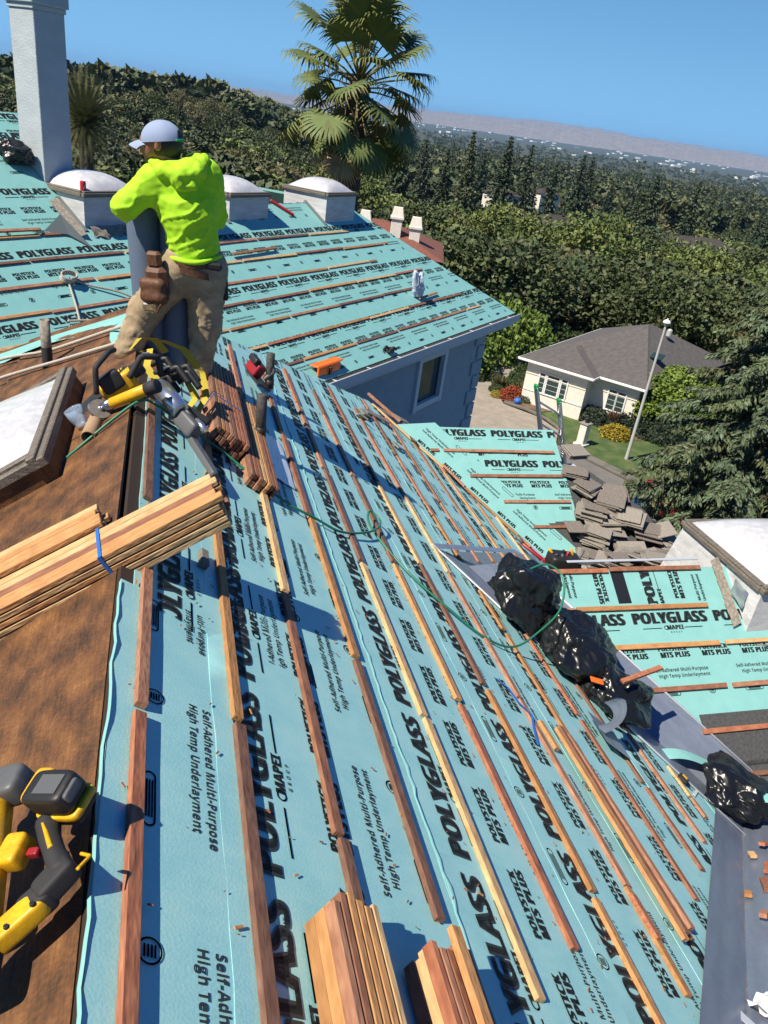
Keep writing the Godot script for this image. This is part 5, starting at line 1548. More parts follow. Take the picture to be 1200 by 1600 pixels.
# ---------------------------------------------------------------- the person
# smooth union of tapered capsules [a, b, ra, rb], meshed as surface nets
func blob(mb: MB, bones: Array, cell: float, k: float, disp: Callable) -> void:
	var lo := Vector3(1e9, 1e9, 1e9); var hi := -lo
	for b in bones:
		var r: float = maxf(b[2], b[3]) + cell * 3.0
		lo = lo.min(b[0] - Vector3(r, r, r)).min(b[1] - Vector3(r, r, r))
		hi = hi.max(b[0] + Vector3(r, r, r)).max(b[1] + Vector3(r, r, r))
	var nx := int((hi.x - lo.x) / cell) + 2; var ny := int((hi.y - lo.y) / cell) + 2; var nz := int((hi.z - lo.z) / cell) + 2
	var f := PackedFloat32Array(); f.resize(nx * ny * nz); f.fill(1.0)
	for b in bones:
		var pa: Vector3 = b[0]; var pb: Vector3 = b[1]
		var ra: float = b[2]; var rb: float = b[3]
		var mg := maxf(ra, rb) + k + cell * 2.0
		var l := (pa.min(pb) - Vector3(mg, mg, mg) - lo) / cell
		var h := (pa.max(pb) + Vector3(mg, mg, mg) - lo) / cell
		var ba := pb - pa
		var bl := maxf(ba.length_squared(), 1e-9)
		for z in range(maxi(int(l.z), 0), mini(int(h.z) + 1, nz)):
			for y in range(maxi(int(l.y), 0), mini(int(h.y) + 1, ny)):
				var row := (z * ny + y) * nx
				for x in range(maxi(int(l.x), 0), mini(int(h.x) + 1, nx)):
					var p := lo + Vector3(x, y, z) * cell - pa
					var t := clampf(p.dot(ba) / bl, 0.0, 1.0)
					var d := (p - ba * t).length() - lerpf(ra, rb, t)
					var o := f[row + x]
					var hh := maxf(k - absf(d - o), 0.0) / k
					f[row + x] = minf(d, o) - hh * hh * k * 0.25
	var idx := {}
	var ps := PackedVector3Array()
	var sx := 1; var sy := nx; var sz := nx * ny
	var offs := [0, sx, sy, sx + sy, sz, sx + sz, sy + sz, sx + sy + sz]
	var cor := [Vector3(0, 0, 0), Vector3(1, 0, 0), Vector3(0, 1, 0), Vector3(1, 1, 0), Vector3(0, 0, 1), Vector3(1, 0, 1), Vector3(0, 1, 1), Vector3(1, 1, 1)]
	var edges := [[0, 1], [2, 3], [4, 5], [6, 7], [0, 2], [1, 3], [4, 6], [5, 7], [0, 4], [1, 5], [2, 6], [3, 7]]
	for z in nz - 1:
		for y in ny - 1:
			for x in nx - 1:
				var i := (z * ny + y) * nx + x
				if f[i] > 0.5: continue
				var s := 0
				for c in 8:
					if f[i + offs[c]] < 0.0: s += 1
				if s == 0 or s == 8: continue
				var sum := Vector3.ZERO; var n := 0
				for e in edges:
					var va: float = f[i + offs[e[0]]]; var vb: float = f[i + offs[e[1]]]
					if (va < 0.0) != (vb < 0.0):
						var t := va / (va - vb)
						sum += cor[e[0]].lerp(cor[e[1]], t); n += 1
				var p := lo + (Vector3(x, y, z) + sum / n) * cell
				var g := Vector3(f[i + 1] - f[i], f[i + sy] - f[i], f[i + sz] - f[i]).normalized()
				idx[i] = ps.size()
				ps.append(p + g * float(disp.call(p, g)))
	for i: int in idx:
		for ax in 3:
			var st: int = [sx, sy, sz][ax]
			var u: int = [sy, sz, sx][ax]; var v: int = [sz, sx, sy][ax]
			var va := f[i]; var vb := f[i + st]
			if (va < 0.0) == (vb < 0.0): continue
			if not (idx.has(i - u) and idx.has(i - v) and idx.has(i - u - v)): continue
			var a := ps[idx[i - u - v]]; var b := ps[idx[i - v]]; var c := ps[idx[i]]; var d := ps[idx[i - u]]
			if va < 0.0: mb.quad(a, b, c, d)
			else: mb.quad(a, d, c, b)

func hand(mb: MB, wrist: Vector3, fwd: Vector3, palm_n: Vector3, side: Vector3, curl: float) -> void:
	var b: Array = []
	b.append([wrist, wrist + fwd * 0.03, 0.026, 0.03])
	b.append([wrist + fwd * 0.03 - side * 0.016, wrist + fwd * 0.085 - side * 0.026, 0.018, 0.016])
	b.append([wrist + fwd * 0.03 + side * 0.016, wrist + fwd * 0.085 + side * 0.026, 0.018, 0.016])
	var lens := [0.072, 0.082, 0.077, 0.060]
	for i in 4:
		var r0 := wrist + fwd * 0.085 + side * (-0.030 + 0.020 * i)
		var p := r0
		var dir := fwd
		for k in 3:
			dir = dir.rotated(side, curl * (0.5 + 0.3 * k))
			var q: Vector3 = p + dir * lens[i] * [0.45, 0.32, 0.23][k]
			b.append([p, q, 0.0092 - 0.0006 * k, 0.0088 - 0.0008 * k])
			p = q
	var tb := wrist + fwd * 0.03 - side * 0.028
	var t1 := tb + (fwd * 0.6 - side * 0.7 + palm_n * 0.4).normalized() * 0.038
	var t2 := t1 + (fwd * 0.8 - side * 0.2 + palm_n * 0.6).normalized() * 0.030
	b.append([tb, t1, 0.014, 0.0115]); b.append([t1, t2, 0.0112, 0.009])
	blob(mb, b, 0.0045, 0.008, func(_p: Vector3, _g: Vector3) -> float: return 0.0)

func build_person() -> void:
	var t := thing("person", "person in a yellow-green hoodie, blue cap, khaki trousers and tool belt standing astride the ridge", "person")
	var f := Vector3(-0.90, -0.16, -0.40).normalized()
	var sd := Vector3.UP.cross(f).normalized()
	var hu := f.cross(sd).normalized()
	if hu.y < 0: hu = -hu
	var H := Vector3(0.118, 1.172, -4.86)
	# body: head, neck, trunk and limbs as one skin
	var mb := MB.new(true)
	var none := func(_p: Vector3, _g: Vector3) -> float: return 0.0
	var head := [[H - f * 0.032 + hu * 0.012, H + f * 0.022 + hu * 0.012, 0.083, 0.082], [H + f * 0.03 - hu * 0.05, H + f * 0.062 - hu * 0.085, 0.052, 0.033], [H + f * 0.075 - hu * 0.085, H + f * 0.08 - hu * 0.092, 0.026, 0.024],
		[H + f * 0.088 + hu * 0.012, H + f * 0.112 - hu * 0.030, 0.010, 0.016], [H + f * 0.082 + sd * 0.03 + hu * 0.022, H + f * 0.082 - sd * 0.03 + hu * 0.022, 0.018, 0.018], [H + f * 0.085 - hu * 0.055 - sd * 0.018, H + f * 0.085 - hu * 0.055 + sd * 0.018, 0.014, 0.014],
		[H + f * 0.05 + sd * 0.045 - hu * 0.02, H + f * 0.05 + sd * 0.045 - hu * 0.035, 0.03, 0.028], [H + f * 0.05 - sd * 0.045 - hu * 0.02, H + f * 0.05 - sd * 0.045 - hu * 0.035, 0.03, 0.028],
		[H - f * 0.03 - hu * 0.05, Vector3(0.195, 1.02, -4.855), 0.056, 0.066]]
	for s: float in [-1.0, 1.0]:
		var e := H - f * 0.012 + sd * s * 0.083 - hu * 0.004
		head.append([e - hu * 0.018, e + hu * 0.018 - f * 0.004, 0.010, 0.012])
		head.append([e + hu * 0.018 - f * 0.012 + sd * s * 0.008, e - hu * 0.012 - f * 0.010 + sd * s * 0.006, 0.008, 0.007])
	blob(mb, head, 0.006, 0.022, none)
	blob(mb, [[Vector3(0.20, 1.03, -4.855), Vector3(0.30, 0.58, -4.86), 0.07, 0.11], [Vector3(0.10, 0.98, -4.85), Vector3(0.37, 1.02, -4.87), 0.05, 0.05], [Vector3(0.22, 0.5, -4.86), Vector3(0.02, 0.23, -4.9), 0.07, 0.05], [Vector3(0.02, 0.23, -4.9), Vector3(-0.085, 0.02, -4.88), 0.05, 0.038], [Vector3(0.385, 0.48, -4.86), Vector3(0.38, 0.17, -4.88), 0.075, 0.05], [Vector3(0.38, 0.17, -4.88), Vector3(0.345, -0.12, -4.86), 0.05, 0.038], [Vector3(0.06, 0.985, -4.85), Vector3(-0.08, 0.82, -4.83), 0.045, 0.04], [Vector3(-0.08, 0.82, -4.83), Vector3(0.0, 0.87, -5.03), 0.038, 0.026], [Vector3(0.39, 1.0, -4.88), Vector3(0.43, 0.78, -5.0), 0.045, 0.04], [Vector3(0.43, 0.78, -5.0), Vector3(0.25, 0.81, -5.12), 0.038, 0.026]], 0.02, 0.04, none)
	hand(mb, Vector3(0.005, 0.872, -5.04), Vector3(0.55, -0.55, -0.60).normalized(), Vector3(0.2, -0.8, 0.5).normalized(), Vector3(0.72, 0.1, 0.62).normalized(), -0.55)
	hand(mb, Vector3(0.245, 0.812, -5.125), Vector3(-0.85, -0.35, -0.3).normalized(), Vector3(0.0, -0.8, 0.5).normalized(), Vector3(-0.3, 0.1, 0.9).normalized(), 0.55)
	part(t, "body", mb.done(), M.skin)
	for s: float in [-1.0, 1.0]:
		var me := MB.new(true); me.lathe(Transform3D(Basis(), H + f * 0.090 + sd * s * 0.031 + hu * 0.004), [Vector2(0.0, -0.010), Vector2(0.008, -0.006), Vector2(0.010, 0.0), Vector2(0.008, 0.006), Vector2(0.0, 0.010)], 10)
		part(t, "eye", me.done(), M.white)
	# hair below the cap
	var mh := MB.new(true)
	blob(mh, [[H - f * 0.038 + hu * 0.0, H - f * 0.015 + hu * 0.0, 0.084, 0.083], [H - f * 0.058 - hu * 0.03, H - f * 0.052 - hu * 0.050, 0.052, 0.046]], 0.008, 0.02, func(p: Vector3, _g: Vector3) -> float: return 0.001 * noise.get_noise_3d(p.x * 90, p.y * 30, p.z * 90))
	part(t, "hair", mh.done(), M.hair)
	# cap: crown, band and bill
	var mc := MB.new(true)
	mc.grid(28, 10, func(a: float, b: float) -> Vector3:
		var th := a * TAU; var ph := b * PI * 0.5
		var d := f * cos(th) * cos(ph) * 0.120 + sd * sin(th) * cos(ph) * 0.104 + hu * sin(ph) * 0.108
		return H - f * 0.012 + hu * 0.010 + d * (1.0 + 0.012 * cos(th * 6.0) * cos(ph)), 1.0, 1.0)
	var cap := part(t, "cap", mc.done(), M.cap)
	var ml := MB.new(true)
	ml.grid(14, 5, func(a: float, b: float) -> Vector3:
		var th := (a - 0.5) * 2.0
		var o := H - f * 0.010 + hu * (0.026 - 0.028 * th * th - 0.020 * b * b)
		return o + f * (0.106 * cos(th * 0.95) + b * (0.085 - 0.03 * th * th)) + sd * sin(th * 1.05) * 0.098, 1.0, 1.0)
	part(cap, "bill", ml.done(), M.cap)
	var ms := MB.new(true)
	var arc: Array = []
	for i in 11:
		var th := PI + (i / 10.0 - 0.5) * 1.1
		arc.append(H - f * 0.012 + hu * 0.012 + f * cos(th) * 0.121 + sd * sin(th) * 0.105)
	ms.tube(arc, 0.006, 6)
	part(cap, "strap", ms.done(), M.green_cap)
	var mo := MB.new(true)
	mo.grid(10, 5, func(a: float, b: float) -> Vector3:
		var th := PI + (a - 0.5) * 0.8; var ph := 0.12 + b * 0.42 * sqrt(maxf(1.0 - pow((a - 0.5) * 2.0, 2.0), 0.0))
		return H - f * 0.012 + hu * 0.010 + (f * cos(th) * cos(ph) * 0.120 + sd * sin(th) * cos(ph) * 0.104 + hu * sin(ph) * 0.108) * 1.018)
	part(cap, "opening", mo.done(), M.hair)
	# hoodie
	var mj := MB.new(true)
	var fold := func(p: Vector3, g: Vector3) -> float:
		var q := p - Vector3(0.05, 0.80, -4.85)
		var n1: float = noise.get_noise_3d(p.x * 5.0, p.y * 5.0, p.z * 5.0)
		var ph := p.y * 62.0 - p.x * 34.0 + n1 * 5.0
		var w := clampf(1.0 - absf(p.y - 0.74) * 3.2, 0.12, 1.0)
		var r1 := 1.0 - absf(sin(ph * 0.5))
		var a2: float = noise.get_noise_3d(p.x * 16.0, p.y * 22.0, p.z * 16.0)
		return (pow(r1, 2.2) * 0.013 - 0.004) * w + a2 * 0.004
	blob(mj, [[Vector3(0.305, 0.625, -4.86), Vector3(0.27, 0.84, -4.85), 0.152, 0.158], [Vector3(0.27, 0.84, -4.85), Vector3(0.22, 0.96, -4.85), 0.158, 0.125], [Vector3(0.33, 0.90, -4.87), Vector3(0.355, 1.03, -4.87), 0.115, 0.085], [Vector3(0.14, 0.90, -4.86), Vector3(0.09, 0.985, -4.85), 0.10, 0.078],
		[Vector3(0.09, 0.985, -4.85), Vector3(0.36, 1.045, -4.87), 0.072, 0.080], [Vector3(0.075, 0.975, -4.85), Vector3(-0.075, 0.83, -4.82), 0.084, 0.073], [Vector3(-0.075, 0.83, -4.82), Vector3(-0.005, 0.875, -5.01), 0.070, 0.044], [Vector3(0.385, 1.0, -4.88), Vector3(0.43, 0.80, -5.0), 0.085, 0.066], [Vector3(0.43, 0.80, -5.0), Vector3(0.26, 0.815, -5.11), 0.062, 0.044],
		[Vector3(0.13, 1.045, -4.79), Vector3(0.28, 1.055, -4.755), 0.048, 0.062], [Vector3(0.28, 1.065, -4.77), Vector3(0.31, 1.095, -4.88), 0.058, 0.052], [Vector3(0.13, 1.045, -4.82), Vector3(0.12, 1.055, -4.93), 0.035, 0.03]], 0.0105, 0.035, fold)
	part(t, "hoodie", mj.done(), M.hivis)
	var mho := MB.new(true)
	blob(mho, [[Vector3(0.085, 1.075, -4.83), Vector3(0.13, 1.045, -4.765), 0.030, 0.038], [Vector3(0.13, 1.045, -4.765), Vector3(0.215, 1.03, -4.725), 0.038, 0.050], [Vector3(0.215, 1.03, -4.725), Vector3(0.31, 1.06, -4.735), 0.050, 0.046], [Vector3(0.31, 1.06, -4.735), Vector3(0.345, 1.115, -4.83), 0.046, 0.036], [Vector3(0.21, 0.985, -4.715), Vector3(0.28, 0.99, -4.715), 0.034, 0.036]], 0.009, 0.02, func(p: Vector3, _g: Vector3) -> float: return 0.005 * noise.get_noise_3d(p.x * 24.0, p.y * 24.0, p.z * 24.0) + 0.004 * sin(p.x * 70.0 + p.y * 50.0))
	part(t, "hood", mho.done(), M.hivis)
	var mhem := MB.new(true)
	var ringp: Array = []
	for i in 37:
		var an := TAU * i / 36.0
		ringp.append(Vector3(0.302 + cos(an) * 0.158, 0.585 + 0.008 * sin(an * 3.0) + cos(an) * 0.012, -4.86 + sin(an) * 0.152))
	mhem.tube(ringp, 0.016, 8, false)
	part(t, "hem", mhem.done(), M.hivis)
	# trousers
	var mt := MB.new(true)
	var pf := func(p: Vector3, g: Vector3) -> float:
		var n1: float = noise.get_noise_3d(p.x * 6.0, p.y * 6.0, p.z * 6.0)
		var w := clampf(1.3 - absf(p.y - 0.15) * 3.0, 0.35, 1.0)
		return (pow(1.0 - absf(sin(p.y * 38.0 + p.x * 22.0 + n1 * 5.0)), 2.0) * 0.008 - 0.002) * w + 0.002 * noise.get_noise_3d(p.x * 22.0, p.y * 18.0, p.z * 22.0)
	blob(mt, [[Vector3(0.245, 0.535, -4.85), Vector3(0.365, 0.545, -4.85), 0.128, 0.125], [Vector3(0.225, 0.50, -4.86), Vector3(0.02, 0.235, -4.90), 0.128, 0.094], [Vector3(0.02, 0.235, -4.90), Vector3(-0.085, -0.01, -4.88), 0.092, 0.082], [Vector3(0.375, 0.49, -4.85), Vector3(0.378, 0.18, -4.88), 0.128, 0.098], [Vector3(0.378, 0.18, -4.88), Vector3(0.345, -0.14, -4.86), 0.096, 0.070]], 0.0115, 0.04, pf)
	part(t, "trousers", mt.done(), M.khaki)
	for s in 2:
		var b0: Vector3 = [Vector3(-0.10, -0.03, -4.87), Vector3(0.345, -0.165, -4.85)][s]
		var mbt := MB.new(true)
		blob(mbt, [[b0 + Vector3(0, 0.05, 0), b0 + Vector3(0, 0.0, 0.0), 0.052, 0.05], [b0 + Vector3(0, -0.005, 0.03), b0 + Vector3(-0.01, -0.012, -0.13), 0.042, 0.044]], 0.011, 0.03, none)
		part(t, "boot", mbt.done(), M.boot)
	# belts, pouch and holders
	for k in 2:
		var c := Vector3(0.303, [0.565, 0.515][k], -4.855)
		var mbel := MB.new(true)
		mbel.grid(40, 1, func(a: float, b: float) -> Vector3:
			var an := a * TAU
			return c + Vector3(cos(an) * 0.176, (b - 0.5) * [0.042, 0.040][k] - cos(an) * [0.0, 0.035][k], sin(an) * 0.155), 2.0, 0.1)
		part(t, "belt", mbel.done(), M.leather)
	var pc := Vector3(0.095, 0.44, -4.76)
	var pb := Basis(Vector3(0.82, 0.08, 0.56).normalized(), Vector3(-0.12, 0.99, 0.04).normalized(), Vector3(-0.56, -0.1, 0.82).normalized()).orthonormalized()
	var pch := part(t, "pouch", plain(pb, pc, Vector3(0.15, 0.20, 0.08), 0.035), M.leather)
	var mpo := MB.new(true)
	blob(mpo, [[pc + pb * Vector3(-0.04, -0.07, 0.045), pc + pb * Vector3(0.04, -0.07, 0.045), 0.05, 0.05], [pc + pb * Vector3(-0.05, 0.0, 0.05), pc + pb * Vector3(0.05, 0.0, 0.05), 0.035, 0.035]], 0.011, 0.03, func(p: Vector3, _g: Vector3) -> float: return 0.003 * noise.get_noise_3d(p.x * 20, p.y * 20, p.z * 20))
	part(t, "pouch", mpo.done(), M.leather)
	part(t, "pouch_flap", plain(pb, pc + pb * Vector3(0.0, 0.13, 0.0), Vector3(0.09, 0.09, 0.05), 0.015), M.leather)
	part(t, "hammer_head", plain(pb.rotated(Vector3.UP, 0.5), pc + pb * Vector3(-0.03, -0.13, 0.07), Vector3(0.075, 0.05, 0.02), 0.008), M.silver)
	bent(t, "pouch_loop", [pc + pb * Vector3(0.0, -0.11, 0.09), pc + pb * Vector3(0.04, -0.15, 0.10), pc + pb * Vector3(0.07, -0.10, 0.09)], 0.006, M.leather)
	part(t, "tool_holder", plain(Basis(Vector3(0, 0, 1), 0.08), Vector3(0.487, 0.44, -4.84), Vector3(0.035, 0.19, 0.06), 0.01), M.black)
	part(t, "shirt_hem", plain(Basis(Vector3(0, 0, 1), -0.06), Vector3(0.385, 0.562, -4.725), Vector3(0.15, 0.045, 0.03), 0.012), M.black)

# ---------------------------------------------------------------- land
func ramp1(x: float, pts: Array) -> float:
	for i in pts.size() - 1:
		var a: Array = pts[i]; var b: Array = pts[i + 1]
		if x <= b[0]:
			var t := clampf((x - a[0]) / (b[0] - a[0]), 0.0, 1.0)
			return lerpf(a[1], b[1], t * t * (3.0 - 2.0 * t))
	return pts[-1][1]

func land(x: float, z: float) -> float:
	var d := Vector2(x, z).length()
	var az := rad_to_deg(atan2(x, -z))
	var r := ramp1(d, [[0, -9.2], [16, -9.6], [27, -13.05], [50, -13.05], [66, -16.0], [100, -20.0], [200, -29.0], [500, -38.0], [2000, -64.0], [6000, -78.0], [60000, -80.0]])
	var l := ramp1(d, [[0, -9.2], [25, -9.4], [60, -13.0], [110, -17.0], [320, -14.0], [700, -17.0], [1500, -50.0], [6000, -78.0], [60000, -80.0]])
	var k := smoothstep(17.0, 3.0, az)
	var y := lerpf(r, l, k)
	if d > 60.0:
		y += noise.get_noise_2d(x * 0.011, z * 0.011) * minf((d - 60.0) * 0.02, 3.0)
	return y

func polar(d: float, az: float) -> Vector3:
	var a := deg_to_rad(az)
	var x := d * sin(a); var z := -d * cos(a)
	return Vector3(x, land(x, z), z)

func build_land() -> void:
	var ds: Array[float] = []
	var d := 3.0
	while d < 21000.0:
		ds.append(d)
		d *= 1.14
	var n := 120
	var mb := MB.new(true)
	mb.uvs = 0.25
	for j in ds.size() - 1:
		for i in n:
			var q: Array = []
			for e in [[i, j], [i + 1, j], [i + 1, j + 1], [i, j + 1]]:
				var az: float = TAU * e[0] / n
				var x: float = ds[e[1]] * sin(az); var z: float = -ds[e[1]] * cos(az)
				q.append(Vector3(x, land(x, z), z))
			mb.quad(q[0], q[1], q[2], q[3], Vector2(q[0].x, q[0].z), Vector2(q[1].x, q[1].z), Vector2(q[2].x, q[2].z), Vector2(q[3].x, q[3].z))
	var g := tone(512, 512, [[0.05, 0.05, 0.25, 3], [0.01, 0.01, 0.25, 3]], 81, 0.5)
	var soil := textured(ramped(g, [[0.2, lin(0.018, 0.026, 0.012)], [0.5, lin(0.045, 0.052, 0.024)], [0.85, lin(0.12, 0.10, 0.055)]]), Color.WHITE, 0.95, 0.35)
	ground("ground", mb.done(), soil)
	# far hills across the bay
	for k in 2:
		var mh := MB.new(true)
		var dist: float = [10500.0, 14500.0][k]
		var dep := 2600.0
		var ns := FastNoiseLite.new(); ns.seed = 90 + k; ns.frequency = 1.0; ns.fractal_type = FastNoiseLite.FRACTAL_RIDGED; ns.fractal_octaves = 5
		mh.grid(420, 34, func(a: float, b: float) -> Vector3:
			var az := lerpf(-45.0, 75.0, a)
			var env: float = ramp1(az, [[-45, 10], [0, 12], [10, 30], [16, 90], [21, 130], [27, 150], [35, 135], [45, 105], [75, 80]]) if k == 0 else ramp1(az, [[-45, 40], [0, 60], [6, 90], [12, 130], [18, 170], [25, 235], [36, 180], [75, 110]])
			var rr := dist + b * dep
			var h := sin(minf(b * 1.35, 1.0) * PI * 0.5) * env * (0.62 + 0.62 * (ns.get_noise_2d(az * 0.12, b * 1.6) * 0.5 + 0.5)) - 82.0 + 34.0 * ns.get_noise_2d(az * 0.45 + 30.0, b * 3.0)
			if b < 0.02: h = -84.0
			return Vector3(rr * sin(deg_to_rad(az)), h, -rr * cos(deg_to_rad(az))), 60.0, 6.0)
		var hg := tone(512, 512, [[0.05, 0.05, 0.34, 5], [0.012, 0.03, 0.26, 3]], 91 + k, 0.5)
		ground("hills", mh.done(), textured(ramped(hg, [[0.25, lin(0.07, 0.08, 0.07)], [0.45, lin(0.18, 0.155, 0.135)], [0.6, lin(0.28, 0.23, 0.195)], [0.85, lin(0.38, 0.31, 0.26)]]), Color.WHITE, 1.0, 1.0))

func sheet_poly(called: String, pts: Array, y: float, m: Material) -> void:
	var mb := MB.new()
	var p3: Array = []
	for i in range(0, pts.size(), 2): p3.append(Vector3(pts[i], y, pts[i + 1]))
	mb.prism(p3, Vector3(0, -0.3, 0))
	ground(called, mb.done(), m)

func build_street() -> void:
	var ag := tone(512, 512, [[0.3, 0.3, 0.12, 2], [0.008, 0.008, 0.12, 3]], 101, 0.6)
	var asph := textured(ramped(ag, [[0.2, lin(0.07, 0.068, 0.066)], [0.8, lin(0.19, 0.18, 0.17)]]), Color.WHITE, 0.9, 0.25, null, 1.0, true)
	var pg := tone(512, 512, [[0.12, 0.12, 0.28, 2], [0.01, 0.01, 0.14, 3]], 103, 0.6)
	var pav := textured(ramped(pg, [[0.2, lin(0.14, 0.12, 0.095)], [0.8, lin(0.36, 0.32, 0.265)]]), Color.WHITE, 0.95, 0.22, pg, 2.0, true)
	var lg := tone(512, 512, [[0.2, 0.2, 0.2, 2], [0.012, 0.012, 0.3, 3]], 105, 0.5)
	var lawn := textured(ramped(lg, [[0.2, lin(0.028, 0.065, 0.015)], [0.55, lin(0.065, 0.105, 0.028)], [0.9, lin(0.19, 0.15, 0.075)]]), Color.WHITE, 0.95, 0.15, lg, 3.0, true)
	var soil := textured(ramped(lg, [[0.2, lin(0.07, 0.045, 0.03)], [0.8, lin(0.20, 0.14, 0.09)]]), Color.WHITE, 0.95, 0.2, null, 1.0, true)
	var conc := textured(ag, lin(0.42, 0.39, 0.34), 0.9, 0.3, null, 1.0, true)
	sheet_poly("road", [10.0, -34.4, 20.1, -34.0, 21.9, -29.8, 26.5, -18.5, 17.5, -12.0, 9.0, -22.0], -12.99, asph)
	sheet_poly("driveway", [12.0, -34.5, 20.0, -34.2, 21.0, -36.0, 20.7, -38.0, 19.3, -40.0, 19.8, -42.6, 24.0, -48.5, 25.5, -52.0, 18.0, -54.0, 12.0, -46.0], -12.95, pav)
	sheet_poly("lawn", [20.35, -34.0, 21.4, -36.2, 21.1, -38.4, 19.8, -40.0, 23.5, -41.0, 30.0, -36.0, 29.0, -24.0, 26.6, -18.6, 22.1, -29.8], -12.90, lawn)
	sheet_poly("planting_bed", [19.4, -40.1, 21.1, -38.6, 22.3, -38.9, 23.6, -37.4, 24.4, -34.9, 25.6, -34.6, 26.8, -36.0, 22.9, -44.5, 20.3, -43.0], -12.86, soil)
	# kerb along the lawn and round the drive's mouth
	var kp := [Vector3(26.6, -12.9, -18.5), Vector3(22.0, -12.9, -29.8), Vector3(20.3, -12.9, -33.8), Vector3(20.75, -12.9, -35.0), Vector3(21.1, -12.9, -36.2), Vector3(21.0, -12.9, -37.6), Vector3(20.4, -12.9, -39.0), Vector3(19.4, -12.9, -40.1)]
	for i in kp.size() - 1:
		var a: Vector3 = kp[i]; var b: Vector3 = kp[i + 1]
		ground("kerb", plain(along(b - a), (a + b) * 0.5, Vector3(a.distance_to(b) + 0.05, 0.16, 0.5 if i < 2 else 0.16), 0.03), conc)
	build_neighbour()
	# street lamp
	var lp := thing("street_lamp", "tall grey street lamp with a white globe head rising past the grey-roofed house", "street lamp", Vector3(23.1, -12.95, -32.2))
	var mp := MB.new(true); mp.lathe(Transform3D(), [Vector2(0.11, 0), Vector2(0.09, 0.5), Vector2(0.055, 7.0)], 14)
	part(lp, "pole", mp.done(), M.lamp_grey)
	var mh := MB.new(true); mh.lathe(at(Vector3(0, 7.0, 0)), [Vector2(0.06, 0), Vector2(0.10, 0.06), Vector2(0.16, 0.14), Vector2(0.19, 0.2)], 16)
	part(lp, "lamp_bowl", mh.done(), M.lamp_grey)
	var mg := MB.new(true); mg.lathe(at(Vector3(0, 7.2, 0)), [Vector2(0.19, 0), Vector2(0.17, 0.06), Vector2(0.10, 0.12), Vector2(0.03, 0.15), Vector2(0.02, 0.2), Vector2(0.0, 0.21)], 16)
	part(lp, "lamp_cover", mg.done(), M.white)
	# gate pillar with lantern
	var gp := thing("gate_pillar", "short white pillar with a dark lantern on the lawn at the drive's mouth", "pillar", Vector3(21.3, -12.9, -33.9))
	part(gp, "shaft", plain(Basis(Vector3.UP, 0.5), Vector3(0, 0.6, 0), Vector3(0.42, 1.2, 0.42), 0.02), M.stucco_cream)
	part(gp, "base", plain(Basis(Vector3.UP, 0.5), Vector3(0, 0.06, 0), Vector3(0.62, 0.12, 0.62), 0.02), M.stucco_cream)
	part(gp, "cap", plain(Basis(Vector3.UP, 0.5), Vector3(0, 1.24, 0), Vector3(0.54, 0.08, 0.54), 0.02), M.tile)
	part(gp, "lantern", plain(Basis(Vector3.UP, 0.5), Vector3(0, 1.42, 0), Vector3(0.16, 0.26, 0.16), 0.03), M.black)
	# parked vehicle under the cedar
	var cr := thing("parked_truck", "bright red truck parked half hidden under the cedar", "truck", Vector3(21.6, -12.98, -25.6))
	var cb := Basis(Vector3.UP, -1.15)
	part(cr, "body", plain(cb, Vector3(0, 0.75, 0), Vector3(4.2, 0.75, 1.8), 0.16), M.red)
	part(cr, "cab", plain(cb, cb * Vector3(0.35, 1.35, 0), Vector3(1.9, 0.75, 1.6), 0.22), M.red)
	part(cr, "windscreen", plain(cb, cb * Vector3(1.24, 1.38, 0), Vector3(0.16, 0.5, 1.35), 0.05), M.window_dark)
	part(cr, "side_window", plain(cb, cb * Vector3(0.35, 1.42, 0.80), Vector3(1.4, 0.42, 0.04), 0.02), M.window_dark)
	for s in 4:
		var w := cb * Vector3(1.35 if s < 2 else -1.35, 0.36, 0.86 if s % 2 == 0 else -0.86)
		var mw := MB.new(true); mw.tube([w - cb.z * 0.11, w + cb.z * 0.11], 0.36, 20)
		var wh := part(cr, "wheel", mw.done(), M.rubber)
		var mr := MB.new(true); mr.tube([w - cb.z * 0.12, w + cb.z * 0.12], 0.2, 16)
		part(wh, "rim", mr.done(), M.silver)
	part(cr, "headlight", plain(cb, cb * Vector3(2.1, 0.85, 0.6), Vector3(0.06, 0.16, 0.3), 0.02), M.white)
	part(cr, "headlight", plain(cb, cb * Vector3(2.1, 0.85, -0.6), Vector3(0.06, 0.16, 0.3), 0.02), M.white)
	var bin := thing("recycling_bin", "small blue bin standing beside the red truck", "bin", Vector3(20.2, -12.98, -26.2))
	part(bin, "tub", plain(Basis(Vector3.UP, 0.4), Vector3(0, 0.5, 0), Vector3(0.55, 0.95, 0.6), 0.06), M.blue_tape)
	part(bin, "lid", plain(Basis(Vector3.UP, 0.4), Vector3(0, 1.0, 0), Vector3(0.6, 0.08, 0.66), 0.03), M.white)
	var pot := thing("plant_pot", "small glazed blue pot in front of the red shrub", "pot", Vector3(20.1, -12.9, -39.9))
	var mpt := MB.new(true); mpt.lathe(Transform3D(), [Vector2(0.0, 0), Vector2(0.14, 0), Vector2(0.22, 0.2), Vector2(0.16, 0.36), Vector2(0.13, 0.36), Vector2(0.0, 0.3)], 16)
	part(pot, "vase", mpt.done(), M.blue_tape)

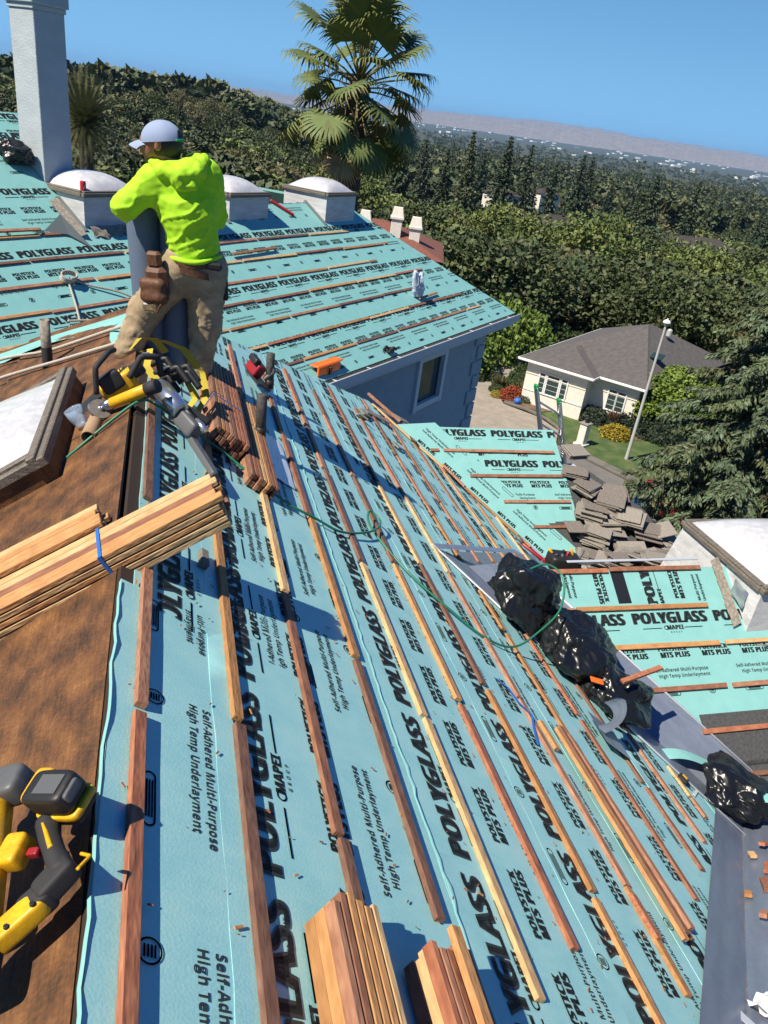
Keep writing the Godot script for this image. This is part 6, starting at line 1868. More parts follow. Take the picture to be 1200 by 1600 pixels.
func build_neighbour() -> void:
	var h := thing("bungalow", "single-storey cream house with a grey-brown hipped roof across the street", "house", Vector3(19.9, 0, -40.5))
	var a := Vector3(0.64, 0, 0.768).normalized()
	var b := Vector3(0.768, 0, -0.64).normalized()
	h.basis = Basis(a, Vector3.UP, -b)      # local x along the front, -z into the house
	var ev := -10.2
	# walls (eaves overhang 0.45)
	var bl := [[0.45, 4.25, -0.45, -9.0], [4.25, 7.0, -1.35, -9.0]]
	for q in bl:
		part(h, "wall", plain(Basis(), Vector3((q[0] + q[1]) * 0.5, -11.65, (q[2] + q[3]) * 0.5), Vector3(q[1] - q[0], 2.7, q[2] - q[3])), M.stucco_cream)
		for k in 2:
			part(h, "band", plain(Basis(), Vector3((q[0] + q[1]) * 0.5, [-11.05, -12.05][k], q[2] + 0.015), Vector3(q[1] - q[0] - 0.06, 0.06, 0.05), 0.01), M.stucco_cream)
	# roof: hipped main body and a hipped bay in front
	var top := Vector3(4.84, -8.0, -6.9)
	var rm := MB.new()
	var e0 := Vector3(0, ev, -0.9); var e1 := Vector3(7.45, ev, -0.9); var e2 := Vector3(9.0, ev, -12.9); var e3 := Vector3(0, ev, -12.9)
	var t2 := Vector3(4.84, -8.0, -7.4)
	rm.tri(e0, e1, top, Vector2(0, 0), Vector2(9.9, 0), Vector2(4.8, 6))
	rm.quad(e1, e2, t2, top, Vector2(0, 0), Vector2(12, 0), Vector2(6, 5), Vector2(5.5, 5))
	rm.tri(e2, e3, t2, Vector2(0, 0), Vector2(9.9, 0), Vector2(4.8, 6))
	rm.quad(e3, e0, top, t2, Vector2(0, 0), Vector2(12, 0), Vector2(6, 5), Vector2(5.5, 5))
	var f0 := Vector3(0, ev + 0.01, 0); var f1 := Vector3(4.7, ev + 0.01, 0); var g := Vector3(2.35, ev + 0.85, -2.35); var gb := Vector3(2.35, ev + 0.85, -4.2)
	rm.tri(f0, f1, g, Vector2(0, 0), Vector2(4.7, 0), Vector2(2.3, 2.5))
	rm.quad(f1, Vector3(4.7, ev + 0.01, -4.2), gb, g, Vector2(0, 0), Vector2(4.2, 0), Vector2(4.2, 2.5), Vector2(2.3, 2.5))
	rm.quad(Vector3(0, ev + 0.01, -4.2), f0, g, gb, Vector2(0, 0), Vector2(4.2, 0), Vector2(2.3, 2.5), Vector2(4.2, 2.5))
	var sg := tone(512, 512, [[0.12, 0.5, 0.2, 2], [0.012, 0.012, 0.16, 3], [0.4, 0.4, 0.12, 1]], 111, 0.5)
	var shingle := textured(ramped(sg, [[0.15, lin(0.045, 0.042, 0.042)], [0.5, lin(0.092, 0.085, 0.083)], [0.9, lin(0.16, 0.148, 0.142)]]), Color.WHITE, 0.95, 0.35)
	part(h, "roof", rm.done(), shingle)
	# white fascia and gutters
	for q in [[f0, f1], [f1, Vector3(4.7, ev, -0.9)], [Vector3(4.7, ev, -0.9), e1], [e0 + Vector3(0, 0, 0), f0], [e0, e3]]:
		var dv: Vector3 = q[1] - q[0]
		part(h, "gutter", plain(along(dv), (q[0] + q[1]) * 0.5 + Vector3(0, -0.07, 0), Vector3(dv.length() + 0.06, 0.14, 0.1), 0.02), M.white)
	part(h, "soffit", plain(Basis(), Vector3(2.35, ev - 0.13, -0.4), Vector3(4.6, 0.03, 0.8)), M.stucco_cream)
	# windows
	for q in [[1.55, 0.34], [2.25, 0.74], [2.95, 0.34], [5.55, 0.46], [6.08, 0.46]]:
		var z: float = -0.45 if q[0] < 4.0 else -1.35
		var w := Node3D.new(); w.name = "window"; h.add_child(w, true)
		w.position = Vector3(q[0], -11.42, z)
		var ww: float = q[1]; var wh := 1.15
		for s: float in [-1.0, 1.0]:
			part(w, "frame", plain(Basis(), Vector3(s * (ww * 0.5 + 0.03), 0, 0.03), Vector3(0.08, wh + 0.16, 0.08), 0.01), M.white)
			part(w, "frame", plain(Basis(), Vector3(0, s * (wh * 0.5 + 0.03), 0.028), Vector3(ww - 0.02, 0.08, 0.076), 0.01), M.white)
		part(w, "pane", plain(Basis(), Vector3(0, 0, 0.012), Vector3(ww, wh, 0.02)), M.window_dark)
		for k in 3:
			part(w, "glazing_bar", plain(Basis(), Vector3(0, -0.3 + 0.3 * k, 0.03), Vector3(ww - 0.03, 0.025, 0.02)), M.lamp_grey)
	# roof window and vents
	part(h, "roof_window", plain(Basis(Vector3(1, 0, 0), 0.31), Vector3(6.6, -9.06, -4.25), Vector3(0.7, 0.1, 0.6), 0.02), M.window_dark)
	part(h, "roof_vent", plain(Basis(), Vector3(6.0, -8.3, -7.6), Vector3(0.3, 0.5, 0.3), 0.08), M.lamp_grey)

func block_house(called: String, label: String, p: Vector3, yaw: float, w: float, dpt: float, hw: float, pitch: float, wall: Material, roof: Material, group := "", simple := false) -> Node3D:
	var h := thing(called, label, "house", p, group)
	h.rotation.y = yaw
	part(h, "wall", plain(Basis(), Vector3(0, hw * 0.5 - 4.5, 0), Vector3(w, hw + 9.0, dpt)), wall)
	var m := MB.new()
	var o := 0.5
	var r := dpt * 0.5 * pitch
	var y := hw
	var a := Vector3(-w * 0.5 - o, y, dpt * 0.5 + o); var b := Vector3(w * 0.5 + o, y, dpt * 0.5 + o); var c := Vector3(w * 0.5 + o, y, -dpt * 0.5 - o); var d := Vector3(-w * 0.5 - o, y, -dpt * 0.5 - o)
	var inset := minf(dpt * 0.5, w * 0.45)
	var t0 := Vector3(-w * 0.5 + inset, y + r, 0); var t1 := Vector3(w * 0.5 - inset, y + r, 0)
	m.mquad(a, b, t1, t0); m.mquad(c, d, t0, t1); m.tri(b, c, t1); m.tri(d, a, t0)
	m.mquad(d, c, b, a)
	part(h, "roof", m.done(), roof)
	var nw := maxi(int(w / 2.6), 2)
	for i in nw:
		var wn := part(h, "window", plain(Basis(), Vector3(-w * 0.5 + (i + 0.5) * w / nw, hw - 1.4, dpt * 0.5 + 0.03), Vector3(1.2, 1.3, 0.08)), M.white)
		part(wn, "pane", plain(Basis(), Vector3(-w * 0.5 + (i + 0.5) * w / nw, hw - 1.4, dpt * 0.5 + 0.06), Vector3(1.0, 1.1, 0.06)), M.window_dark)
	return h

# ---------------------------------------------------------------- plants
func leaf_mesh(quads: Array) -> ArrayMesh:     # [centre, axis u, axis v, colour]
	var vs := PackedVector3Array(); var cs := PackedColorArray(); var ns := PackedVector3Array()
	for q in quads:
		var o: Vector3 = q[0]; var u: Vector3 = q[1]; var v: Vector3 = q[2]; var c: Color = q[3]
		var n := v.cross(u).normalized()
		for p: Vector3 in [o - u, o - v, o + u, o - u, o + u, o + v]:
			vs.append(p); cs.append(c); ns.append(n)
	var arr := []; arr.resize(Mesh.ARRAY_MAX)
	arr[Mesh.ARRAY_VERTEX] = vs; arr[Mesh.ARRAY_NORMAL] = ns; arr[Mesh.ARRAY_COLOR] = cs
	var am := ArrayMesh.new(); am.add_surface_from_arrays(Mesh.PRIMITIVE_TRIANGLES, arr)
	return am

func rv() -> Vector3:
	var z := rng.randf_range(-1, 1); var a := rng.randf_range(0, TAU)
	var s := sqrt(1.0 - z * z)
	return Vector3(s * cos(a), z, s * sin(a))

func shade_of(c: Color, v := 0.28) -> Color:
	var k := 1.0 + rng.randf_range(-v, v)
	var w := rng.randf_range(-0.08, 0.12)
	return Color(c.r * k * (1.0 + w), c.g * k, c.b * k * (1.0 - w))

# crown of unit size (radius 1, height 2 centred on 1): clumps of leaf faces with gaps between
func broad_crown(nclump: int, per: int, leaf: float, col: Color, squash: float) -> ArrayMesh:
	var qs: Array = []
	for i in nclump:
		var d := rv(); d.y = absf(d.y) * 1.1 - 0.35
		var rad := pow(rng.randf(), 0.4) * 0.74
		var c := Vector3(d.x * rad, 1.0 + d.y * rad * squash, d.z * rad)
		var cr := rng.randf_range(0.20, 0.36)
		var cc := shade_of(col, 0.25)
		for k in per:
			var e := rv()
			var p := c + Vector3(e.x, e.y * 0.75, e.z) * cr * pow(rng.randf(), 0.33)
			var s := leaf * rng.randf_range(0.6, 1.3)
			var u := (rv() + e * 0.3).normalized(); var v := u.cross((rv() + Vector3(0, 0.8, 0)).normalized()).normalized()
			qs.append([p, u * s, v * s * 0.6, shade_of(cc, 0.22)])
	return leaf_mesh(qs)

func conifer_crown(tiers: int, per: int, leaf: float, col: Color, wide: float) -> ArrayMesh:
	var qs: Array = []
	for i in tiers:
		var y := 0.10 + 1.9 * float(i) / tiers
		var r0 := (1.0 - float(i) / tiers)
		var rad := (0.02 + pow(r0, 0.85) * 0.54) * wide * rng.randf_range(0.75, 1.15)
		var nb := 5 + int(r0 * 5)
		var off := rng.randf() * TAU
		for b in nb:
			var an := off + TAU * b / nb + rng.randf_range(-0.3, 0.3)
			var dir := Vector3(cos(an), -0.22, sin(an))
			var ln := rad * rng.randf_range(0.7, 1.2)
			var cc := shade_of(col, 0.2)
			for k in per:
				var t := pow(rng.randf(), 0.7)
				var p := Vector3(0, y, 0) + dir * ln * t + Vector3(rng.randf_range(-1, 1), rng.randf_range(-0.7, 0.5), rng.randf_range(-1, 1)) * 0.10 * (1.2 - t * 0.5) * (0.25 + 0.75 * r0)
				var s := leaf * rng.randf_range(0.6, 1.3) * (0.42 + 0.58 * r0)
				var u := (dir + rv() * 0.6).normalized(); var v := u.cross((rv() + Vector3(0, 1.2, 0)).normalized()).normalized()
				qs.append([p, u * s, v * s * 0.5, shade_of(cc, 0.22)])
	return leaf_mesh(qs)

func trunk_mesh(h: float, r: float, limbs := 6) -> ArrayMesh:
	var m := MB.new(true)
	m.tube([Vector3(0, -0.6, 0), Vector3(0.0, h * 0.4, 0.02), Vector3(0.03, h * 0.75, 0), Vector3(0.0, h, 0)], [r * 1.4, r, r * 0.7, r * 0.25], 8)
	for k in limbs:
		var a := TAU * k / 6.0 + 0.4
		var y := h * (0.42 + 0.08 * k)
		m.tube([Vector3(0.01, y, 0), Vector3(cos(a) * 0.25, y + 0.22, sin(a) * 0.25), Vector3(cos(a) * 0.5, y + 0.42, sin(a) * 0.5)], [r * 0.5, r * 0.3, r * 0.1], 5)
	return m.done()

var crowns := {}; var trunks := {}

func tree(kind: String, p: Vector3, h: float, w: float, label: String, group: String, called := "") -> Node3D:
	var t := thing(called if called else kind + "_tree", label, "tree", p, group)
	var vs: Array = crowns[kind]
	part(t, "trunk", trunks["c" if kind == "conifer" or kind == "redwood" else "b"], M.bark, Transform3D(Basis().scaled(Vector3(h * 0.5, h * 0.5, h * 0.5)), Vector3.ZERO))
	var b := Basis(Vector3.UP, rng.randf() * TAU).scaled(Vector3(w * 0.5, h * 0.5, w * 0.5))
	part(t, "crown", vs[rng.randi() % vs.size()], M.leaf, Transform3D(b, Vector3.ZERO))
	return t

func bush_at(called: String, label: String, p: Vector3, s: Vector3, mesh: ArrayMesh, group := "", cat := "shrub") -> Node3D:
	var t := thing(called, label, cat, p, group)
	part(t, "foliage", mesh, M.leaf, Transform3D(Basis(Vector3.UP, rng.randf() * TAU).scaled(s), Vector3.ZERO))
	return t

func shrub_mesh(n: int, leaf: float, col: Color, tight: float) -> ArrayMesh:   # unit dome: radius 1, height 1
	var qs: Array = []
	for i in n:
		var d := rv(); d.y = absf(d.y)
		var k := 1.0 - (1.0 - tight) * rng.randf() + 0.10 * noise.get_noise_3d(d.x * 3.0, d.y * 3.0, d.z * 3.0)
		var p := d * k
		var s := leaf * rng.randf_range(0.6, 1.3)
		var u := (rv() + d * 0.3).normalized(); var v := u.cross((rv() + d).normalized()).normalized()
		qs.append([p, u * s, v * s * 0.6, shade_of(col, 0.3)])
	return leaf_mesh(qs)

func blade_mesh(n: int, col: Color) -> ArrayMesh:   # tuft of upright strap leaves, radius about 1, height 1
	var qs: Array = []
	for i in n:
		var a := rng.randf() * TAU; var lean := rng.randf_range(0.15, 0.9)
		var top := Vector3(cos(a) * lean, rng.randf_range(0.6, 1.0), sin(a) * lean)
		var u := top * 0.5; var v := u.cross(Vector3.UP).normalized() * 0.035
		qs.append([u + Vector3(cos(a), 0, sin(a)) * 0.05, u, v, shade_of(col, 0.3)])
	return leaf_mesh(qs)

func build_plants() -> void:
	crowns.oak = []; crowns.light = []; crowns.olive = []; crowns.conifer = []; crowns.redwood = []
	for k in 3:
		crowns.oak.append(broad_crown(64, 170, 0.034, Color(0.052, 0.074, 0.024), 0.85))
		crowns.light.append(broad_crown(56, 150, 0.036, Color(0.105, 0.145, 0.038), 1.0))
		crowns.olive.append(broad_crown(52, 150, 0.035, Color(0.115, 0.112, 0.045), 0.9))
		crowns.conifer.append(conifer_crown(30, 30, 0.06, Color(0.040, 0.066, 0.032), 1.0))
		crowns.redwood.append(conifer_crown(30, 30, 0.055, Color(0.070, 0.095, 0.038), 0.95))
	trunks.b = trunk_mesh(1.3, 0.07); trunks.c = trunk_mesh(1.9, 0.05, 0)
	var L := {"oak": "dark green oak in the wooded valley beyond the grey-roofed house", "light": "bright green leafy tree in the wooded valley below", "olive": "olive-brown tree in the wooded valley below", "conifer": "dark pointed conifer rising from the wooded valley", "redwood": "tall olive-green conifer in the wooded valley"}
	# belts of trees: [count, nearest, farthest, azimuth from, to, kinds, height from, to, width ratio]
	var belts := [[46, 66, 108, 13, 52, ["oak", "oak", "oak", "olive"], 8.5, 13.0, 1.15], [56, 110, 230, 12, 50, ["light", "oak", "olive", "oak", "light"], 11.0, 18.0, 1.0], [26, 190, 330, 12, 50, ["conifer", "conifer", "redwood"], 20.0, 30.0, 0.42], [34, 240, 460, 10, 50, ["conifer", "oak", "light", "redwood"], 13.0, 22.0, 0.7],
		[26, 48, 95, -16, 13, ["oak", "oak", "olive"], 6.5, 10.0, 1.1], [46, 100, 330, -16, 13, ["oak", "olive", "oak", "light"], 10.0, 16.0, 0.95], [9, 180, 420, -14, 12, ["conifer", "redwood"], 15.0, 19.0, 0.42], [30, 200, 420, -16, 13, ["oak", "oak", "olive"], 13.0, 17.0, 0.95]]
	for b in belts:
		for i in b[0]:
			var az: float = lerpf(b[3], b[4], (i + rng.randf()) / b[0])
			var d: float = sqrt(rng.randf_range(pow(b[1], 2), pow(b[2], 2)))
			var kind: String = b[5][rng.randi() % b[5].size()]
			var h := rng.randf_range(b[6], b[7])
			if b[4] < 14:
				h *= 0.92
			var wr: float = b[8]
			if kind == "conifer" or kind == "redwood":
				wr = rng.randf_range(0.55, 0.8)
			tree(kind, polar(d, az) + Vector3(0, -0.5, 0), h, h * wr, L[kind] if b[4] > 20 else L[kind].replace("in the wooded valley beyond the grey-roofed house", "on the wooded slope behind the chimney").replace("in the wooded valley below", "on the wooded slope behind the chimney").replace("from the wooded valley", "from the slope behind the chimney").replace("in the wooded valley", "on the slope behind the chimney"), ("trees in the wooded valley" if b[4] > 20 else "trees on the slope behind the chimney"))
	# distant woods: one mass
	var low := []
	for k in 2:
		low.append(broad_crown(16, 14, 0.16, [Color(0.055, 0.078, 0.03), Color(0.085, 0.10, 0.038)][k], 0.9))
	low.append(conifer_crown(14, 8, 0.13, Color(0.038, 0.062, 0.032), 0.9))
	for k in 3:
		var mm := MultiMesh.new(); mm.transform_format = MultiMesh.TRANSFORM_3D; mm.mesh = low[k]
		var n: int = [3600, 2200, 600][k]
		mm.instance_count = n
		for i in n:
			var az := rng.randf_range(-32.0, 62.0) if k < 2 else rng.randf_range(11.0, 62.0)
			var d := 330.0 * pow(14.0, pow(rng.randf(), 0.85))
			var h := rng.randf_range(10.0, 22.0) if k < 2 else rng.randf_range(16.0, 30.0)
			var w := h * (1.2 if k < 2 else 0.45)
			mm.set_instance_transform(i, Transform3D(Basis(Vector3.UP, rng.randf() * TAU).scaled(Vector3(w * 0.5, h * 0.5, w * 0.5)), polar(d, az)))
		var o := MultiMeshInstance3D.new()
		o.name = numbered("distant_woods")
		o.multimesh = mm; o.material_override = M.leaf
		add_child(o)
		tag(o, ["dark woods spreading over the plain towards the bay", "paler green woods spreading over the plain towards the bay", "pointed conifers of the distant woods on the plain"][k], "woods", "", "stuff")
	for k in 3:
		var mm := MultiMesh.new(); mm.transform_format = MultiMesh.TRANSFORM_3D
		mm.mesh = [broad_crown(36, 60, 0.07, Color(0.048, 0.068, 0.024), 0.85), broad_crown(36, 60, 0.07, Color(0.11, 0.145, 0.038), 0.9), broad_crown(36, 60, 0.07, Color(0.105, 0.105, 0.045), 0.85)][k]
		var n: int = [950, 520, 330][k]
		mm.instance_count = n
		for i in n:
			var az := rng.randf_range(-34.0, 62.0)
			var d := (80.0 if az < 12.0 else 105.0) * pow(4.6 if az > 12.0 else 5.4, pow(rng.randf(), 0.75))
			var h := rng.randf_range(6.0, 14.0)
			mm.set_instance_transform(i, Transform3D(Basis(Vector3.UP, rng.randf() * TAU).scaled(Vector3(h * 0.62, h * 0.5, h * 0.62)), polar(d, az) - Vector3(0, 0.8, 0)))
		var o := MultiMeshInstance3D.new()
		o.name = numbered("valley_woods")
		o.multimesh = mm; o.material_override = M.leaf
		add_child(o)
		tag(o, ["dark green undergrowth and small trees filling the valley", "bright green small trees filling the gaps in the valley", "olive scrub between the valley trees"][k], "woods", "", "stuff")
	# far town: pale specks of buildings between the woods and the bay
	var tm := MultiMesh.new(); tm.transform_format = MultiMesh.TRANSFORM_3D
	var bm := BoxMesh.new(); tm.mesh = bm; tm.instance_count = 260
	for i in 260:
		var az := rng.randf_range(-30.0, 60.0)
		var d := rng.randf_range(3200.0, 9800.0)
		var s := Vector3(rng.randf_range(14, 55), rng.randf_range(5, 11), rng.randf_range(12, 30))
		tm.set_instance_transform(i, Transform3D(Basis(Vector3.UP, rng.randf() * 3.0).scaled(s), polar(d, az) + Vector3(0, s.y * 0.5 + 1.0, 0)))
	var to := MultiMeshInstance3D.new(); to.name = "distant_town"; to.multimesh = tm; to.material_override = M.white
	add_child(to)
	tag(to, "pale buildings of the distant town on the plain", "town", "", "stuff")
	# garden across the street
	var green := shrub_mesh(2600, 0.07, Color(0.040, 0.065, 0.022), 0.8)
	var clip := shrub_mesh(3800, 0.045, Color(0.045, 0.080, 0.020), 0.93)
	var dark := shrub_mesh(2600, 0.07, Color(0.022, 0.040, 0.022), 0.8)
	var gold := shrub_mesh(2200, 0.07, Color(0.26, 0.20, 0.012), 0.8)
	var rust := shrub_mesh(2200, 0.07, Color(0.26, 0.055, 0.018), 0.8)
	var brite := shrub_mesh(5200, 0.05, Color(0.10, 0.165, 0.022), 0.75)
	bush_at("topiary", "clipped round green bush beside the cream house's drive", Vector3(21.0, -12.9, -42.0), Vector3(0.85, 1.75, 0.85), clip)
	bush_at("red_shrub", "rust-red spreading shrub in the bed by the drive", Vector3(20.2, -12.9, -40.9), Vector3(0.9, 0.75, 0.7), rust)
	bush_at("golden_shrub", "golden-yellow shrub at the foot of the dark hedge by the lamp", Vector3(24.1, -12.9, -35.2), Vector3(0.9, 0.7, 0.9), gold)
	bush_at("golden_shrub", "small golden shrub at the corner of the planting bed", Vector3(19.3, -12.9, -41.2), Vector3(0.4, 0.35, 0.4), gold)
	for q in [[24.6, -38.2, 1.1], [25.3, -37.3, 1.3], [25.9, -36.3, 1.35], [24.0, -37.6, 0.9], [26.3, -35.4, 1.3], [25.2, -36.2, 1.0], [26.9, -34.6, 1.4]]:
		bush_at("dark_shrub", "low dark green shrub in the row under the cream house's windows", Vector3(q[0], -12.9, q[1]), Vector3(1.1, q[2], 1.0), dark, "dark shrubs under the windows")
	for q in [[20.9, -40.4, 0.5], [21.6, -40.9, 0.55], [19.7, -42.2, 0.4], [20.4, -43.4, 0.6]]:
		bush_at("green_shrub", "small green shrub in the bed by the drive", Vector3(q[0], -12.9, q[1]), Vector3(0.55, q[2], 0.55), green, "small green shrubs by the drive")
	var flax := blade_mesh(160, Color(0.085, 0.075, 0.03)); var flax2 := blade_mesh(160, Color(0.12, 0.06, 0.04))
	for q in [[22.9, -39.4, 1.3, 0], [24.7, -36.4, 1.3, 1], [20.1, -42.6, 0.9, 0], [23.4, -38.9, 1.1, 0]]:
		bush_at("flax_plant", "upright flax tuft with %s strap leaves %s" % [["green-brown", "reddish"][q[3]], "in the bed before the cream house"], Vector3(q[0], -12.9, q[1]), Vector3(0.9, q[2], 0.9), flax if q[3] == 0 else flax2, "flax tufts in the bed")
	bush_at("climbing_shrub", "narrow upright shrub against the cream wall beside the windows", Vector3(23.2, -12.9, -38.6), Vector3(0.35, 2.2, 0.35), green)
	# hedges and bright shrubs behind the drive
	bush_at("clipped_hedge", "long clipped green hedge behind the grey-roofed house", polar(59, 29.0), Vector3(5.5, 2.6, 2.0), clip, "", "hedge")
	bush_at("clipped_hedge", "shorter clipped hedge with a flat top beyond the long one", polar(66, 28.3), Vector3(4.0, 3.6, 2.0), clip, "", "hedge")
	for q in [[54, 23.2, 3.0, 4.2], [58, 24.6, 3.2, 5.0], [62, 26.2, 3.0, 4.6], [50, 21.8, 2.6, 3.4]]:
		bush_at("bright_bush", "large bright green bush behind the paved drive", polar(q[0], q[1]), Vector3(q[2], q[3], q[2]), brite, "bright bushes behind the drive")
	for q in [[47.5, 22.0], [48.5, 23.2], [49.0, 24.3]]:
		bush_at("grass_tuft", "rounded grey-green tuft at the far edge of the drive", polar(q[0], q[1]), Vector3(0.8, 0.9, 0.8), green, "tufts at the far edge of the drive")
	# bright tree by the lamp
	var bt := thing("maple_tree", "light green tree with dense foliage between the street lamp and the cedar", "tree", Vector3(28.0, -12.9, -36.0))
	part(bt, "trunk", trunks.b, M.bark, Transform3D(Basis().scaled(Vector3(2.4, 2.4, 2.4)), Vector3.ZERO))
	part(bt, "crown", broad_crown(110, 300, 0.040, Color(0.115, 0.18, 0.026), 1.0), M.leaf, Transform3D(Basis().scaled(Vector3(3.0, 2.6, 3.0)), Vector3(0, -0.6, 0)))
	build_cedar(Vector3(22.4, -12.95, -23.6))
	build_fan_palm(Vector3(5.38, 0, -24.4))
	build_date_palm(polar(62, -4.9))
	# red-roofed house with white chimneys
	var rg := tone(256, 256, [[0.15, 0.5, 0.25, 2], [0.03, 0.03, 0.2, 2]], 121, 0.55)
	var rtile := textured(ramped(rg, [[0.2, lin(0.085, 0.032, 0.022)], [0.8, lin(0.25, 0.095, 0.065)]]), Color.WHITE, 0.9, 0.5)
	var rh := block_house("villa", "villa with a red tiled roof and white chimneys behind the far wing", Vector3(12.3, -11.9, -47.0), -0.3, 7.0, 6.5, 6.3, 0.42, M.stucco_cream, rtile)
	for q in [[-0.79, 1.60, 7.4], [1.04, 1.51, 7.8], [2.16, 1.49, 7.4]]:
		var ch := Node3D.new(); ch.name = "chimney"; rh.add_child(ch, true); ch.position = Vector3(q[0], 0, q[1])
		part(ch, "shaft", plain(Basis(), Vector3(0, q[2] - 1.2, 0), Vector3(0.62, 2.8, 0.62), 0.02), M.stucco_cream)
		var mc := MB.new(); mc.lathe(at(Vector3(0, q[2] + 0.2, 0), Basis(Vector3.UP, PI / 4)), [Vector2(0.55, 0), Vector2(0.55, 0.12), Vector2(0.5, 0.14), Vector2(0.36, 0.62), Vector2(0.0, 0.62)], 4)
		part(ch, "cap", mc.done(), M.stucco_cream)
	# houses down in the valley
	var groof := textured(rg, lin(0.16, 0.14, 0.125), 0.95, 0.3)
	var hs := [[172, 29.6, 0.3], [180, 31.0, 0.9], [176, 33.4, -0.2], [184, 35.2, 0.5], [182, 36.6, 0.1], [168, 26.6, 0.7], [250, 22.6, 0.5], [330, 25.4, 0.8], [400, 34.0, 0.6]]
	for i in hs.size():
		var q: Array = hs[i]
		block_house("valley_house", "white-walled house with a grey roof half hidden among the valley trees", polar(q[0], q[1]) + Vector3(0, 6.0 + q[0] * 0.012, 0), -deg_to_rad(q[1]) + q[2], 9.0 + (i % 3) * 1.5, 7.0, 4.0, 0.5, M.stucco_cream, groof, "houses among the valley trees")

func build_cedar(p: Vector3) -> void:
	var t := thing("cedar_tree", "large drooping blue-green cedar standing beside the street", "tree", p)
	var m := MB.new(true)
	m.tube([Vector3(0, -0.5, 0), Vector3(0, 5, 0), Vector3(0.1, 10, 0), Vector3(0, 15, 0)], [0.42, 0.33, 0.2, 0.04], 12)
	part(t, "trunk", m.done(), M.bark)
	var limbs := MB.new(true)
	var qs: Array = []
	for i in 210:
		var f := float(i) / 210.0
		var y := 1.2 + 12.6 * f
		var an := i * 2.39996 + rng.randf_range(-0.3, 0.3)
		var ln := (4.5 * pow(1.0 - f, 0.85) + 0.3) * rng.randf_range(0.72, 1.12)
		var dir := Vector3(cos(an), 0, sin(an))
		var pts: Array = []
		for k in 7:
			var s := k / 6.0
			pts.append(Vector3(0, y, 0) + dir * ln * s + Vector3(0, 0.55 * s * ln * 0.25 - 0.40 * s * s * ln * 0.62, 0))
		limbs.tube(pts, [0.07, 0.06, 0.05, 0.04, 0.03, 0.02, 0.01], 5, false)
		var col := shade_of(Color(0.088, 0.128, 0.068), 0.2)
		var side := dir.cross(Vector3.UP)
		var ntw := int(24 + ln * 13)
		for w in ntw:
			var s := pow(rng.randf(), 0.75)
			var x := s * 6.0; var k0 := mini(int(x), 5)
			var bp: Vector3 = pts[k0].lerp(pts[k0 + 1], x - k0)
			var sg := 1.0 if w % 2 == 0 else -1.0
			var tl := (1.0 - s * 0.62) * 0.30 * ln * rng.randf_range(0.4, 1.0)
			var td := (side * sg + dir * rng.randf_range(0.3, 1.0) + Vector3(0, rng.randf_range(-0.35, 0.1), 0)).normalized()
			var nn := 5 + int(tl * 9)
			for k in nn:
				var q := float(k) / nn
				var c := bp + td * tl * q + Vector3(0, -0.34 * q * q * tl, 0) + rv() * 0.05
				var u := (td + Vector3(0, -0.5 - q, 0) + rv() * 0.7).normalized()
				var v := u.cross(rv()).normalized()
				qs.append([c + u * 0.07, u * rng.randf_range(0.08, 0.17), v * rng.randf_range(0.03, 0.055), shade_of(col, 0.25)])
	part(t, "limbs", limbs.done(), M.bark)
	part(t, "crown", leaf_mesh(qs), M.leaf)

func fan_leaf(seg: int, r: float, dead: bool) -> ArrayMesh:   # a palmate leaf, stalk end at origin, pointing along +x
	var vs := PackedVector3Array(); var cs := PackedColorArray(); var ns := PackedVector3Array()
	var base := Color(0.098, 0.132, 0.036) if not dead else Color(0.30, 0.20, 0.10)
	for i in seg:
		var a := lerpf(-1.95, 1.95, float(i) / (seg - 1)) + rng.randf_range(-0.02, 0.02)
		var ln := r * (1.0 - 0.22 * pow(absf(a) / 1.95, 2.0)) * rng.randf_range(0.9, 1.05)
		var hang := rng.randf_range(0.12, 0.42) * (2.4 if dead else 1.0)
		var d := Vector3(cos(a), 0, sin(a)); var s := Vector3(-sin(a), 0, cos(a))
		var w := r * 0.040
		var c := shade_of(base, 0.2)
		var pr: Array = []
		for k in 5:
			var t := k / 4.0
			var droop := -hang * r * pow(maxf(t - 0.45, 0.0) / 0.55, 2.0) * 0.9
			var wd: float = w * [0.4, 1.15, 0.85, 0.42, 0.04][k]
			var fold := 0.02 * (1.0 if i % 2 == 0 else -1.0) * r * t
			var pull := 1.0 - 0.25 * pow(maxf(t - 0.45, 0.0) / 0.55, 2.0)
			var o := d * ln * t * pull + Vector3(0, droop + fold, 0)
			pr.append([o - s * wd, o + s * wd])
		for k in 4:
			var cc := c if k < 3 else Color(c.r * 1.5, c.g * 1.2, c.b)
			for v: Vector3 in [pr[k][0], pr[k][1], pr[k + 1][1], pr[k][0], pr[k + 1][1], pr[k + 1][0]]:
				vs.append(v); cs.append(cc); ns.append(Vector3.UP)
	var arr := []; arr.resize(Mesh.ARRAY_MAX)
	arr[Mesh.ARRAY_VERTEX] = vs; arr[Mesh.ARRAY_COLOR] = cs; arr[Mesh.ARRAY_NORMAL] = ns
	var am := ArrayMesh.new(); am.add_surface_from_arrays(Mesh.PRIMITIVE_TRIANGLES, arr)
	var st := SurfaceTool.new(); st.create_from(am, 0); st.set_smooth_group(-1); st.generate_normals()
	return st.commit()

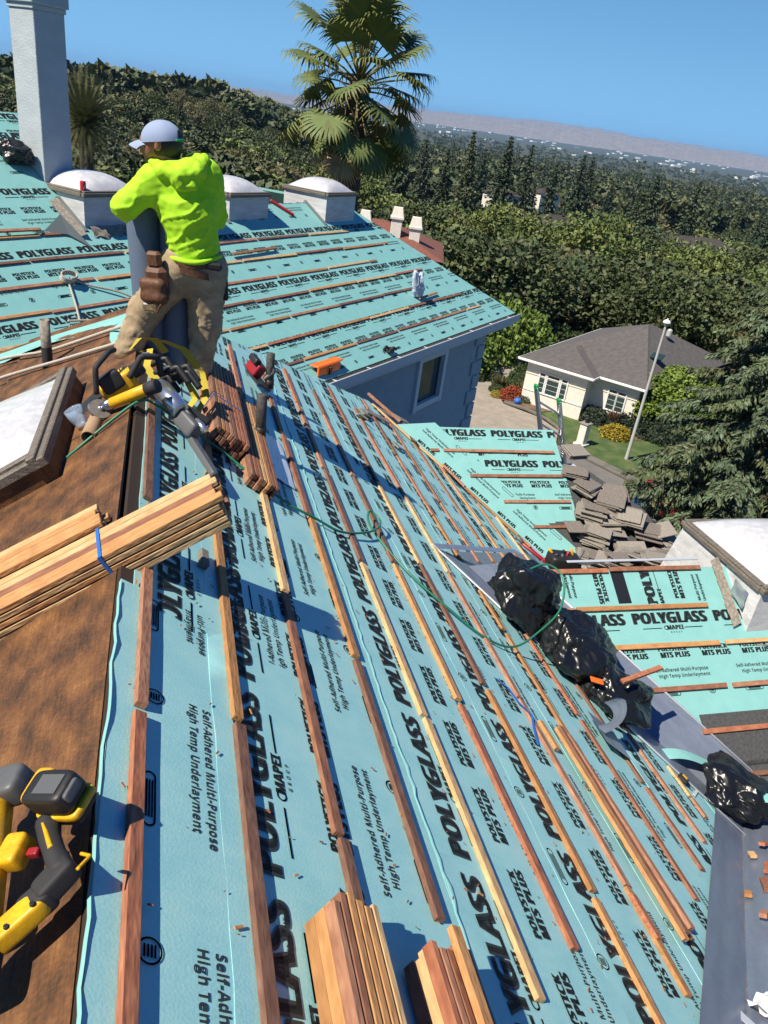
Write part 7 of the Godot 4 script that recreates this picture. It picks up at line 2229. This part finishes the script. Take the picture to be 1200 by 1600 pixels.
func build_fan_palm(p: Vector3) -> void:
	var t := thing("fan_palm", "tall fan palm with a rough brown trunk and drooping fronds behind the skylights", "palm tree", p)
	var m := MB.new(true)
	var pts: Array = []; var rs: Array = []
	for i in 40:
		var y := lerpf(-12.5, 2.1, i / 39.0)
		pts.append(Vector3(0.02 * sin(i * 0.7), y, 0)); rs.append(0.27 + 0.03 * sin(i * 2.4) + (0.05 if i > 28 else 0.0))
	m.tube(pts, rs, 16)
	part(t, "trunk", m.done(), M.bark)
	# cut leaf bases on the upper trunk
	for i in 60:
		var an := i * 2.39996; var y := 0.2 - 2.2 + 4.0 * i / 60.0
		var d := Vector3(cos(an), 0.5, sin(an))
		part(t, "leaf_base", plain(along(d), Vector3(0, y, 0) + Vector3(cos(an), 0, sin(an)) * 0.31 + d * 0.05, Vector3(0.22, 0.035, 0.09), 0.01), M.card if i % 3 == 0 else M.bark)
	var lv := [fan_leaf(34, 1.15, false), fan_leaf(32, 1.05, false), fan_leaf(36, 1.25, false)]
	var dl := fan_leaf(30, 0.9, true)
	for i in 50:
		var f := float(i) / 50.0
		var an := i * 2.39996 + rng.randf_range(-0.2, 0.2)
		var el := lerpf(1.40, -1.15, f)          # upright at the top, hanging below
		var d := Vector3(cos(an) * cos(el), sin(el), sin(an) * cos(el))
		var o := Vector3(0, lerpf(2.3, 1.6, f), 0)
		var stalk := rng.randf_range(1.1, 1.9)
		var tip := o + d * stalk
		var ms := MB.new(true); ms.tube([o, o + d * stalk * 0.5 + Vector3(0, 0.04, 0), tip], [0.035, 0.026, 0.018], 6)
		var fr := part(t, "frond", lv[i % 3] if f < 0.86 else (dl if i % 2 == 0 else lv[i % 3]), M.leaf, Transform3D(along((d + Vector3(0, -0.15 - 0.25 * f, 0)).normalized(), Vector3.UP).rotated(d.normalized(), rng.randf_range(-0.5, 0.5)), tip))
		part(fr, "stalk", ms.done(), M.stalk, fr.transform.affine_inverse())
	# dead strands hanging under the crown
	for i in 16:
		var an := rng.randf() * TAU
		var o := Vector3(cos(an) * 0.3, 1.7, sin(an) * 0.3)
		bent(t, "dead_strand", [o, o + Vector3(cos(an) * 0.35, -0.1, sin(an) * 0.35), o + Vector3(cos(an) * 0.45, rng.randf_range(-1.1, -0.5), sin(an) * 0.45)], [0.012, 0.01, 0.006], M.card, 5)

func build_date_palm(p: Vector3) -> void:
	var t := thing("date_palm", "date palm with a round head of feather fronds behind the chimney", "palm tree", p)
	var top := 1.49 - 62.0 * tan(deg_to_rad(3.0)) - p.y
	var m := MB.new(true); m.tube([Vector3(0, -1, 0), Vector3(0, top, 0)], [0.5, 0.42], 12)
	part(t, "trunk", m.done(), M.bark)
	var qs: Array = []
	for i in 110:
		var an := i * 2.39996; var f := i / 110.0
		var el := lerpf(1.45, -0.75, f)
		var ln := rng.randf_range(3.0, 3.6)
		var d := Vector3(cos(an) * cos(el), sin(el), sin(an) * cos(el))
		var side := d.cross(Vector3.UP).normalized()
		for k in 34:
			var s := (k + 1) / 34.0
			var c := Vector3(0, top, 0) + d * ln * s + Vector3(0, -1.3 * s * s * cos(el), 0)
			for sg: float in [-1.0, 1.0]:
				var u := (side * sg + d * 0.7 + Vector3(0, -0.25, 0)).normalized()
				var l2 := 0.34 * (1.0 - 0.5 * s)
				qs.append([c + u * l2, u * l2, d * 0.035, shade_of(Color(0.11, 0.12, 0.05), 0.2)])
	part(t, "crown", leaf_mesh(qs), M.leaf)

func build_all() -> void:
	build_house()
	build_land()
	build_street()
	build_plants()
	build_bundles()
	build_loose()
	build_chips()
	build_hose()
	build_ropes()
	build_tools()
	build_tiles()
	build_person()

func _ready() -> void:
	rng.seed = 20240611
	noise.seed = 5
	noise.frequency = 1.0
	noise.noise_type = FastNoiseLite.TYPE_SIMPLEX_SMOOTH
	noise.fractal_type = FastNoiseLite.FRACTAL_NONE
	# camera
	var cam := Camera3D.new()
	cam.name = "camera"
	var p := deg_to_rad(27.365); var r := deg_to_rad(8.112); var yw := deg_to_rad(17.641)
	var fwd := Vector3(sin(yw) * cos(p), -sin(p), -cos(yw) * cos(p))
	var r0 := Vector3(cos(yw), 0, sin(yw))
	var u0 := r0.cross(fwd)
	var right := r0 * cos(r) + u0 * sin(r)
	var up := right.cross(fwd)
	cam.transform = Transform3D(Basis(right, up, -fwd), Vector3(0.15645, 1.49, 0))
	cam.fov = 67.32
	cam.near = 0.05
	cam.far = 40000.0
	add_child(cam)
	cam.current = true
	# sky and sun
	var env := Environment.new()
	env.background_mode = Environment.BG_SKY
	var sm := ProceduralSkyMaterial.new()
	sm.sky_top_color = Color(0.04, 0.29, 0.60)
	sm.sky_horizon_color = Color(0.55, 0.81, 1.0)
	sm.sky_curve = 0.17
	sm.sky_energy_multiplier = 0.82
	sm.ground_bottom_color = Color(0.16, 0.17, 0.14)
	sm.ground_horizon_color = Color(0.50, 0.60, 0.68)
	sm.sun_angle_max = 0.0
	var sky := Sky.new()
	sky.sky_material = sm
	env.sky = sky
	env.tonemap_mode = Environment.TONE_MAPPER_LINEAR
	env.tonemap_exposure = 1.55
	env.sdfgi_enabled = true
	env.ssao_enabled = true
	env.ssil_enabled = true
	env.fog_enabled = true
	env.fog_density = 0.00005
	env.fog_light_color = Color(0.58, 0.79, 1.0)
	var we := WorldEnvironment.new()
	we.name = "environment"
	we.environment = env
	add_child(we)
	var sun := DirectionalLight3D.new()
	sun.name = "sun"
	sun.light_energy = 1.6
	sun.light_color = Color(1.0, 0.955, 0.88)
	sun.light_angular_distance = 0.5
	sun.shadow_enabled = true
	add_child(sun)
	sun.look_at_from_position(Vector3.ZERO, Vector3(0.70, -1.0, -0.26), Vector3.UP)
	make_materials()
	make_frames()
	make_planks()
	house = thing("house", "house under re-roofing, teal underlayment and wooden battens on its hipped roofs", "house")
	build_roof()
	build_battens()
	build_all()
